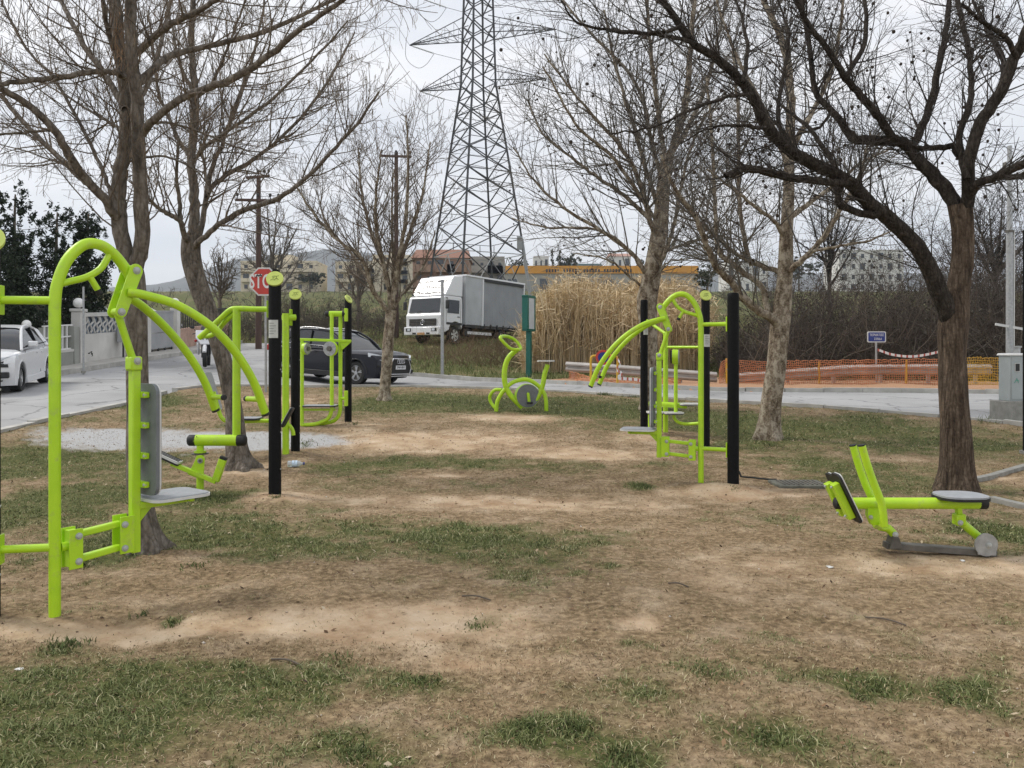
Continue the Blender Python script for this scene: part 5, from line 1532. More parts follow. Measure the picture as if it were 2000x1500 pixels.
loc, rot = place(-5.40, 25.55, RAD(-26), 2.68)
car(loc, rot, 'dark navy car with chrome grille parked behind the gym machines', NAVY, 4.45, 1.85, 1.60, 2.68, .345, 1.02, .92, 1.06, -1.45, plate='ZNM 8012')
loc, rot = place(-12.2, 19.3, RAD(-72), 2.54)
car(loc, rot, 'white hatchback on the left street, cut by the photo edge', CARW, 4.0, 1.74, 1.47, 2.54, .315, .92, .88, .98, -1.35, grille='small', plate='NBE 4172', suv=False)

def lorry():
    t = thing('lorry', (0, 0, 0), 'white lorry with grey curtain-sided box parked on the bank', 'lorry')
    GREYC = mat('grey_curtain', (.26, .27, .285), .55, var=.10, scale=1.5)
    GREYL = mat('grey_box_front', (.42, .435, .45), .55, var=.08, scale=2)
    W = 2.3; h = W / 2
    # local: x forward, front bumper at x=0
    Geo().box((-3.4, 0, .62), (6.2, .8, .24)).build('chassis', BLKPL, t)
    cab = [(-.02, .55), (.02, 1.35), (-.05, 1.45), (-.20, 2.22), (-.28, 2.30), (-1.45, 2.30), (-1.52, 2.2), (-1.55, .95), (-1.38, .95)]
    ax = -1.05
    arch = [(ax + .48 * math.cos(a), .62 + .46 * math.sin(a) * 1.0) for a in np.linspace(math.pi * .93, .12, 9)]
    poly = cab[:-1] + arch + [(-.3, .55)]
    Geo().prism([(x, 0, z) for x, z in poly], (0, 1, 0), W).build('cab', CARW, t, sm=None, bevel=.035)
    Geo().prism([(-.052 + .010, y, z) for y, z in ()] or [(-.035, -h * .86, 1.50), (-.035, h * .86, 1.50), (-.192, h * .82, 2.18), (-.192, -h * .82, 2.18)], (1, 0, .2), .02).build('windscreen', GLASS, t, sm=None)
    for k, y in enumerate((-.45, .35)):
        Geo().tube([(-.02, y, 1.49), (-.045, y + .32, 1.58)], .012, 6).build('wiper', BLKPL, t)
    gr = Geo().box((.035, -.02, 1.02), (.03, 1.75, .34)).build('grille', BLKPL, t, bevel=.01)
    for k in range(4):
        Geo().box((.052, -.02, .91 + k * .075), (.012, 1.7, .02)).build('grille_bar', DSTEEL, gr)
    ring = [(.065, .12 * math.cos(a), 1.02 + .12 * math.sin(a)) for a in np.linspace(0, 2 * math.pi, 21)]
    Geo().tube(ring, .013, 6, caps=False).build('star_badge', CHROME, gr)
    for k in range(3):
        a = math.pi / 2 + 2 * math.pi * k / 3
        Geo().tube([(.065, 0, 1.02), (.065, .115 * math.cos(a), 1.02 + .115 * math.sin(a))], [.018, .006], 6).build('star_ray', CHROME, gr)
    bm = Geo().box((.03, 0, .60), (.24, W, .40)).build('bumper', CARW, t, bevel=.04)
    for sy in (-1, 1):
        b = Geo().box((.155, sy * .83, .66), (.02, .34, .16)).build('headlight', BLKPL, bm, bevel=.01)
        Geo().box((.168, sy * .80, .66), (.012, .18, .11)).build('lamp_lens', LAMPG, b)
        Geo().box((.155, sy * .45, .48), (.015, .22, .08)).build('air_slot', BLKPL, bm)
        # doors and side windows
        y = sy * (h + .004)
        Geo().prism([(-.42, y, 1.48), (-1.28, y, 1.48), (-1.30, y, 2.12), (-.52, y, 2.12)], (0, 1, 0), .02).build('side_window', GLASS, t, sm=None)
        Geo().beam((-.36, y, .98), (-1.5, y, .98), .015, .11).build('side_stripe', BLKPL, t)
        for xx in (-.36, -1.40):
            Geo().beam((xx, y, 1.05), (xx, y, 2.2), .008, .012).build('door_gap', DSTEEL, t)
        Geo().box((-1.25, y, 1.32), (.16, .03, .04)).build('door_handle', BLKPL, t)
        mr = Geo().box((-.16, sy * (h + .24), 1.86), (.09, .2, .42)).build('mirror', BLKPL, t, bevel=.03)
        Geo().tube(cr([(-.32, sy * h, 2.2), (-.2, sy * (h + .2), 2.18), (-.17, sy * (h + .24), 2.0)], 4), .014, 6).build('mirror_arm', BLKPL, mr)
        Geo().ball((-.28, sy * .98, 2.40), .06, 8, 6).build('roof_lamp', BLKPL, t)
        wheel(t, (ax, sy * (h - .16), .43), .43, .25, sy, 6, WHITEP)
        wheel(t, (-4.75, sy * (h - .2), .43), .43, .36, sy, 6, WHITEP)
        Geo().box((-3.0, sy * (h - .10), .60), (1.9, .05, .14)).build('side_guard', CARW, t)
        Geo().box((-2.05, sy * (h - .3), .62), (.5, .4, .4)).build('fuel_tank', BLKPL, t, bevel=.05)
        Geo().tube([(-3.45 + .52 * 0 - 1.3 + .52 * math.cos(a), sy * (h - .1), .5 + .5 * math.sin(a)) for a in np.linspace(0, math.pi, 9)], .03, 6).build('mudguard', BLKPL, t)
    p = Geo().box((.157, 0, .47), (.012, .48, .11)).build('number_plate', PLATEO, bm)
    # roof spoiler, a white wedge above the cab
    sp = [(-.30, 2.32), (-.95, 3.30), (-1.60, 3.36), (-1.60, 2.32)]
    v, f = [], []
    S = [(-1, 1), (1, 1)]
    so = Geo().prism([(x, 0, z) for x, z in sp], (0, 1, 0), W * .96).build('roof_spoiler', CARW, t, sm=None, bevel=.05)
    slope = math.atan2(.98, .65)
    rx_ = RAD(90) - (math.pi / 2 - slope)
    for body, zz, sz, sq in (('ΜΕΤΑΦΟΡΕΣ  ΝΙΚΟΛΑΟΥ', 3.05, .19, .95), ('ΣΤΑΥΡΟΣ', 2.76, .25, 1.0), ('ΤΗΛ. 6944 500215', 2.46, .15, 1.25)):
        xx = -.30 - (zz - 2.32) * .65 / .98
        text('lettering', body, sz, INK, so, (xx + .03, 0, zz + .015), (slope, 0, RAD(90)), squash=sq, bold=.006)
    # box body
    x0, x1, z0, z1 = -1.72, -6.6, .98, 3.38
    Geo().box(((x0 + x1) / 2, 0, z0 - .06), (x0 - x1, W * 1.02, .14)).build('box_floor', BLKPL, t)
    Geo().box((x0 - .06, 0, (z0 + z1) / 2), (.12, W * 1.04, z1 - z0)).build('box_front_wall', GREYL, t)
    Geo().box((x1 + .04, 0, (z0 + z1) / 2), (.08, W * 1.04, z1 - z0)).build('box_rear_wall', CARW, t)
    Geo().box(((x0 + x1) / 2, 0, z1 + .02), (x0 - x1 + .06, W * 1.06, .09)).build('box_roof', CARW, t, bevel=.015)
    for sy in (-1, 1):
        n = 60
        xs = np.linspace(x0 - 1.35, x1 + .14, n)
        V, F = [], []
        zs = np.linspace(z0 + .02, z1 - .16, 8)
        for i, x in enumerate(xs):
            for j, z in enumerate(zs):
                V.append((x, sy * (h * 1.02 + .012 * math.sin(i * .55) + .008 * math.sin(i * 1.7 + j)), z))
        for i in range(n - 1):
            for j in range(7):
                F.append((i * 8 + j, (i + 1) * 8 + j, (i + 1) * 8 + j + 1, i * 8 + j + 1))
        cu = Geo().add(V, F).build('curtain', GREYC, t)
        for k in range(7):
            xx = x0 - 1.5 - k * .52
            Geo().box((xx, sy * (h * 1.03), z0 - .0), (.05, .04, .2)).build('strap', BLKPL, cu)
        Geo().box(((x0 - .12 + x0 - 1.3) / 2, sy * h * 1.01, (z0 + z1) / 2 - .0), (1.16, .03, z1 - z0 - .04)).build('box_side_panel', GREYL, t)
        Geo().beam((x0 - 1.32, sy * h * 1.04, z0), (x0 - 1.32, sy * h * 1.04, z1 - .05), .07, .08).build('box_post', CARW, t)
        Geo().beam((x1 + .08, sy * h * 1.04, z0), (x1 + .08, sy * h * 1.04, z1 - .05), .07, .10).build('box_post', CARW, t)
        Geo().beam((x0 - 1.36, sy * h * 1.05, z1 - .10), (x1 + .12, sy * h * 1.05, z1 - .10), .06, .13).build('curtain_rail', BLKPL, t)
    return t
lo = lorry()
fc = at(826, 668, 40.6)
hd = math.atan2(-.80, -.60)
lo.location = (fc[0], fc[1], float(zg(fc[0], fc[1])) + .06)
lo.rotation_euler = (0, RAD(-1.5), hd)
lo.scale = (1.03, 1.03, 1.03)

def motorbike(loc, head):
    t = thing('motorbike', loc, 'white motorbike standing in the left street', 'motorbike', rotz=head)
    wheel(t, (.68, 0, .30), .30, .11, 1, 5, DSTEEL)
    wheel(t, (-.62, 0, .30), .30, .15, 1, 5, DSTEEL)
    for sy in (-1, 1):
        Geo().tube([(.68, sy * .085, .30), (.42, sy * .09, .98)], .022, 8).build('fork_leg', BLKPL, t)
        Geo().prism([(.62, sy * .20, .72), (.30, sy * .27, .98), (-.05, sy * .24, .80), (.05, sy * .20, .40), (.42, sy * .21, .38)], (.2, sy, 0), .05).build('fairing_side', CARW, t, bevel=.015)
        Geo().tube(cr([(.40, sy * .06, 1.04), (.36, sy * .25, 1.06), (.28, sy * .38, 1.03)], 4), .016, 8).build('handlebar', BLKPL, t)
        Geo().tube([(.36, sy * .24, 1.06), (.38, sy * .36, 1.22)], .008, 6).ball((.38, sy * .38, 1.24), .07, 10, 6, (.3, 1, .7)).build('mirror', BLKPL, t)
        Geo().ball((.52, sy * .27, .82), .045, 8, 6).build('indicator', PINK_RED if sy < 0 else mat('amber_lens', (.6, .25, .05), .3), t)
    Geo().prism([(.68, -.12, .70), (.68, .12, .70), (.60, .27, .90), (.44, .28, 1.14), (.44, -.28, 1.14), (.60, -.27, .90)], (1, 0, .6), .06).build('front_fairing', CARW, t, bevel=.02)
    for sy in (-1, 1):
        Geo().prism([(.68, sy * .03, .86), (.655, sy * .16, .96), (.645, sy * .15, .90)], (1, 0, .6), .05).build('headlight', BLKPL, t)
    Geo().prism([(.45, -.16, 1.10), (.45, .16, 1.10), (.30, .12, 1.28), (.30, -.12, 1.28)], (1, 0, .6), .012).build('windshield', GLASS, t)
    t.scale = (1.08, 1.08, 1.06)
    Geo().tube(cr([(.95, 0, .46), (.80, 0, .62), (.62, 0, .64), (.45, 0, .52)], 4), .06, 8).build('mudguard', CARW, t)
    Geo().box((.0, 0, .55), (.7, .26, .38)).build('engine', BLKPL, t, bevel=.05)
    Geo().tube(cr([(.25, 0, .88), (-.1, 0, .86), (-.5, 0, .84), (-.8, 0, .90)], 4), [.13, .15, .13, .08], 10).build('seat', BLKPL, t)
    Geo().box((-.75, 0, .72), (.25, .2, .14)).build('tail', CARW, t, bevel=.04)
    return t
mb = at(403, 712, 27.6)
motorbike((mb[0], mb[1], float(zg(mb[0], mb[1])) - .06), math.atan2(-mb[1], -mb[0]) - .06)

# ------------------------------------------------------------------ signs and street furniture
RED = mat('sign_red', (.52, .045, .03), .45, var=.1, scale=5)
BLUE = mat('sign_blue', (.012, .03, .20), .4, var=.1)
DGREEN = mat('dark_green_paint', (.005, .115, .085), .45, var=.12)
YEL = mat('yellow_paint', (.62, .36, .03), .5, var=.12)
def stop_sign():
    Y = 19.6; c = at(515.5, 550, Y)
    x, y = c[0], c[1]
    t = thing('stop_sign', tuple(onground(x + .03, y + .05)), 'red octagonal STOP sign on a grey pole', 'road sign')
    o = t.location
    z0 = float(zg(x, y))
    Geo().tube([(x + .03, y + .05, z0 - .2), (x + .03, y + .05, c[2] + .25)], .03, 12).build('pole', STEEL, t, off=o)
    def octo(r, dy, th, m, name, par):
        return Geo().prism([(x + r * math.cos(RAD(22.5 + 45 * k)), y + dy, c[2] + r * math.sin(RAD(22.5 + 45 * k))) for k in range(8)], (0, 1, 0), th).build(name, m, par, off=o, sm=None)
    pl = octo(.365, 0, .012, HPLW, 'sign_plate', t)
    octo(.325, -.009, .006, RED, 'sign_face', pl)
    text('lettering', 'STOP', .47, WHITEP, pl, (x - o[0], y - .016 - o[1], c[2] - o[2] - .01), (RAD(90), 0, 0), squash=.62, bold=.008)
    for k, pts in enumerate(([(-.19, .10), (-.15, .17), (-.12, .12), (-.08, .18), (-.05, .11)], [(-.18, .14), (-.04, .15)])):
        Geo().tube([(x + a, y - .02, c[2] + b) for a, b in pts], .012, 5).build('graffiti', INK, pl, off=o)
    return t
stop_sign()

def simple_pole(name, label, cat, u, v0, v1, Y, r, m, cap=True):
    a = at(u, v0, Y); z = float(zg(a[0], Y))
    t = thing(name, (a[0], Y, z), label, cat)
    Geo().tube([(0, 0, -.2), (0, 0, a[2] - z)], [r, r], 12).build('shaft', m, t)
    Geo().disc((0, 0, .01), (0, 0, 1), r * 2.2, .06, 14).build('footing', CONC, t)
    return t
simple_pole('sign_pole', 'plain grey steel pole standing in front of the lorry', 'pole', 864, 546, 735, 27.9, .058, STEEL)
simple_pole('thin_pole', 'thin grey pole on the left pavement before the white wall', 'pole', 163, 560, 705, 24.6, .03, STEEL)
simple_pole('black_pole', 'black pole at the right photo edge', 'pole', 2003, 450, 890, 11.4, .035, BLACKP)

def info_board():
    Y = 27.6
    a = at(1033, 740, Y); z = float(zg(a[0], Y))
    t = thing('info_board', (a[0], Y, z), 'dark green notice board on a post beside the exercise bike', 'notice board', rotz=RAD(68))
    top = at(1033, 580, Y)[2] - z
    Geo().box((0, 0, top / 2 - .1), (.16, .16, top + .1)).build('post', DGREEN, t, bevel=.01)
    for sx in (-.32, .32):
        Geo().box((sx, 0, top - .56), (.14, .2, 1.16)).build('frame_side', DGREEN, t, bevel=.01)
    Geo().box((0, 0, top - .0), (.78, .22, .09)).build('frame_top', DGREEN, t, bevel=.01)
    Geo().box((0, 0, top - 1.12), (.78, .2, .07)).build('frame_bottom', DGREEN, t, bevel=.01)
    for sy in (-.09, .09):
        Geo().box((0, sy, top - .56), (.50, .02, 1.04)).build('notice_panel', mat('pale_panel', (.50, .55, .58), .4, var=.08, scale=4), t)
    return t
info_board()

def street_sign():
    Y = 24.6; a = at(1712, 757, Y); z = float(zg(a[0], Y))
    t = thing('blue_sign', (a[0], Y, z), 'small blue rectangular sign with white lettering behind orange netting', 'road sign')
    c = at(1713, 658, Y)[2] - z
    Geo().tube([(0, .03, -.2), (0, .03, c + .1)], .028, 10).build('pole', STEEL, t)
    p = Geo().prism(rrect((0, 0, c), (1, 0, 0), (0, 0, 1), .56, .33, .04), (0, 1, 0), .014).build('sign_plate', HPLW, t, sm=None)
    Geo().prism(rrect((0, -.010, c), (1, 0, 0), (0, 0, 1), .50, .27, .03), (0, 1, 0), .006).build('sign_face', BLUE, p, sm=None)
    text('lettering', 'ΤΕΡΜΑΤΙΣΕ', .098, WHITEP, p, (0, -.016, c + .055), (RAD(90), 0, 0), squash=.78)
    text('lettering', 'ΣΕΒΔΑ', .09, WHITEP, p, (.04, -.016, c - .065), (RAD(90), 0, 0), squash=.8)
    return t
street_sign()

def tape(name, label, pts, w, n=40):
    """Red and white striped tape hanging between points."""
    RW = mat('tape_white', (.72, .70, .68), .5); RR = mat('tape_red', (.45, .10, .07), .5)
    c = resamp3(cr(pts, 8), n)
    t = thing(name, tuple(c[0]), label, 'tape'); o = t.location
    for k in range(n - 1):
        Geo().add([c[k] + [0, 0, w / 2], c[k] - [0, 0, w / 2], c[k + 1] - [0, 0, w / 2], c[k + 1] + [0, 0, w / 2]], [(0, 1, 2, 3)]).build('stripe', RW if k % 3 else RR, t, off=o, sm=None)
    return t
tape('barrier_tape', 'red and white tape sagging from the blue sign pole', [at(1714, 683, 24.55), at(1745, 693, 24.5), at(1785, 696, 24.5), at(1830, 688, 24.5), at(1858, 678, 24.5)], .075)

# crash barrier: corrugated beam on posts, in two runs
def guardrail(pts, label):
    p = np.array(pts, float)
    t = thing('crash_barrier', tuple(onground(p[0][0], p[0][1])), label, 'crash barrier'); o = t.location
    GAL = mat('barrier_steel', (.40, .37, .34), .5, metal=.2, var=.15, scale=3)
    c = resamp3(cr(p, 8), 40)
    prof = [(-.155, 0), (-.13, .03), (-.09, .08), (-.05, .08), (-.02, .01), (.02, .01), (.05, .08), (.09, .08), (.13, .03), (.155, 0)]
    m = len(prof)
    seg = 8
    for s in range(0, 39, seg):
        V, F = [], []
        idx = list(range(s, min(s + seg, 39) + 1))
        for i in idx:
            tg = nrm(c[min(i + 1, 39)] - c[max(i - 1, 0)]); sd = nrm(np.cross(tg, [0, 0, 1.0]))
            sd = sd if sd[1] < 0 else -sd
            for dz, d in prof:
                V.append(c[i] + sd * d + np.array([0, 0, dz]))
        for i in range(len(idx) - 1):
            for k in range(m - 1):
                F.append((i * m + k, (i + 1) * m + k, (i + 1) * m + k + 1, i * m + k + 1))
        Geo().add(V, F).build('beam', GAL, t, off=o)
    for i in range(2, 40, 7):
        q = c[i] + np.array([0, .08, 0])
        Geo().box((q[0], q[1], (q[2] + .1 + zg(q[0], q[1]) - .3) / 2), (.1, .06, q[2] + .1 - float(zg(q[0], q[1])) + .3)).build('post', GAL, t, off=o)
    return t
guardrail([at(1106, 716, 25.6), at(1200, 722, 24.9), at(1290, 729, 24.6), at(1400, 737, 24.5)], 'left run of crash barrier dipping behind the right press')
guardrail([at(1425, 740, 24.6), at(1480, 736, 24.6), at(1600, 727, 24.6), at(1700, 722, 24.5), at(1935, 722, 24.3)], 'right run of crash barrier behind orange netting')

# orange safety netting
ORN = mat('orange_net', (.52, .20, .09), .6, var=.2, scale=2)
YLN = mat('yellow_net', (.60, .36, .05), .6, var=.2, scale=2)
def netting(name, label, top, bot, m, nx, nz, stakes, stakem):
    n = nx
    a, b = resamp3(cr(top, 8), n), resamp3(cr(bot, 8), n)
    rng_ = np.random.default_rng(len(label))
    t = thing(name, tuple(onground(b[0][0], b[0][1])), label, 'netting'); o = np.array(t.location)
    k = np.linspace(0, 1, nz)
    P = a[:, None] * (1 - k)[None, :, None] + b[:, None] * k[None, :, None]
    P = P + np.stack([np.zeros((n, nz)), .07 * np.sin(np.arange(n) * .35)[:, None] * np.sin(k * 3.1)[None] + rng_.normal(0, .012, (n, nz)), rng_.normal(0, .012, (n, nz))], -1)
    v1 = batch_tubes(P.transpose(1, 0, 2), np.full((nz, n), .009), 4)
    v2 = batch_tubes(P, np.full((n, nz), .0075), 4)
    v, f = join_np([v1, v2])
    me = mesh_np('net', v - o, f); x = link('net', me, m, t); x['kind'] = 'stuff'
    for u, v0, v1_, Y in stakes:
        q0, q1 = at(u, v0, Y), at(u, v1_, Y)
        Geo().tube([q1 - [0, 0, .2], q0], .028, 8).build('stake', stakem, t, off=o)
    return t
netting('safety_net', 'orange plastic netting hung along the right crash barrier', [at(1405, 722, 24.1), at(1418, 703, 24.1), at(1480, 706, 24.1), at(1600, 704, 24), at(1720, 703, 24), at(1850, 701, 23.9)],
        [at(1405, 760, 24.1), at(1418, 757, 24.1), at(1480, 755, 24.1), at(1600, 757, 24), at(1720, 758, 24), at(1850, 759, 23.9)], ORN, 110, 13, [(1419, 700, 760, 24.15), (1600, 706, 760, 24.05), (1770, 703, 762, 24.0)], YEL)
netting('safety_net', 'yellow end of the plastic netting beside the cabinet', [at(1852, 701, 23.9), at(1910, 699, 23.8), at(1962, 700, 23.7)], [at(1852, 759, 23.9), at(1910, 760, 23.8), at(1962, 762, 23.7)], YLN, 32, 13, [(1961, 698, 768, 23.7)], YEL)
netting('safety_net', 'collapsed orange netting under the left crash barrier', [at(1112, 725, 25.1), at(1150, 735, 24.6), at(1200, 742, 24.2), at(1290, 738, 24.1), at(1330, 742, 24.1)], [at(1112, 742, 25.1), at(1150, 752, 24.4), at(1200, 760, 24.0), at(1290, 758, 23.9), at(1330, 757, 24.0)], ORN, 60, 9, [], YEL)

def hoop():
    Y = 23.9
    t = thing('yellow_hoop_barrier', tuple(at(1180, 755, Y)), 'yellow hoop barrier carrying a round no-parking sign', 'barrier'); o = t.location
    Geo().tube(cr([at(1154, 765, Y), at(1154, 730, Y), at(1154, 703, Y), at(1157, 696, Y), at(1165, 695, Y), at(1195, 695, Y), at(1203, 696, Y), at(1206, 704, Y), at(1206, 730, Y), at(1206, 765, Y)], 5), .034, 10).build('hoop', YEL, t, off=o)
    c = at(1178, 698, Y - .05)
    d = Geo().disc(c, (0, 1, 0), .22, .012, 24).build('round_sign', RED, t, off=o)
    Geo().disc(c - [0, .008, 0], (0, 1, 0), .155, .008, 24).build('sign_face', BLUE, d, off=o)
    return t
hoop()
tape('barrier_tape', 'crumpled red and white tape tied to the yellow hoop', [at(1205, 700, 23.8), at(1212, 712, 23.7), at(1204, 722, 23.7), at(1216, 730, 23.7), at(1206, 738, 23.7), at(1240, 741, 23.8), at(1252, 744, 23.8)], .085, 30)

# cabinet, lamp post, drain slab
def cabinet():
    b = gp(1977, 818); x, y = b[0], b[1]
    t = thing('utility_cabinet', (x, y, float(gz(x, y))), 'grey utility cabinet on a concrete plinth at the right edge', 'cabinet')
    CAB = mat('cabinet_grey', (.36, .40, .40), .5, var=.06, scale=5)
    Geo().box((0, 0, .19), (.54, .46, .58)).build('plinth', CONC, t, bevel=.012)
    c = Geo().box((.06, 0, .88), (.40, .34, .80)).build('cabinet_body', CAB, t, bevel=.008)
    Geo().box((.06, 0, 1.295), (.46, .40, .04), taper=(.92, .92)).build('cabinet_roof', WHITEP, t, bevel=.01)
    Geo().box((.06, -.174, .88), (.36, .012, .74)).build('door', CAB, c, bevel=.004)
    Geo().box((-.02, -.184, 1.07), (.07, .012, .13)).build('meter_window', BLKPL, c)
    Geo().box((-.02, -.181, 1.07), (.09, .008, .15)).build('window_frame', HPLW, c)
    for pts in ([(-.07, .80), (-.03, .88), (.0, .80)], [(-.05, .84), (.01, .84)]):
        Geo().tube([(a, -.183, z) for a, z in pts], .006, 5).build('graffiti', mat('teal_spray', (.12, .40, .30), .6), c)
    Geo().tube([(.09, .0, 1.3), (.09, 0, 1.42)], .05, 12).disc((.09, 0, 1.43), (0, 0, 1), .07, .03, 14).build('vent_cap', STEEL, t)
    return t
cabinet()
def lamp_post():
    Y = 17.2; a = at(1972, 745, Y); z = float(zg(a[0], Y))
    t = thing('lamp_post', (a[0], Y, z), 'tall galvanised lamp post with a small floodlight behind the cabinet', 'lamp post')
    z1, z2, z3 = at(0, 452, Y)[2] - z, at(0, 330, Y)[2] - z, at(0, 285, Y)[2] - z
    Geo().tube([(0, 0, -.1), (0, 0, z1)], [.075, .068], 16).build('shaft', STEEL, t)
    Geo().tube([(0, 0, z1 - .02), (0, 0, z2), (0, 0, z3)], [.055, .048, .045], 16).build('upper_shaft', STEEL, t)
    Geo().disc((0, 0, z1), (0, 0, 1), .085, .05, 16).build('collar', DSTEEL, t)
    f = Geo().box((-.09, -.12, z2 + .04), (.2, .12, .15)).build('floodlight', DSTEEL, t, bevel=.01)
    Geo().box((-.09, -.185, z2 + .04), (.17, .01, .12)).build('floodlight_glass', LAMPG, f)
    Geo().tube([(.05, -.06, .1), (.07, -.05, z1)], .012, 8).build('conduit', HPLW, t)
    for v in (640,):
        Geo().beam((-.3, 0, at(0, 633, Y)[2] - z), (.35, -.1, at(0, 645, Y)[2] - z), .03, .05).build('bracket', HPLW, t)
    return t
lamp_post()
DCONC = mat('mossy_concrete', (.13, .13, .105), .9, var=.3, scale=9, bump=.4)
def slab():
    a = gp(1560, 948); t = thing('concrete_drain_cover', (a[0], a[1], float(gz(a[0], a[1]))), 'low concrete drain cover lying in the grass left of the rowing machine', 'drain cover')
    Geo().box((0, 0, .0), (.55, .42, .07)).build('slab', DCONC, t, bevel=.01)
    for k in range(9):
        Geo().box((-.2 + k * .05, .0, .039), (.014, .30, .012)).build('grate_bar', DSTEEL, t)
    return t
slab()
def edging(pts, label):
    p = [gp(*q) for q in pts]
    t = thing('concrete_edging', tuple(p[0]), label, 'edging'); o = t.location
    c = resamp3(cr(p, 6), 2 + int(np.linalg.norm(p[-1] - p[0]) / .8))
    for k in range(len(c) - 1):
        a, b = c[k].copy(), c[k + 1].copy()
        a[2] = float(gz(a[0], a[1])); b[2] = float(gz(b[0], b[1]))
        d = (b - a) * .006
        Geo().beam(a + d, b - d, .085, .09).build('edging_stone', CONC, t, off=o, sm=None, bevel=.006)
    return t
edging([(1900, 943), (1950, 928), (2010, 912)], 'narrow concrete edging running right from the big dark tree')
edging([(1935, 980), (1975, 988), (2020, 997)], 'narrow concrete edging behind the rowing machine seat')
def cable():
    p = [gp(1443, 936), gp(1470, 938), gp(1500, 941), gp(1516, 940)]
    c = cr(p, 6); c[:, 2] = gz(c[:, 0], c[:, 1]) + .03
    c[0][2] += .06
    t = tag(Geo().tube(c, .011, 8).build('black_cable', RUBBER), 'short black cable from the right post to the drain cover', 'cable')
cable()

def bottle():
    a = gp(576, 913); t = thing('plastic_bottle', (a[0], a[1], float(gz(a[0], a[1])) + .045), 'clear crushed plastic bottle lying on the soil', 'bottle', rotz=.2)
    m, tt, b = nodes_of('clear_plastic'); b.inputs['Base Color'].default_value = (.80, .86, .90, 1); b.inputs['Roughness'].default_value = .15
    b.inputs['Transmission Weight'].default_value = .55; b.inputs['IOR'].default_value = 1.2
    Geo().tube([(-.09, 0, 0), (-.085, 0, 0), (-.05, 0, 0), (-.04, 0, 0), (0, 0, .004), (.03, 0, 0), (.055, 0, 0), (.08, 0, 0), (.10, 0, 0)], [.02, .04, .04, .034, .04, .036, .034, .014, .013], 16).build('body', m, t)
    Geo().tube([(.098, 0, 0), (.118, 0, 0)], .016, 12).build('cap', BLUE, t)
    Geo().tube([(-.035, 0, .001), (.03, 0, .001)], .0405, 16, caps=False).build('paper_label', mat('bottle_label', (.55, .68, .80), .5), t)
bottle()
# scraps and fallen twigs
def scraps():
    k = 0
    for (u, v, s, lab) in ((1620, 1108, .028, 'crumpled white paper scrap on the dirt before the rowing machine'), (1880, 1094, .02, 'torn paper scrap with red print by the rowing machine rail'), (38, 1306, .018, 'pale paper scrap in the grass at lower left'), (1608, 1328, .0, '')):
        if not s: continue
        a = gp(u, v); rng_ = random.Random(k); k += 1
        g = Geo(); n = 9
        z = float(gz(a[0], a[1]))
        V = [(a[0], a[1], z + s * .5)] + [(a[0] + s * rng_.uniform(.7, 1.2) * math.cos(2 * math.pi * j / n), a[1] + s * rng_.uniform(.6, 1.2) * math.sin(2 * math.pi * j / n), z + rng_.uniform(.0, s * .4)) for j in range(n)]
        tag(g.add(V, [(0, 1 + j, 1 + (j + 1) % n) for j in range(n)]).build('paper_scrap', HPLW, sm=None), lab, 'litter')
    for (u, v, du, dv, lab) in ((560, 1295, 30, 5, 'short dark twig lying at the grass edge at lower left'), (930, 1171, 28, 4, 'pale stick lying on bare soil left of centre'), (1325, 1145, 20, 2, 'brown stick on the dry ground right of centre'), (1730, 1212, 40, 7, 'pale thin stick on dry ground at lower right')):
        a, b = gp(u - du, v - dv), gp(u + du, v + dv)
        a[2] = gz(a[0], a[1]) + .008; b[2] = gz(b[0], b[1]) + .008
        tag(Geo().tube(cr([a, (a + b) / 2 + [0, .01, .01], b], 4), .005, 6).build('fallen_twig', TWIG_ASH), lab, 'twig')
scraps()
# ------------------------------------------------------------------ garden walls across the street
WALLW = mat('white_wall', (.58, .57, .54), .85, var=.14, scale=1.2, bump=.2)
WALLG = mat('grey_green_wall', (.30, .31, .28), .85, var=.15, scale=1.5)
WALLP = mat('pinkish_stone', (.42, .28, .22), .85, var=.22, scale=3, bump=.3)
IRON = mat('dark_iron', (.03, .03, .03), .6, var=.2)
GATEG = mat('grey_gate', (.34, .35, .36), .6, var=.1, scale=2)
GLOBE = mat('white_globe', (.78, .78, .76), .35, var=.04)
BLUEG = mat('blue_grey_panel', (.16, .20, .25), .6, var=.3, scale=5)
WL = lambda Y: np.array([-14.6 - .045 * (Y - 27.5), Y])
def wbox(g, Y0, Y1, z0, z1, th, dx=0.0):
    a, b = WL(Y0), WL(Y1)
    za = float(zg(*a)) + .07; zb = float(zg(*b)) + .07
    g.prism([(a[0] + dx, a[1], za + z0), (b[0] + dx, b[1], zb + z0), (b[0] + dx, b[1], zb + z1), (a[0] + dx, a[1], za + z1)], (1, .045, 0), th)
    return g
def wz(Y): return float(zg(*WL(Y))) + .07
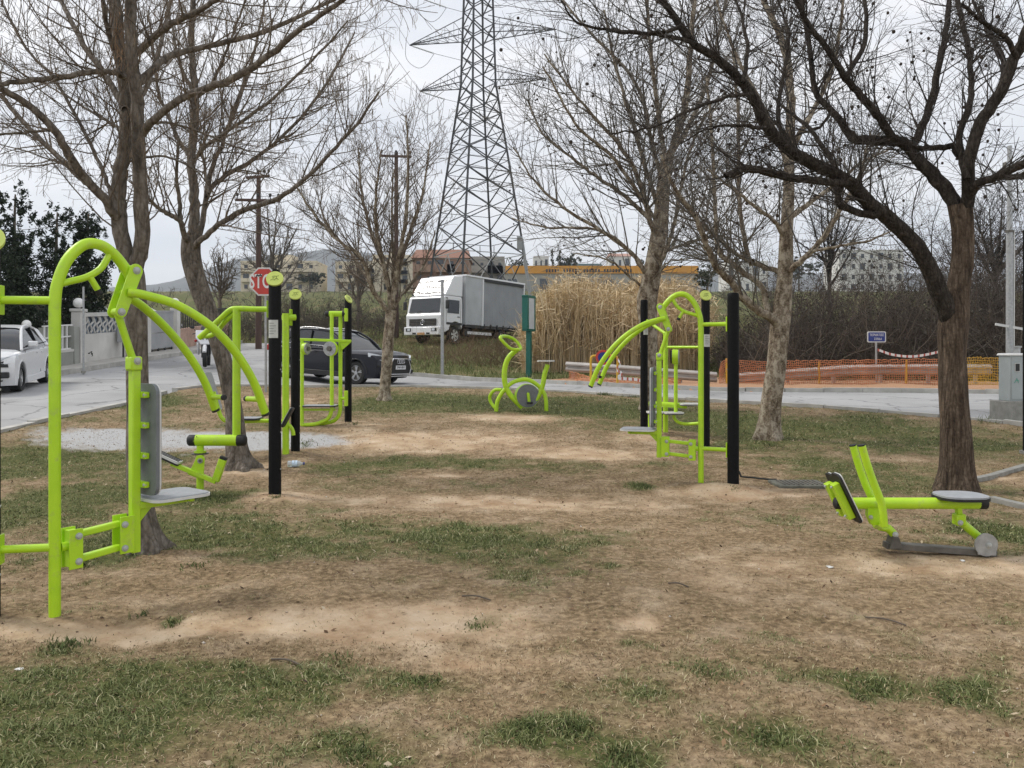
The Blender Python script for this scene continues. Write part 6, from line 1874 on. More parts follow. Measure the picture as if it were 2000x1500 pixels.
def white_wall():
    t = thing('garden_wall', (*WL(28), wz(28)), 'white garden wall with scrolled balustrade panel across the street', 'wall'); o = t.location
    wbox(Geo(), 27.75, 33.1, -.3, .95, .22).build('wall', WALLW, t, off=o, sm=None)
    wbox(Geo(), 27.75, 33.1, 1.55, 1.68, .26).build('coping', WALLW, t, off=o, sm=None)
    wbox(Geo(), 27.75, 33.1, .95, 1.55, .03, -.06).build('panel_back', BLUEG, t, off=o, sm=None)
    for Y in (27.6, 33.2):
        x, y = WL(Y); Geo().box((x, y, wz(Y) + .72), (.34, .34, 2.0)).build('pillar', WALLW, t, off=o, bevel=.02)
        Geo().box((x, y, wz(Y) + 1.77), (.42, .42, .10)).build('pillar_cap', WALLW, t, off=o, bevel=.02)
    for k in range(11):
        Y = 28.1 + k * .47; x, y = WL(Y); z = wz(Y)
        pts = cr([(x + .02, y - .14, z + .97), (x + .02, y - .05, z + 1.10), (x + .02, y - .16, z + 1.24), (x + .02, y + .05, z + 1.38), (x + .02, y - .06, z + 1.54)], 4)
        Geo().tube(pts, .036, 6).build('baluster', WALLW, t, off=o)
        pts = cr([(x + .02, y + .16, z + .97), (x + .02, y + .06, z + 1.16), (x + .02, y + .18, z + 1.3), (x + .02, y + .05, z + 1.54)], 4)
        Geo().tube(pts, .03, 6).build('baluster', WALLW, t, off=o)
    Geo().ball((*WL(27.6), wz(27.6) + 2.02), .17, 14, 10).build('globe_lamp', GLOBE, t, off=o)
    Geo().tube([(*WL(27.6), wz(27.6) + 1.8), (*WL(27.6), wz(27.6) + 1.9)], .05, 8).build('lamp_base', IRON, t, off=o)
    x, y = WL(30.3)
    m = Geo().box((x + .35, y, wz(30.3) + .86), (.25, .42, .62)).build('meter_box', GATEG, t, off=o, bevel=.01)
    Geo().tube([(x + .35, y, wz(30.3) - .05), (x + .35, y, wz(30.3) + .6)], .035, 8).build('meter_post', IRON, m, off=o)
    return t
white_wall()
def low_wall():
    t = thing('garden_wall', (*WL(24), wz(24)), 'low grey-green wall with white barred gate left of the white wall', 'wall'); o = t.location
    wbox(Geo(), 14, 27.3, -.3, .42, .2).build('wall', WALLG, t, off=o, sm=None)
    wbox(Geo(), 25.2, 27.35, .42, .5, .24).build('coping', WALLW, t, off=o, sm=None)
    for Y in (24.4, 27.2):
        x, y = WL(Y); Geo().box((x, y, wz(Y) + .5), (.3, .3, 1.5)).build('pillar', WALLG, t, off=o, bevel=.02)
    for k in range(7):
        Y = 25.4 + k * .28; x, y = WL(Y)
        Geo().box((x, y, wz(Y) + .85), (.04, .05, .85)).build('gate_bar', WHITEP, t, off=o)
    for dz in (.5, .9, 1.27):
        wbox(Geo(), 25.3, 27.15, dz, dz + .045, .05).build('gate_rail', WHITEP, t, off=o, sm=None)
    wbox(Geo(), 25.3, 27.15, .45, 1.25, .02, -.12).build('gate_sheet', WALLG, t, off=o, sm=None)
    Geo().ball((*WL(24.4), wz(24.4) + 1.38), .13, 14, 10).build('globe_lamp', GLOBE, t, off=o)
    return t
low_wall()
def gate():
    t = thing('sliding_gate', (*WL(34.5), wz(34.5)), 'plain grey metal sliding gate behind the twin-stem tree', 'gate'); o = t.location
    wbox(Geo(), 33.45, 36.2, .1, .75, .06).build('lower_panel', GATEG, t, off=o, sm=None)
    wbox(Geo(), 33.45, 36.2, .78, 1.62, .06, -.004).build('upper_panel', GATEG, t, off=o, sm=None)
    wbox(Geo(), 33.42, 36.22, 1.62, 1.70, .09).build('top_rail', GATEG, t, off=o, sm=None)
    for k in range(4):
        Y = 33.7 + k * .75; x, y = WL(Y)
        Geo().disc((x + .04, y, wz(Y) + .06), (1, 0, 0), .06, .05, 12).build('gate_wheel', IRON, t, off=o)
    return t
gate()
def pink_wall():
    t = thing('garden_wall', (*WL(38), wz(38)), 'pinkish stone wall with black iron railing behind the motorbike', 'wall'); o = t.location
    wbox(Geo(), 36.7, 44, -.3, .85, .22).build('wall', WALLP, t, off=o, sm=None)
    for Y in (36.5,):
        x, y = WL(Y); Geo().box((x, y, wz(Y) + .75), (.34, .34, 2.1)).build('pillar', WALLW, t, off=o, bevel=.02)
        Geo().ball((x, y, wz(Y) + 2.08), .17, 14, 10).build('globe_lamp', GLOBE, t, off=o)
        Geo().tube([(x, y, wz(Y) + 1.78), (x, y, wz(Y) + 1.95)], .06, 8).build('lamp_base', IRON, t, off=o)
    wbox(Geo(), 36.7, 44, 1.55, 1.62, .06).build('top_rail', IRON, t, off=o, sm=None)
    for k in range(24):
        Y = 36.9 + k * .29; x, y = WL(Y)
        Geo().box((x, y, wz(Y) + 1.2), (.04, .06, .72)).build('railing_bar', IRON, t, off=o)
    return t
pink_wall()
# raised yard behind the walls with two parked cars
YARD = mat('yard_paving', (.30, .28, .25), .9, var=.15, scale=1.5)
yv = [(-14.9, 26), (-15.5, 44), (-60, 44), (-60, 26)]
tag(Geo().prism([(x, y, .9) for x, y in yv], (0, 0, 1), 2.1).build('yard', YARD, sm=None), 'raised paved yard behind the garden walls', kind='structure')
car((-17.2, 32.2, 1.95), (0, 0, RAD(-25)), 'silver car with pale roof parked behind the white scrolled wall', SILV, 4.2, 1.75, 1.62, 2.6, .32, .98, 1.05, 1.02, -1.6, grille='small', plate='', suv=False)
car((-17.4, 38.4, 1.95), (0, 0, RAD(-30)), 'white car parked behind the grey sliding gate', CARW, 4.1, 1.75, 1.52, 2.55, .32, .95, .95, 1.0, -1.4, grille='small', plate='', suv=False)

ROOFT = mat('red_roof_tile', (.33, .10, .06), .85, var=.25, scale=2)
PINKW = mat('salmon_render', (.52, .30, .24), .85, var=.08)
CREAM = mat('cream_render', (.62, .55, .42), .85, var=.08, scale=.5)
WHITER = mat('white_render', (.66, .65, .62), .85, var=.07, scale=.5)
BRICK = mat('bare_brick', (.30, .20, .15), .9, var=.25, scale=1.5)
CONCF = mat('bare_concrete_frame', (.33, .31, .28), .9, var=.15, scale=.8)
WIN = mat('window_glass', (.05, .06, .07), .15, var=.3, scale=.3)
SHUT = mat('shutter_grey', (.30, .29, .26), .7, var=.1)
def left_house():
    t = thing('house', (-28.2, 31, 1.9), 'salmon house with red tiled eaves at the left photo edge', 'house')
    Geo().box((0, 0, 6.0), (10.4, 7, 12.6)).build('wall', CREAM, t, sm=None)
    b = Geo().box((.35, 0, 4.75), (11.3, 7.6, .25)).build('balcony', PINKW, t, sm=None)
    Geo().box((.35, -3.75, 5.3), (11.3, .12, .95)).build('parapet', PINKW, b, sm=None)
    Geo().box((5.95, 0, 5.3), (.12, 7.6, .95)).build('parapet', PINKW, b, sm=None)
    for z, nm in ((5.9, 'tile_ledge'), (12.3, 'roof')):
        r = Geo().box((.3, 0, z + .15), (12.0, 8.4, .3), taper=(.94, .92)).build(nm, ROOFT, t, sm=None)
        for k in range(28):
            Geo().tube([(6.25, -3.9 + k * .29, z + .1), (5.7, -3.9 + k * .29, z + .36)], .1, 6).build('roof_tile', ROOFT, r)
    Geo().box((5.2, 2.5, 11.0), (1.4, 1.2, 1.6)).build('bay', PINKW, t, sm=None)
    for z in (2.2, 7.2):
        for y in (-2.2, 0.6):
            w = Geo().box((5.21, y, z), (.06, 1.1, 1.5)).build('window', WIN, t, sm=None)
            Geo().box((5.24, y, z - .8), (.2, 1.3, .08)).build('sill', WALLW, w, sm=None)
    return t
left_house()

# ------------------------------------------------------------------ dark evergreens by the wall
LEAFD = blade_material('evergreen_leaf', [(0, (.010, .016, .010)), (.5, (.026, .038, .022)), (1, (.07, .09, .052))])
LEAFO = blade_material('olive_leaf', [(0, (.012, .018, .010)), (.5, (.04, .052, .028)), (1, (.10, .11, .06))])
def leafy(name, label, base, blobs, n, size, m, seed, trunk_r=.12, cat='tree', group=None):
    """Tree of many small leaf faces gathered in uneven clumps; blobs = (dx, dy, z, rx, rz)."""
    rg = np.random.default_rng(seed)
    t = thing(name, tuple(base), label, cat, group)
    top = max(b[2] for b in blobs)
    Geo().tube(cr([(0, 0, -.2), (.05, .03, top * .35), (-.04, .0, top * .7), (0, 0, top)], 4), [trunk_r, trunk_r * .7, trunk_r * .2], 8).build('trunk', BARK_ASH, t)
    V, T = [], []
    wts = np.array([b[3] ** 2 * b[4] for b in blobs]); cnt = np.maximum(20, (n * wts / wts.sum()).astype(int))
    for b, c in zip(blobs, cnt):
        nc = max(6, c // 26)
        cc = nrm(rg.normal(0, 1, (nc, 3))) * (rg.uniform(.15, 1, (nc, 1)) ** .5)
        p = cc[rg.integers(0, nc, c)] + rg.normal(0, .11, (c, 3))
        p = p * np.array([b[3], b[3], b[4]]) + np.array(b[:3])
        a = nrm(rg.normal(0, 1, (c, 3))); d = nrm(np.cross(a, rg.normal(0, 1, (c, 3))))
        s = rg.uniform(.6, 1.3, (c, 1)) * size
        V.append(np.stack([p - a * s, p + d * s * .38, p + a * s, p - d * s * .38], 1)); T.append(np.clip(rg.normal(.45, .25, c), 0, 1))
    V, T = np.concatenate(V), np.concatenate(T)
    F = np.arange(len(V) * 4).reshape(-1, 4)
    me = mesh_np('crown', V.reshape(-1, 3), F, {'tint': np.repeat(T, 4)})
    c = link('crown', me, m, t); c['kind'] = 'stuff'
    return t
def evergreen(u, vtop, Y, half, label, seed, n=7000, low=.6):
    x = (u - 1000) / FPX * Y; z0 = max(float(zg(x, Y)), 1.0)
    H = at(u, vtop, Y)[2] - z0
    rg = random.Random(seed); bl = []
    k = 0
    z = low
    while z < H - .25:
        f = z / H
        r = half * (1.0 - .55 * f ** 1.8) * rg.uniform(.55, .8)
        for _ in range(3):
            bl.append((rg.uniform(-.55, .55) * half * (1 - .6 * f), rg.uniform(-.5, .5) * half, z + rg.uniform(-.2, .2), r * rg.uniform(.6, 1), rg.uniform(.45, .75)))
        z += .55
    bl.append((0, 0, H - .3, .22, .4)); bl.append((.4 * half, 0, H - .75, .22, .4))
    return leafy('evergreen_tree', label, (x, Y, z0), bl, int(n * 1.9), .066, LEAFD, seed)
evergreen(30, 362, 27.2, 1.25, 'tallest dark evergreen tree at the left edge behind the white hatchback', 1, 9000)
evergreen(112, 398, 28.8, 1.2, 'dark evergreen tree seen through the near arched pole', 2, 7500)
evergreen(172, 402, 30.2, 1.0, 'dark evergreen tree beside the twin-stem tree', 3, 5500, 1.6)
evergreen(-30, 380, 24.5, 1.2, 'dark evergreen tree cut by the left photo edge', 4, 5000)
def hedge():
    bl = [(dx, dy, z, .75, .6) for dx, dy in ((-1.8, -1.6), (-1.0, -.6), (-.4, .2), (0, 1.0), (-2.6, -2.4), (.1, 2.0)) for z in (.9, 1.5)]
    leafy('hedge', 'dark hedge below the evergreens over the low wall', (-15.6, 25.2, 1.0), bl, 6500, .06, LEAFD, 9, .05, 'hedge')
hedge()

# ------------------------------------------------------------------ reeds and thickets
REEDM = blade_material('reed_straw', [(0, (.18, .12, .06)), (.3, (.42, .30, .16)), (.65, (.62, .48, .28)), (1, (.76, .64, .44))])
def reeds():
    rg = np.random.default_rng(5)
    n = 11000
    Y = rg.uniform(28.6, 36, n); u = rg.uniform(1020, 1385, n)
    X = (u - 1000) / FPX * Y
    env = np.interp(u, [1015, 1040, 1075, 1120, 1200, 1300, 1345, 1400], [.35, .6, .95, 1, 1.03, 1.0, .85, .5])
    Hh = env * rg.uniform(1.9, 3.15, n) * (.72 + .5 * vnoise(X * .9, Y * .9, 3))
    z = zg(X, Y) - .1
    k = np.array([0, .45, .86, 1])[None, :, None]
    la = rg.uniform(0, 2 * np.pi, n); ln = np.abs(rg.normal(0, .15, n))
    lean = np.stack([np.cos(la) * ln, np.sin(la) * ln, np.zeros(n)], -1)
    P = np.stack([X, Y, z], -1)[:, None] + np.array([0, 0, 1.0]) * (Hh[:, None, None] * k) + lean[:, None] * (Hh[:, None, None] * k ** 2)
    R = np.tile(np.array([.008, .007, .012, .003]), (n, 1))
    V, F = batch_tubes(P, R, 3)
    T = np.repeat(np.clip(rg.normal(.58, .26, n), 0, 1), 12)
    # leaves and plumes
    m = 36000
    i = rg.integers(0, n, m); t = rg.uniform(.2, 1, m)
    s = np.stack([np.interp(0, [0], [0]) + P[i, np.minimum((t * 4).astype(int), 3), c] for c in range(3)], -1) + rg.normal(0, .03, (m, 3))
    d = nrm(np.stack([rg.normal(0, 1, m), rg.normal(0, 1, m), rg.normal(.5, .8, m)], -1))
    L = rg.uniform(.2, .6, m)[:, None]
    w = nrm(np.cross(d, rg.normal(0, 1, (m, 3)))) * .016
    Q = np.stack([s - w, s + w, s + d * L + np.array([0, 0, -.08])], 1)
    me = mesh_np('reed_bed', V, F, {'tint': T})
    tag(link('reed_bed', me, REEDM), 'tall dry tan reeds standing behind the crash barrier', kind='stuff')
    me = mesh_np('reed_leaves', Q.reshape(-1, 3), np.arange(m * 3).reshape(-1, 3), {'tint': np.repeat(np.clip(rg.normal(.62, .25, m), 0, 1), 3)})
    tag(link('reed_leaves', me, REEDM), 'dry leaves and plumes of the tall reeds', kind='stuff')
reeds()
BRAM = mat('bramble_twig', (.080, .062, .049), .9, var=.4, scale=.8)
BRAMG = mat('bramble_pale_twig', (.16, .135, .11), .9, var=.3, scale=.8)
def thicket(name, label, n, ur, Yr, hfun, m2, m3, m, seed, rad=.012, leaf=0, leafm=None):
    rg = np.random.default_rng(seed)
    Y = rg.uniform(*Yr, n); u = rg.uniform(*ur, n); X = (u - 1000) / FPX * Y
    H = hfun(u, Y, rg)
    s = np.stack([X, Y, zg(X, Y) - .05], -1)
    d = nrm(np.stack([rg.normal(0, .5, n), rg.normal(0, .4, n), np.full(n, 1.0)], -1))
    out = [s]
    for k in range(6):
        out.append(out[-1] + d * (H / 6)[:, None]); d = nrm(d + rg.normal(0, .22, (n, 3)) + np.array([0, 0, -.02]))
    P = np.stack(out, 1); R = np.linspace(1, .3, 7)[None] * rg.uniform(.6, 1.6, n)[:, None] * rad
    P2, R2 = grow(P, R, m2, .1, 1, .5, 1.9, .4, 1.3, 5, .01, .25, .7, rad * .7, rad * .3, rg)
    P3, R3 = grow(P2, R2, m3, .1, 1, .2, .8, .4, 1.3, 3, .01, .25, .7, rad * .5, rad * .3, rg)
    v, f = join_np([batch_tubes(P, R, 4), batch_tubes(P2, R2, 3), batch_tubes(P3, R3, 3)])
    tag(link(name, mesh_np(name, v, f), m), label, kind='stuff')
    if leaf:
        i = rg.integers(0, len(P3), leaf); p = P3[i, rg.integers(0, 3, leaf)] + rg.normal(0, .05, (leaf, 3))
        a = nrm(rg.normal(0, 1, (leaf, 3))); q = nrm(np.cross(a, rg.normal(0, 1, (leaf, 3)))); s = rg.uniform(.02, .045, (leaf, 1))
        V = np.stack([p - a * s, p + q * s * .6, p + a * s, p - q * s * .6], 1)
        me = mesh_np(name + '_leaves', V.reshape(-1, 3), np.arange(leaf * 4).reshape(-1, 4), {'tint': np.repeat(np.clip(rg.normal(.4, .25, leaf), 0, 1), 4)})
        tag(link(name + '_leaves', me, leafm), 'leaves caught in the ' + label, kind='stuff')
BRLEAF = blade_material('bramble_leaf', [(0, (.018, .016, .012)), (.5, (.05, .042, .03)), (1, (.10, .09, .06))])
def h_right(u, Y, rg):
    top = np.interp(u, [1380, 1450, 1500, 1540, 1600, 1700, 1800, 1900, 2050], [640, 650, 600, 545, 525, 520, 505, 480, 440])
    return np.clip(((HOR - top) / FPX * Y + CAM_H - zg((u - 1000) / FPX * Y, Y)) * rg.uniform(.5, 1.2, len(u)) * (.85 + .55 * vnoise(u * .022, Y * .3, 8)), .4, 9)
thicket('bramble_thicket', 'dense dark brown leafless bramble thicket behind the orange netting', 1100, (1405, 2060), (26.6, 35), h_right, 7000, 10500, BRAM, 11, .014, 26000, BRLEAF)
thicket('bramble_canes', 'pale dead canes crossing the brown thicket', 90, (1430, 2050), (26.4, 29), lambda u, Y, rg: h_right(u, Y, rg) * .8, 260, 300, BRAMG, 12, .016)
def h_left(u, Y, rg):
    return rg.uniform(.8, 2.1, len(u)) * np.interp(u, [380, 480, 560, 800], [.5, .8, 1.1, 1.0])
thicket('scrub', 'grey-brown scrub on the slope behind the navy car', 420, (290, 830), (42, 56), h_left, 2200, 3800, BRAM, 13, .016, 9000, LEAFO)
thicket('scrub', 'low brown weeds around the lorry wheels', 200, (815, 1090), (29.5, 37), lambda u, Y, rg: rg.uniform(.25, .7, len(u)), 800, 1300, mat('russet_weed', (.15, .10, .06), .9, var=.35, scale=.7), 14, .009)
thicket('scrub', 'far band of bare bushes along the field edge', 600, (0, 2000), (80, 190), lambda u, Y, rg: rg.uniform(.8, 2.4, len(u)), 1500, 1800, mat('far_scrub', (.10, .085, .065), .9, var=.3, scale=.2), 15, .05, 16000, LEAFO)

# bare trees farther off
def simple_tree(name, label, u, vbase, vtop, Y, spread, seed, m=TWIG_PLANE, cfg=None, dense=1.0, tr=5):
    rg = random.Random(seed)
    vb = HOR - (float(zg((u - 1000) / FPX * Y, Y)) - CAM_H) / Y * FPX
    h = vb - vtop
    fork = vb - h * .30
    limbs = []
    for k in range(8):
        a = (k - 3.5) / 3.5
        du = a * spread * rg.uniform(.7, 1.1)
        top = vtop + abs(a) ** 1.5 * h * .3 + rg.uniform(0, .1) * h
        st = fork - rg.uniform(-.05, .2) * h
        limbs.append(([(u, st), (u + du * .3, st - (st - top) * .3), (u + du * .68, st - (st - top) * .62), (u + du, top)], tr * .62, .8, 0, rg.uniform(-1, 1) * spread * Y / FPX))
    H = h * Y / FPX
    tree(name, label, Y, [(u, vb), (u + 1, (vb + fork) / 2), (u, fork), (u + rg.uniform(-3, 3), fork - h * .25)], [tr * 1.3, tr, tr, tr * .7], limbs, m, m,
         (int(70 * dense), H * .12, H * .32, int(420 * dense), H * .06, H * .17, int(900 * dense), H * .02, H * .07, .06), seed)
simple_tree('bare_tree', 'slender bare tree on the slope behind the STOP sign', 532, 0, 395, 44, 75, 21, tr=4.5)
simple_tree('bare_tree', 'bushy bare tree rising behind the lamp post at right', 1945, 0, 372, 33, 95, 22, TWIG_DARK, dense=1.7, tr=6)
simple_tree('bare_tree', 'bare tree rising from the thicket right of the mottled plane', 1620, 0, 330, 37, 60, 23, TWIG_DARK, dense=.9, tr=4)
simple_tree('bare_tree', 'thin bare tree behind the pole left of the lorry', 700, 0, 470, 52, 45, 24, TWIG_ASH, dense=.7, tr=3.2)
simple_tree('bare_tree', 'thin bare tree on the slope behind the leaning tree', 430, 0, 470, 50, 40, 25, TWIG_ASH, dense=.6, tr=3)
leafy('evergreen_bush', 'round dark evergreen bush beyond the reeds', (*at(1381, 0, 62)[:2], at(1381, 562, 62)[2]), [(0, 0, .9, .8, .8), (.2, 0, 1.4, .6, .5), (-.3, 0, .6, .7, .5)], 1800, .09, LEAFO, 31, .1, 'bush')

# ------------------------------------------------------------------ pylon and poles
LATT = mat('lattice_steel', (.065, .068, .072), .6, metal=.3, var=.2, scale=.5)
LATL = mat('lattice_steel_light', (.30, .31, .31), .6, metal=.2, var=.15, scale=.5)
INSU = mat('insulator_glass', (.30, .33, .34), .3, var=.1)
WIRE = mat('power_wire', (.10, .10, .105), .6)
def pylon():
    Y = 75.0; cx = (934 - 1000) / FPX * Y
    z0 = float(zg(cx, Y))
    t = thing('power_pylon', (cx, Y, z0), 'tall steel lattice power pylon behind the lorry', 'pylon')
    zr = lambda v: CAM_H - (v - HOR) / FPX * Y - z0
    ZS = [(-.5, 7.4), (zr(500), 6.15), (zr(165), 2.35), (zr(75), 2.15), (zr(-20), 1.9), (zr(-150), 1.5)]
    width = lambda z: np.interp(z, [a for a, b in ZS], [b for a, b in ZS])
    th = RAD(30.5)
    def corner(k, z):
        w = width(z) / 2; sx, sy = ((-1, -1), (1, -1), (1, 1), (-1, 1))[k]
        return np.array([(sx * math.cos(th) - sy * math.sin(th)) * w, (sx * math.sin(th) + sy * math.cos(th)) * w, z])
    zt = zr(-150)
    for k in range(4):
        Geo().tube([corner(k, z) for z, _ in ZS], .13, 4).build('leg', LATT, t, sm=None)
    lev = [0.0, zr(500)]
    z = zr(500)
    while z < zr(165) - .4:
        z += width(z) * .46
        lev.append(min(z, zr(165)))
    lev[-1] = zr(165)
    while z < zt:
        z = lev[-1] + 1.35; lev.append(z)
    def bar(a, b, r=.06, nm='brace', m=LATT):
        Geo().tube([a, b], r, 4).build(nm, m, t, sm=None)
    for i in range(len(lev) - 1):
        for k in range(4):
            k2 = (k + 1) % 4
            a, b, c, d = corner(k, lev[i]), corner(k2, lev[i]), corner(k, lev[i + 1]), corner(k2, lev[i + 1])
            if i % 2 == 0 or lev[i] < zr(165):
                bar(a, d); bar(b, c)
            else:
                bar(a, d)
            if i == 1 or (i % 3 == 1 and lev[i] < zr(165)):
                bar(a, b, .045 if i == 1 else .03, 'ring_bar', LATL if i == 1 else LATT)
            if 1 <= i and lev[i] < zr(260):
                m_ = (a + d + b + c) / 4
                bar((a * .5 + c * .5), (a * .25 + d * .25 + m_ * .5), .034, 'redundant_brace')
                bar((b * .5 + d * .5), (b * .25 + c * .25 + m_ * .5), .034, 'redundant_brace')
    for k in range(4):
        bar((corner(k, lev[1]) + corner((k + 1) % 4, lev[1])) / 2, corner(k, .2), .04, 'brace', LATL)
        bar((corner(k, lev[1]) + corner((k + 1) % 4, lev[1])) / 2, corner((k + 1) % 4, .2), .04, 'brace', LATL)
    # antenna box on one leg
    Geo().box(corner(1, zr(478)) + np.array([-.25, -.2, 0]), (.5, .35, 1.2)).build('equipment_box', LATL, t)
    Geo().tube([corner(1, .5), corner(1, zr(470))], .16, 8).build('cable_duct', LATL, t)
    # cross arms
    ax = np.array([math.cos(RAD(-12)), math.sin(RAD(-12)), 0])
    for v, ll, lr in ((165, 5.6, 6.3), (72, 6.6, 7.2), (-18, 5.4, 6.0)):
        zb = zr(v)
        for s, ln in ((-1, ll), (1, lr)):
            tip = ax * s * ln + np.array([0, 0, zb - (.25 if s < 0 else -.1)])
            w = width(zb) / 2
            pr = np.array([-ax[1], ax[0], 0])
            g = Geo()
            b1, b2 = ax * s * w * 1.1 + pr * w * .9 + np.array([0, 0, zb]), ax * s * w * 1.1 - pr * w * .9 + np.array([0, 0, zb])
            t1, t2 = b1 + np.array([0, 0, 1.5]), b2 + np.array([0, 0, 1.5])
            for q in (b1, b2): g.tube([q, tip], .05, 4)
            for q in (t1, t2): g.tube([q, tip], .04, 4)
            for k in range(1, 6):
                f, f0 = k / 6, (k - 1) / 6
                L = lambda p, f: p * (1 - f) + tip * f
                g.tube([L(b1, f), L(b2, f)], .025, 4); g.tube([L(b1, f0), L(t1, f)], .022, 4); g.tube([L(b2, f0), L(t2, f)], .022, 4); g.tube([L(b1, f0), L(b2, f)], .022, 4); g.tube([L(b1, f), L(t1, f)], .02, 4); g.tube([L(b2, f), L(t2, f)], .02, 4)
            arm = g.build('cross_arm', LATT, t, sm=None); arm['kind'] = 'stuff'
            # strain insulators and the loop below, the wires leaving both ways
            fwd = nrm(np.array([.95, .30, -.22])); bak = nrm(np.array([-.06 if s < 0 else .10, -1.0, .10]))
            e1 = tip + fwd * 2.4
            pts, rs = [], []
            for k in range(14):
                for d_, r_ in ((0, .035), (.05, .10), (.10, .035)):
                    pts.append(tip + fwd * (.35 + k * .145 + d_)); rs.append(r_)
            Geo().tube(pts, rs, 8).build('insulator', INSU, arm)
            Geo().tube([tip, tip + fwd * .4], .03, 5).build('insulator_link', LATT, arm)
            lp = cr([tip + bak * 1.6 + [0, 0, -.05], tip + np.array([.2 * s, -.9, -1.5]), tip + np.array([.7, 0, -2.1]), tip + fwd * 1.6 + [0, 0, -1.3], e1], 8)
            Geo().tube(lp, .022, 5).build('jumper_loop', WIRE, arm)
            far = e1 + np.array([190, 62, -14.0])
            n = 30
            pp = [e1 * (1 - a) + far * a + np.array([0, 0, -26 * a * (1 - a) * .5]) for a in np.linspace(0, 1, n)]
            Geo().tube(pp, .020, 5).build('conductor', WIRE, arm)
            nb = tip + np.array([-14 if s < 0 else 22, -150, 2.0])
            pp = [tip * (1 - a) + nb * a + np.array([0, 0, -22 * a * (1 - a) * .3]) for a in np.linspace(0, 1, 40)]
            Geo().tube(pp, .016, 5).build('conductor', WIRE, arm)
    return t
pylon()
WOOD = mat('tarred_pole_wood', (.075, .045, .035), .85, var=.3, scale=2, stretch=(6, 6, .6))
def utility_pole(u, vtop, Y, label, arms):
    x = (u - 1000) / FPX * Y; z0 = float(zg(x, Y))
    t = thing('utility_pole', (x, Y, z0), label, 'utility pole')
    H = at(u, vtop, Y)[2] - z0
    Geo().tube([(0, 0, -.3), (0, 0, H)], [.15, .10], 12).build('shaft', WOOD, t)
    for dv, hw, tilt in arms:
        z = H - dv * Y / FPX
        a = Geo().beam((-hw, -.1, z), (hw, -.1, z + tilt), .1, .12).build('cross_arm', WOOD, t)
        for f in (-.92, 0, .55, .92):
            q = np.array([f * hw, -.1, z + .06 + tilt * (f + 1) / 2])
            Geo().tube([q, q + [0, 0, .10], q + [0, 0, .14], q + [0, 0, .24], q + [0, 0, .28]], [.02, .02, .06, .07, .02], 8).build('insulator', IRON, a)
        Geo().beam((-hw * .5, -.08, z), (0, -.02, z - .6), .03, .04).build('stay', IRON, a)
    Geo().tube([(.12, -.05, H - 2.6), (.12, -.05, H - 2.3)], .06, 8).build('cable_box', IRON, t)
    return np.array([x, Y, z0 + H])
pa = utility_pole(505, 343, 38.5, 'dark wooden utility pole behind the STOP sign', [(5, .55, .08), (48, 1.05, -.05)])
pb_ = utility_pole(774, 297, 45, 'dark wooden utility pole with crossarm left of the pylon', [(8, .85, -.06)])
def wire(a, b, sag, label, r=.012):
    pts = [a * (1 - k) + b * k + np.array([0, 0, -4 * sag * k * (1 - k)]) for k in np.linspace(0, 1, 24)]
    tag(Geo().tube(pts, r, 5).build('overhead_wire', WIRE), label, 'wire', 'overhead wires')
wire(pa + [0, 0, -1.0], pb_ + [.2, 0, .1], .5, 'thin overhead wire sagging between the two wooden utility poles')
wire(pb_ + [.6, 0, .2], at(1700, 322, 48), .5, 'thin overhead wire running right from the taller utility pole')
wire(pa + [-.9, 0, -1.0], at(-300, 470, 34), .4, 'thin overhead wire running left from the lower utility pole')

# ------------------------------------------------------------------ far buildings
def block(name, label, u0, u1, vtop, Y, depth, storeys, wallm, balc=True, roofm=None, cols=6, tower=None, cat='building', group=None, rz=0.0):
    x0, x1 = (u0 - 1000) / FPX * Y, (u1 - 1000) / FPX * Y
    xc = (x0 + x1) / 2; W = x1 - x0
    z0 = float(zg(xc, Y)); H = at(0, vtop, Y)[2] - z0
    t = thing(name, (xc, Y + depth / 2, z0), label, cat, group, rz)
    Geo().box((0, 0, H / 2 - 1), (W, depth, H + 2)).build('wall', wallm, t, sm=None)
    fh = H / storeys
    for s in range(storeys):
        for c in range(cols):
            x = -W / 2 + W * (c + .5) / cols
            big = (c + s) % 3 == 1
            w = Geo().box((x, -depth / 2 - .02, s * fh + fh * .52), (W / cols * (.55 if big else .32), .08, fh * (.62 if big else .42))).build('window', WIN, t, sm=None)
            Geo().box((x, -depth / 2 - .1, s * fh + fh * (.18 if big else .28)), (W / cols * (.6 if big else .4), .2, .12)).build('sill', wallm, w, sm=None)
        if balc and s > 0:
            for c in (0, cols // 2, cols - 2):
                x = -W / 2 + W * (c + 1) / cols
                b = Geo().box((x, -depth / 2 - .7, s * fh), (W / cols * 1.7, 1.4, .2)).build('balcony', wallm, t, sm=None)
                Geo().box((x, -depth / 2 - 1.37, s * fh + .5), (W / cols * 1.7, .1, .9)).build('balcony_front', wallm, b, sm=None)
    if roofm:
        Geo().box((0, 0, H + .6), (W * 1.06, depth * 1.08, 1.5), taper=(.9, .3)).build('roof', roofm, t, sm=None)
    else:
        Geo().box((0, 0, H + .15), (W * 1.01, depth * 1.01, .5)).build('parapet', wallm, t, sm=None)
    if tower:
        f, tw, thh = tower
        Geo().box((-W / 2 + W * f, 0, H + thh / 2), (tw, depth * .5, thh)).build('stair_tower', wallm, t, sm=None)
    for k in range(2):
        Geo().tube([(W * (.2 - .4 * k), -1, H), (W * (.2 - .4 * k), -1, H + 2.4)], .06, 5).build('aerial', IRON, t)
    return t
block('apartment_block', 'cream apartment block with stair tower behind the STOP sign', 470, 618, 512, 240, 14, 3, CREAM, tower=(.5, 6, 2.6), cols=7)
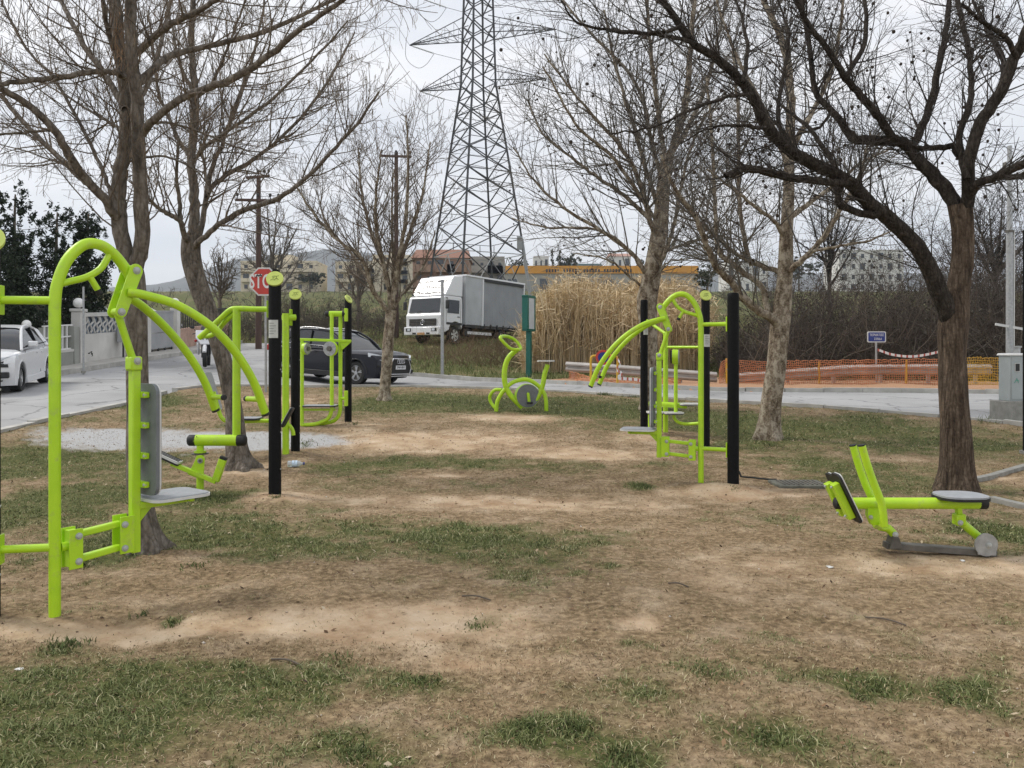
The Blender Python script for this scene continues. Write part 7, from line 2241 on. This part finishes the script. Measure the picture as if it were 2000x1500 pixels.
block('apartment_block', 'cream apartment block behind the young tree', 655, 735, 513, 245, 14, 3, CREAM, cols=4)
block('apartment_block', 'taller cream apartment block behind the right utility pole', 728, 800, 500, 262, 14, 4, CREAM, cols=4, tower=(.6, 4, 2.0))
block('unfinished_house', 'unfinished brick house with red roof behind the pylon legs', 806, 915, 502, 112, 8, 3, BRICK, balc=True, roofm=mat('dull_red_roof', (.26, .14, .10), .9, var=.2), cols=5)
block('concrete_shell', 'grey concrete shell building right of the brick house', 915, 985, 506, 125, 8, 3, CONCF, cols=4)
def hoarding():
    Y = 262; u0, u1 = 985, 1362
    ORG = mat('orange_fascia', (.60, .27, .02), .6, var=.12, scale=.2)
    x0, x1 = (u0 - 1000) / FPX * Y, (u1 - 1000) / FPX * Y
    xc, W = (x0 + x1) / 2, x1 - x0; z0 = float(zg(xc, Y))
    za, zb = at(0, 534, Y)[2] - z0, at(0, 519, Y)[2] - z0
    t = thing('warehouse', (xc, Y + 6, z0), 'long low warehouse with an orange lettered fascia beyond the reeds', 'warehouse')
    Geo().box((0, 0, za / 2 - 1), (W, 11, za + 2)).build('wall', SHUT, t, sm=None)
    f = Geo().box((0, 0, (za + zb) / 2), (W + .6, 12, zb - za)).build('fascia', ORG, t, sm=None)
    for k in range(30):
        if k % 7 == 5: continue
        x = -W / 2 + W * .22 + k * W * .0075 * 2
        if x > W / 2 - 2: break
        Geo().box((x, -6.1, za + (zb - za) * .35), (.55, .1, 1.0)).build('letter', INK, f, sm=None)
    for k in range(12):
        Geo().box((-W / 2 + W * (k + .5) / 12, -5.52, za * .4), (3.0, .1, za * .6)).build('bay_door', SHUT if k % 2 else WIN, t, sm=None)
    return t
hoarding()
block('white_building', 'small white flat-roofed building above the warehouse at left', 1042, 1072, 502, 300, 10, 3, WHITER, balc=False, cols=3)
block('factory_shed', 'long grey-green shed roof behind the warehouse', 1092, 1175, 517, 310, 12, 2, mat('teal_sheet', (.14, .22, .23), .7, var=.1), balc=False, cols=6)
block('house', 'distant white house with pink roof behind the knotted plane tree', 1190, 1232, 500, 320, 10, 3, WHITER, roofm=mat('pale_pink_roof', (.42, .25, .2), .85), cols=3)
block('white_building', 'white flat building seen through the branches above the thicket', 1640, 1765, 490, 270, 14, 4, WHITER, balc=False, cols=7)
block('white_building', 'wide white building low behind the mottled plane tree', 1420, 1500, 512, 290, 12, 2, WHITER, balc=False, cols=5)
for k, (u, vt, Y, half, lab) in enumerate(((1079, 488, 280, 1.3, 'thin dark cypress left of the far tree clump'), (1092, 482, 280, 1.5, 'taller thin dark cypress beside the far tree clump'))):
    z0 = float(zg((u - 1000) / FPX * Y, Y)); H = at(u, vt, Y)[2] - z0
    leafy('cypress', lab, ((u - 1000) / FPX * Y, Y, z0), [(0, 0, z, half * (1 - .7 * z / H), 1.6) for z in np.linspace(1, H - .6, 9)], 900, .5, LEAFD, 40 + k, .3)
for k, (u, vt, Y, half, lab) in enumerate(((1112, 494, 285, 4.5, 'far dark tree clump above the warehouse'), (1265, 505, 300, 3.5, 'far dark tree right of the white house'), (605, 528, 238, 4.0, 'far dark tree between the cream apartment blocks'), (1010, 505, 290, 4, 'far dark trees on the skyline right of the pylon'), (1560, 505, 240, 6, 'far dark tree mass left of the white building'))):
    z0 = float(zg((u - 1000) / FPX * Y, Y)); H = max(3.0, at(u, vt, Y)[2] - z0)
    rg = random.Random(k)
    leafy('far_tree', lab, ((u - 1000) / FPX * Y, Y, z0), [(rg.uniform(-1, 1) * half * .7, rg.uniform(-1, 1) * half * .4, H * rg.uniform(.35, .9), half * rg.uniform(.35, .6), H * .13) for _ in range(16)], 1600, .45, LEAFO, 50 + k, .3)

# ------------------------------------------------------------------ hill and air
def hill():
    prof = [(-900, 575), (0, 566), (200, 562), (290, 556), (340, 548), (400, 527), (460, 507), (520, 497), (560, 499), (600, 493), (640, 488), (700, 491), (760, 500), (850, 511), (950, 519), (1100, 525), (1300, 530), (1600, 532), (2000, 536), (3000, 550)]
    us = np.linspace(-900, 3000, 260); vs = np.interp(us, [p[0] for p in prof], [p[1] for p in prof])
    vs = vs + (fbm(us * .02, us * 0 + 3, 4) - .5) * 6
    rows = []
    Yt = 2600.0
    xs = (us - 1000) / FPX * Yt; zt = CAM_H - (vs - HOR) / FPX * Yt
    ks = np.concatenate([np.linspace(0, 1, 26), [1.12, 1.25]])
    for k in ks:
        y = 1500 + (Yt - 1500) * k
        f = k ** 1.4 if k <= 1 else 1 - (k - 1) * 2.5
        z = 20 + (zt - 20) * f + (fbm(xs * .006, np.full_like(xs, y * .006), 6) - .5) * 46 * np.sin(min(k, 1) * math.pi)
        rows.append(np.stack([xs, np.full_like(xs, y), z], -1))
    V = np.array(rows); n, m = V.shape[:2]
    i = np.arange(n * m).reshape(n, m)
    F = np.stack([i[:-1, :-1], i[:-1, 1:], i[1:, 1:], i[1:, :-1]], -1).reshape(-1, 4)
    me = mesh_np('hill', V.reshape(-1, 3), F); smooth(me)
    tag(link('hill', me, mat('hill_scrub', (.028, .034, .022), .95, col2=(.085, .08, .055), scale=.012, detail=8)), 'low wooded hill on the horizon at left', kind='structure')
hill()
def haze():
    m = bpy.data.materials.new('haze_air'); m.use_nodes = True
    t = m.node_tree; t.nodes.clear()
    o = t.nodes.new('ShaderNodeOutputMaterial'); v = t.nodes.new('ShaderNodeVolumePrincipled')
    v.inputs['Color'].default_value = (.80, .88, 1.0, 1); v.inputs['Density'].default_value = .00024; v.inputs['Anisotropy'].default_value = .2
    t.links.new(v.outputs[0], o.inputs['Volume'])
    g = Geo().box((0, 1620, 180), (42000, 3500, 372))
    tag(g.build('haze', m, sm=None), 'thin bluish air between the park and the hill', kind='stuff')
haze()
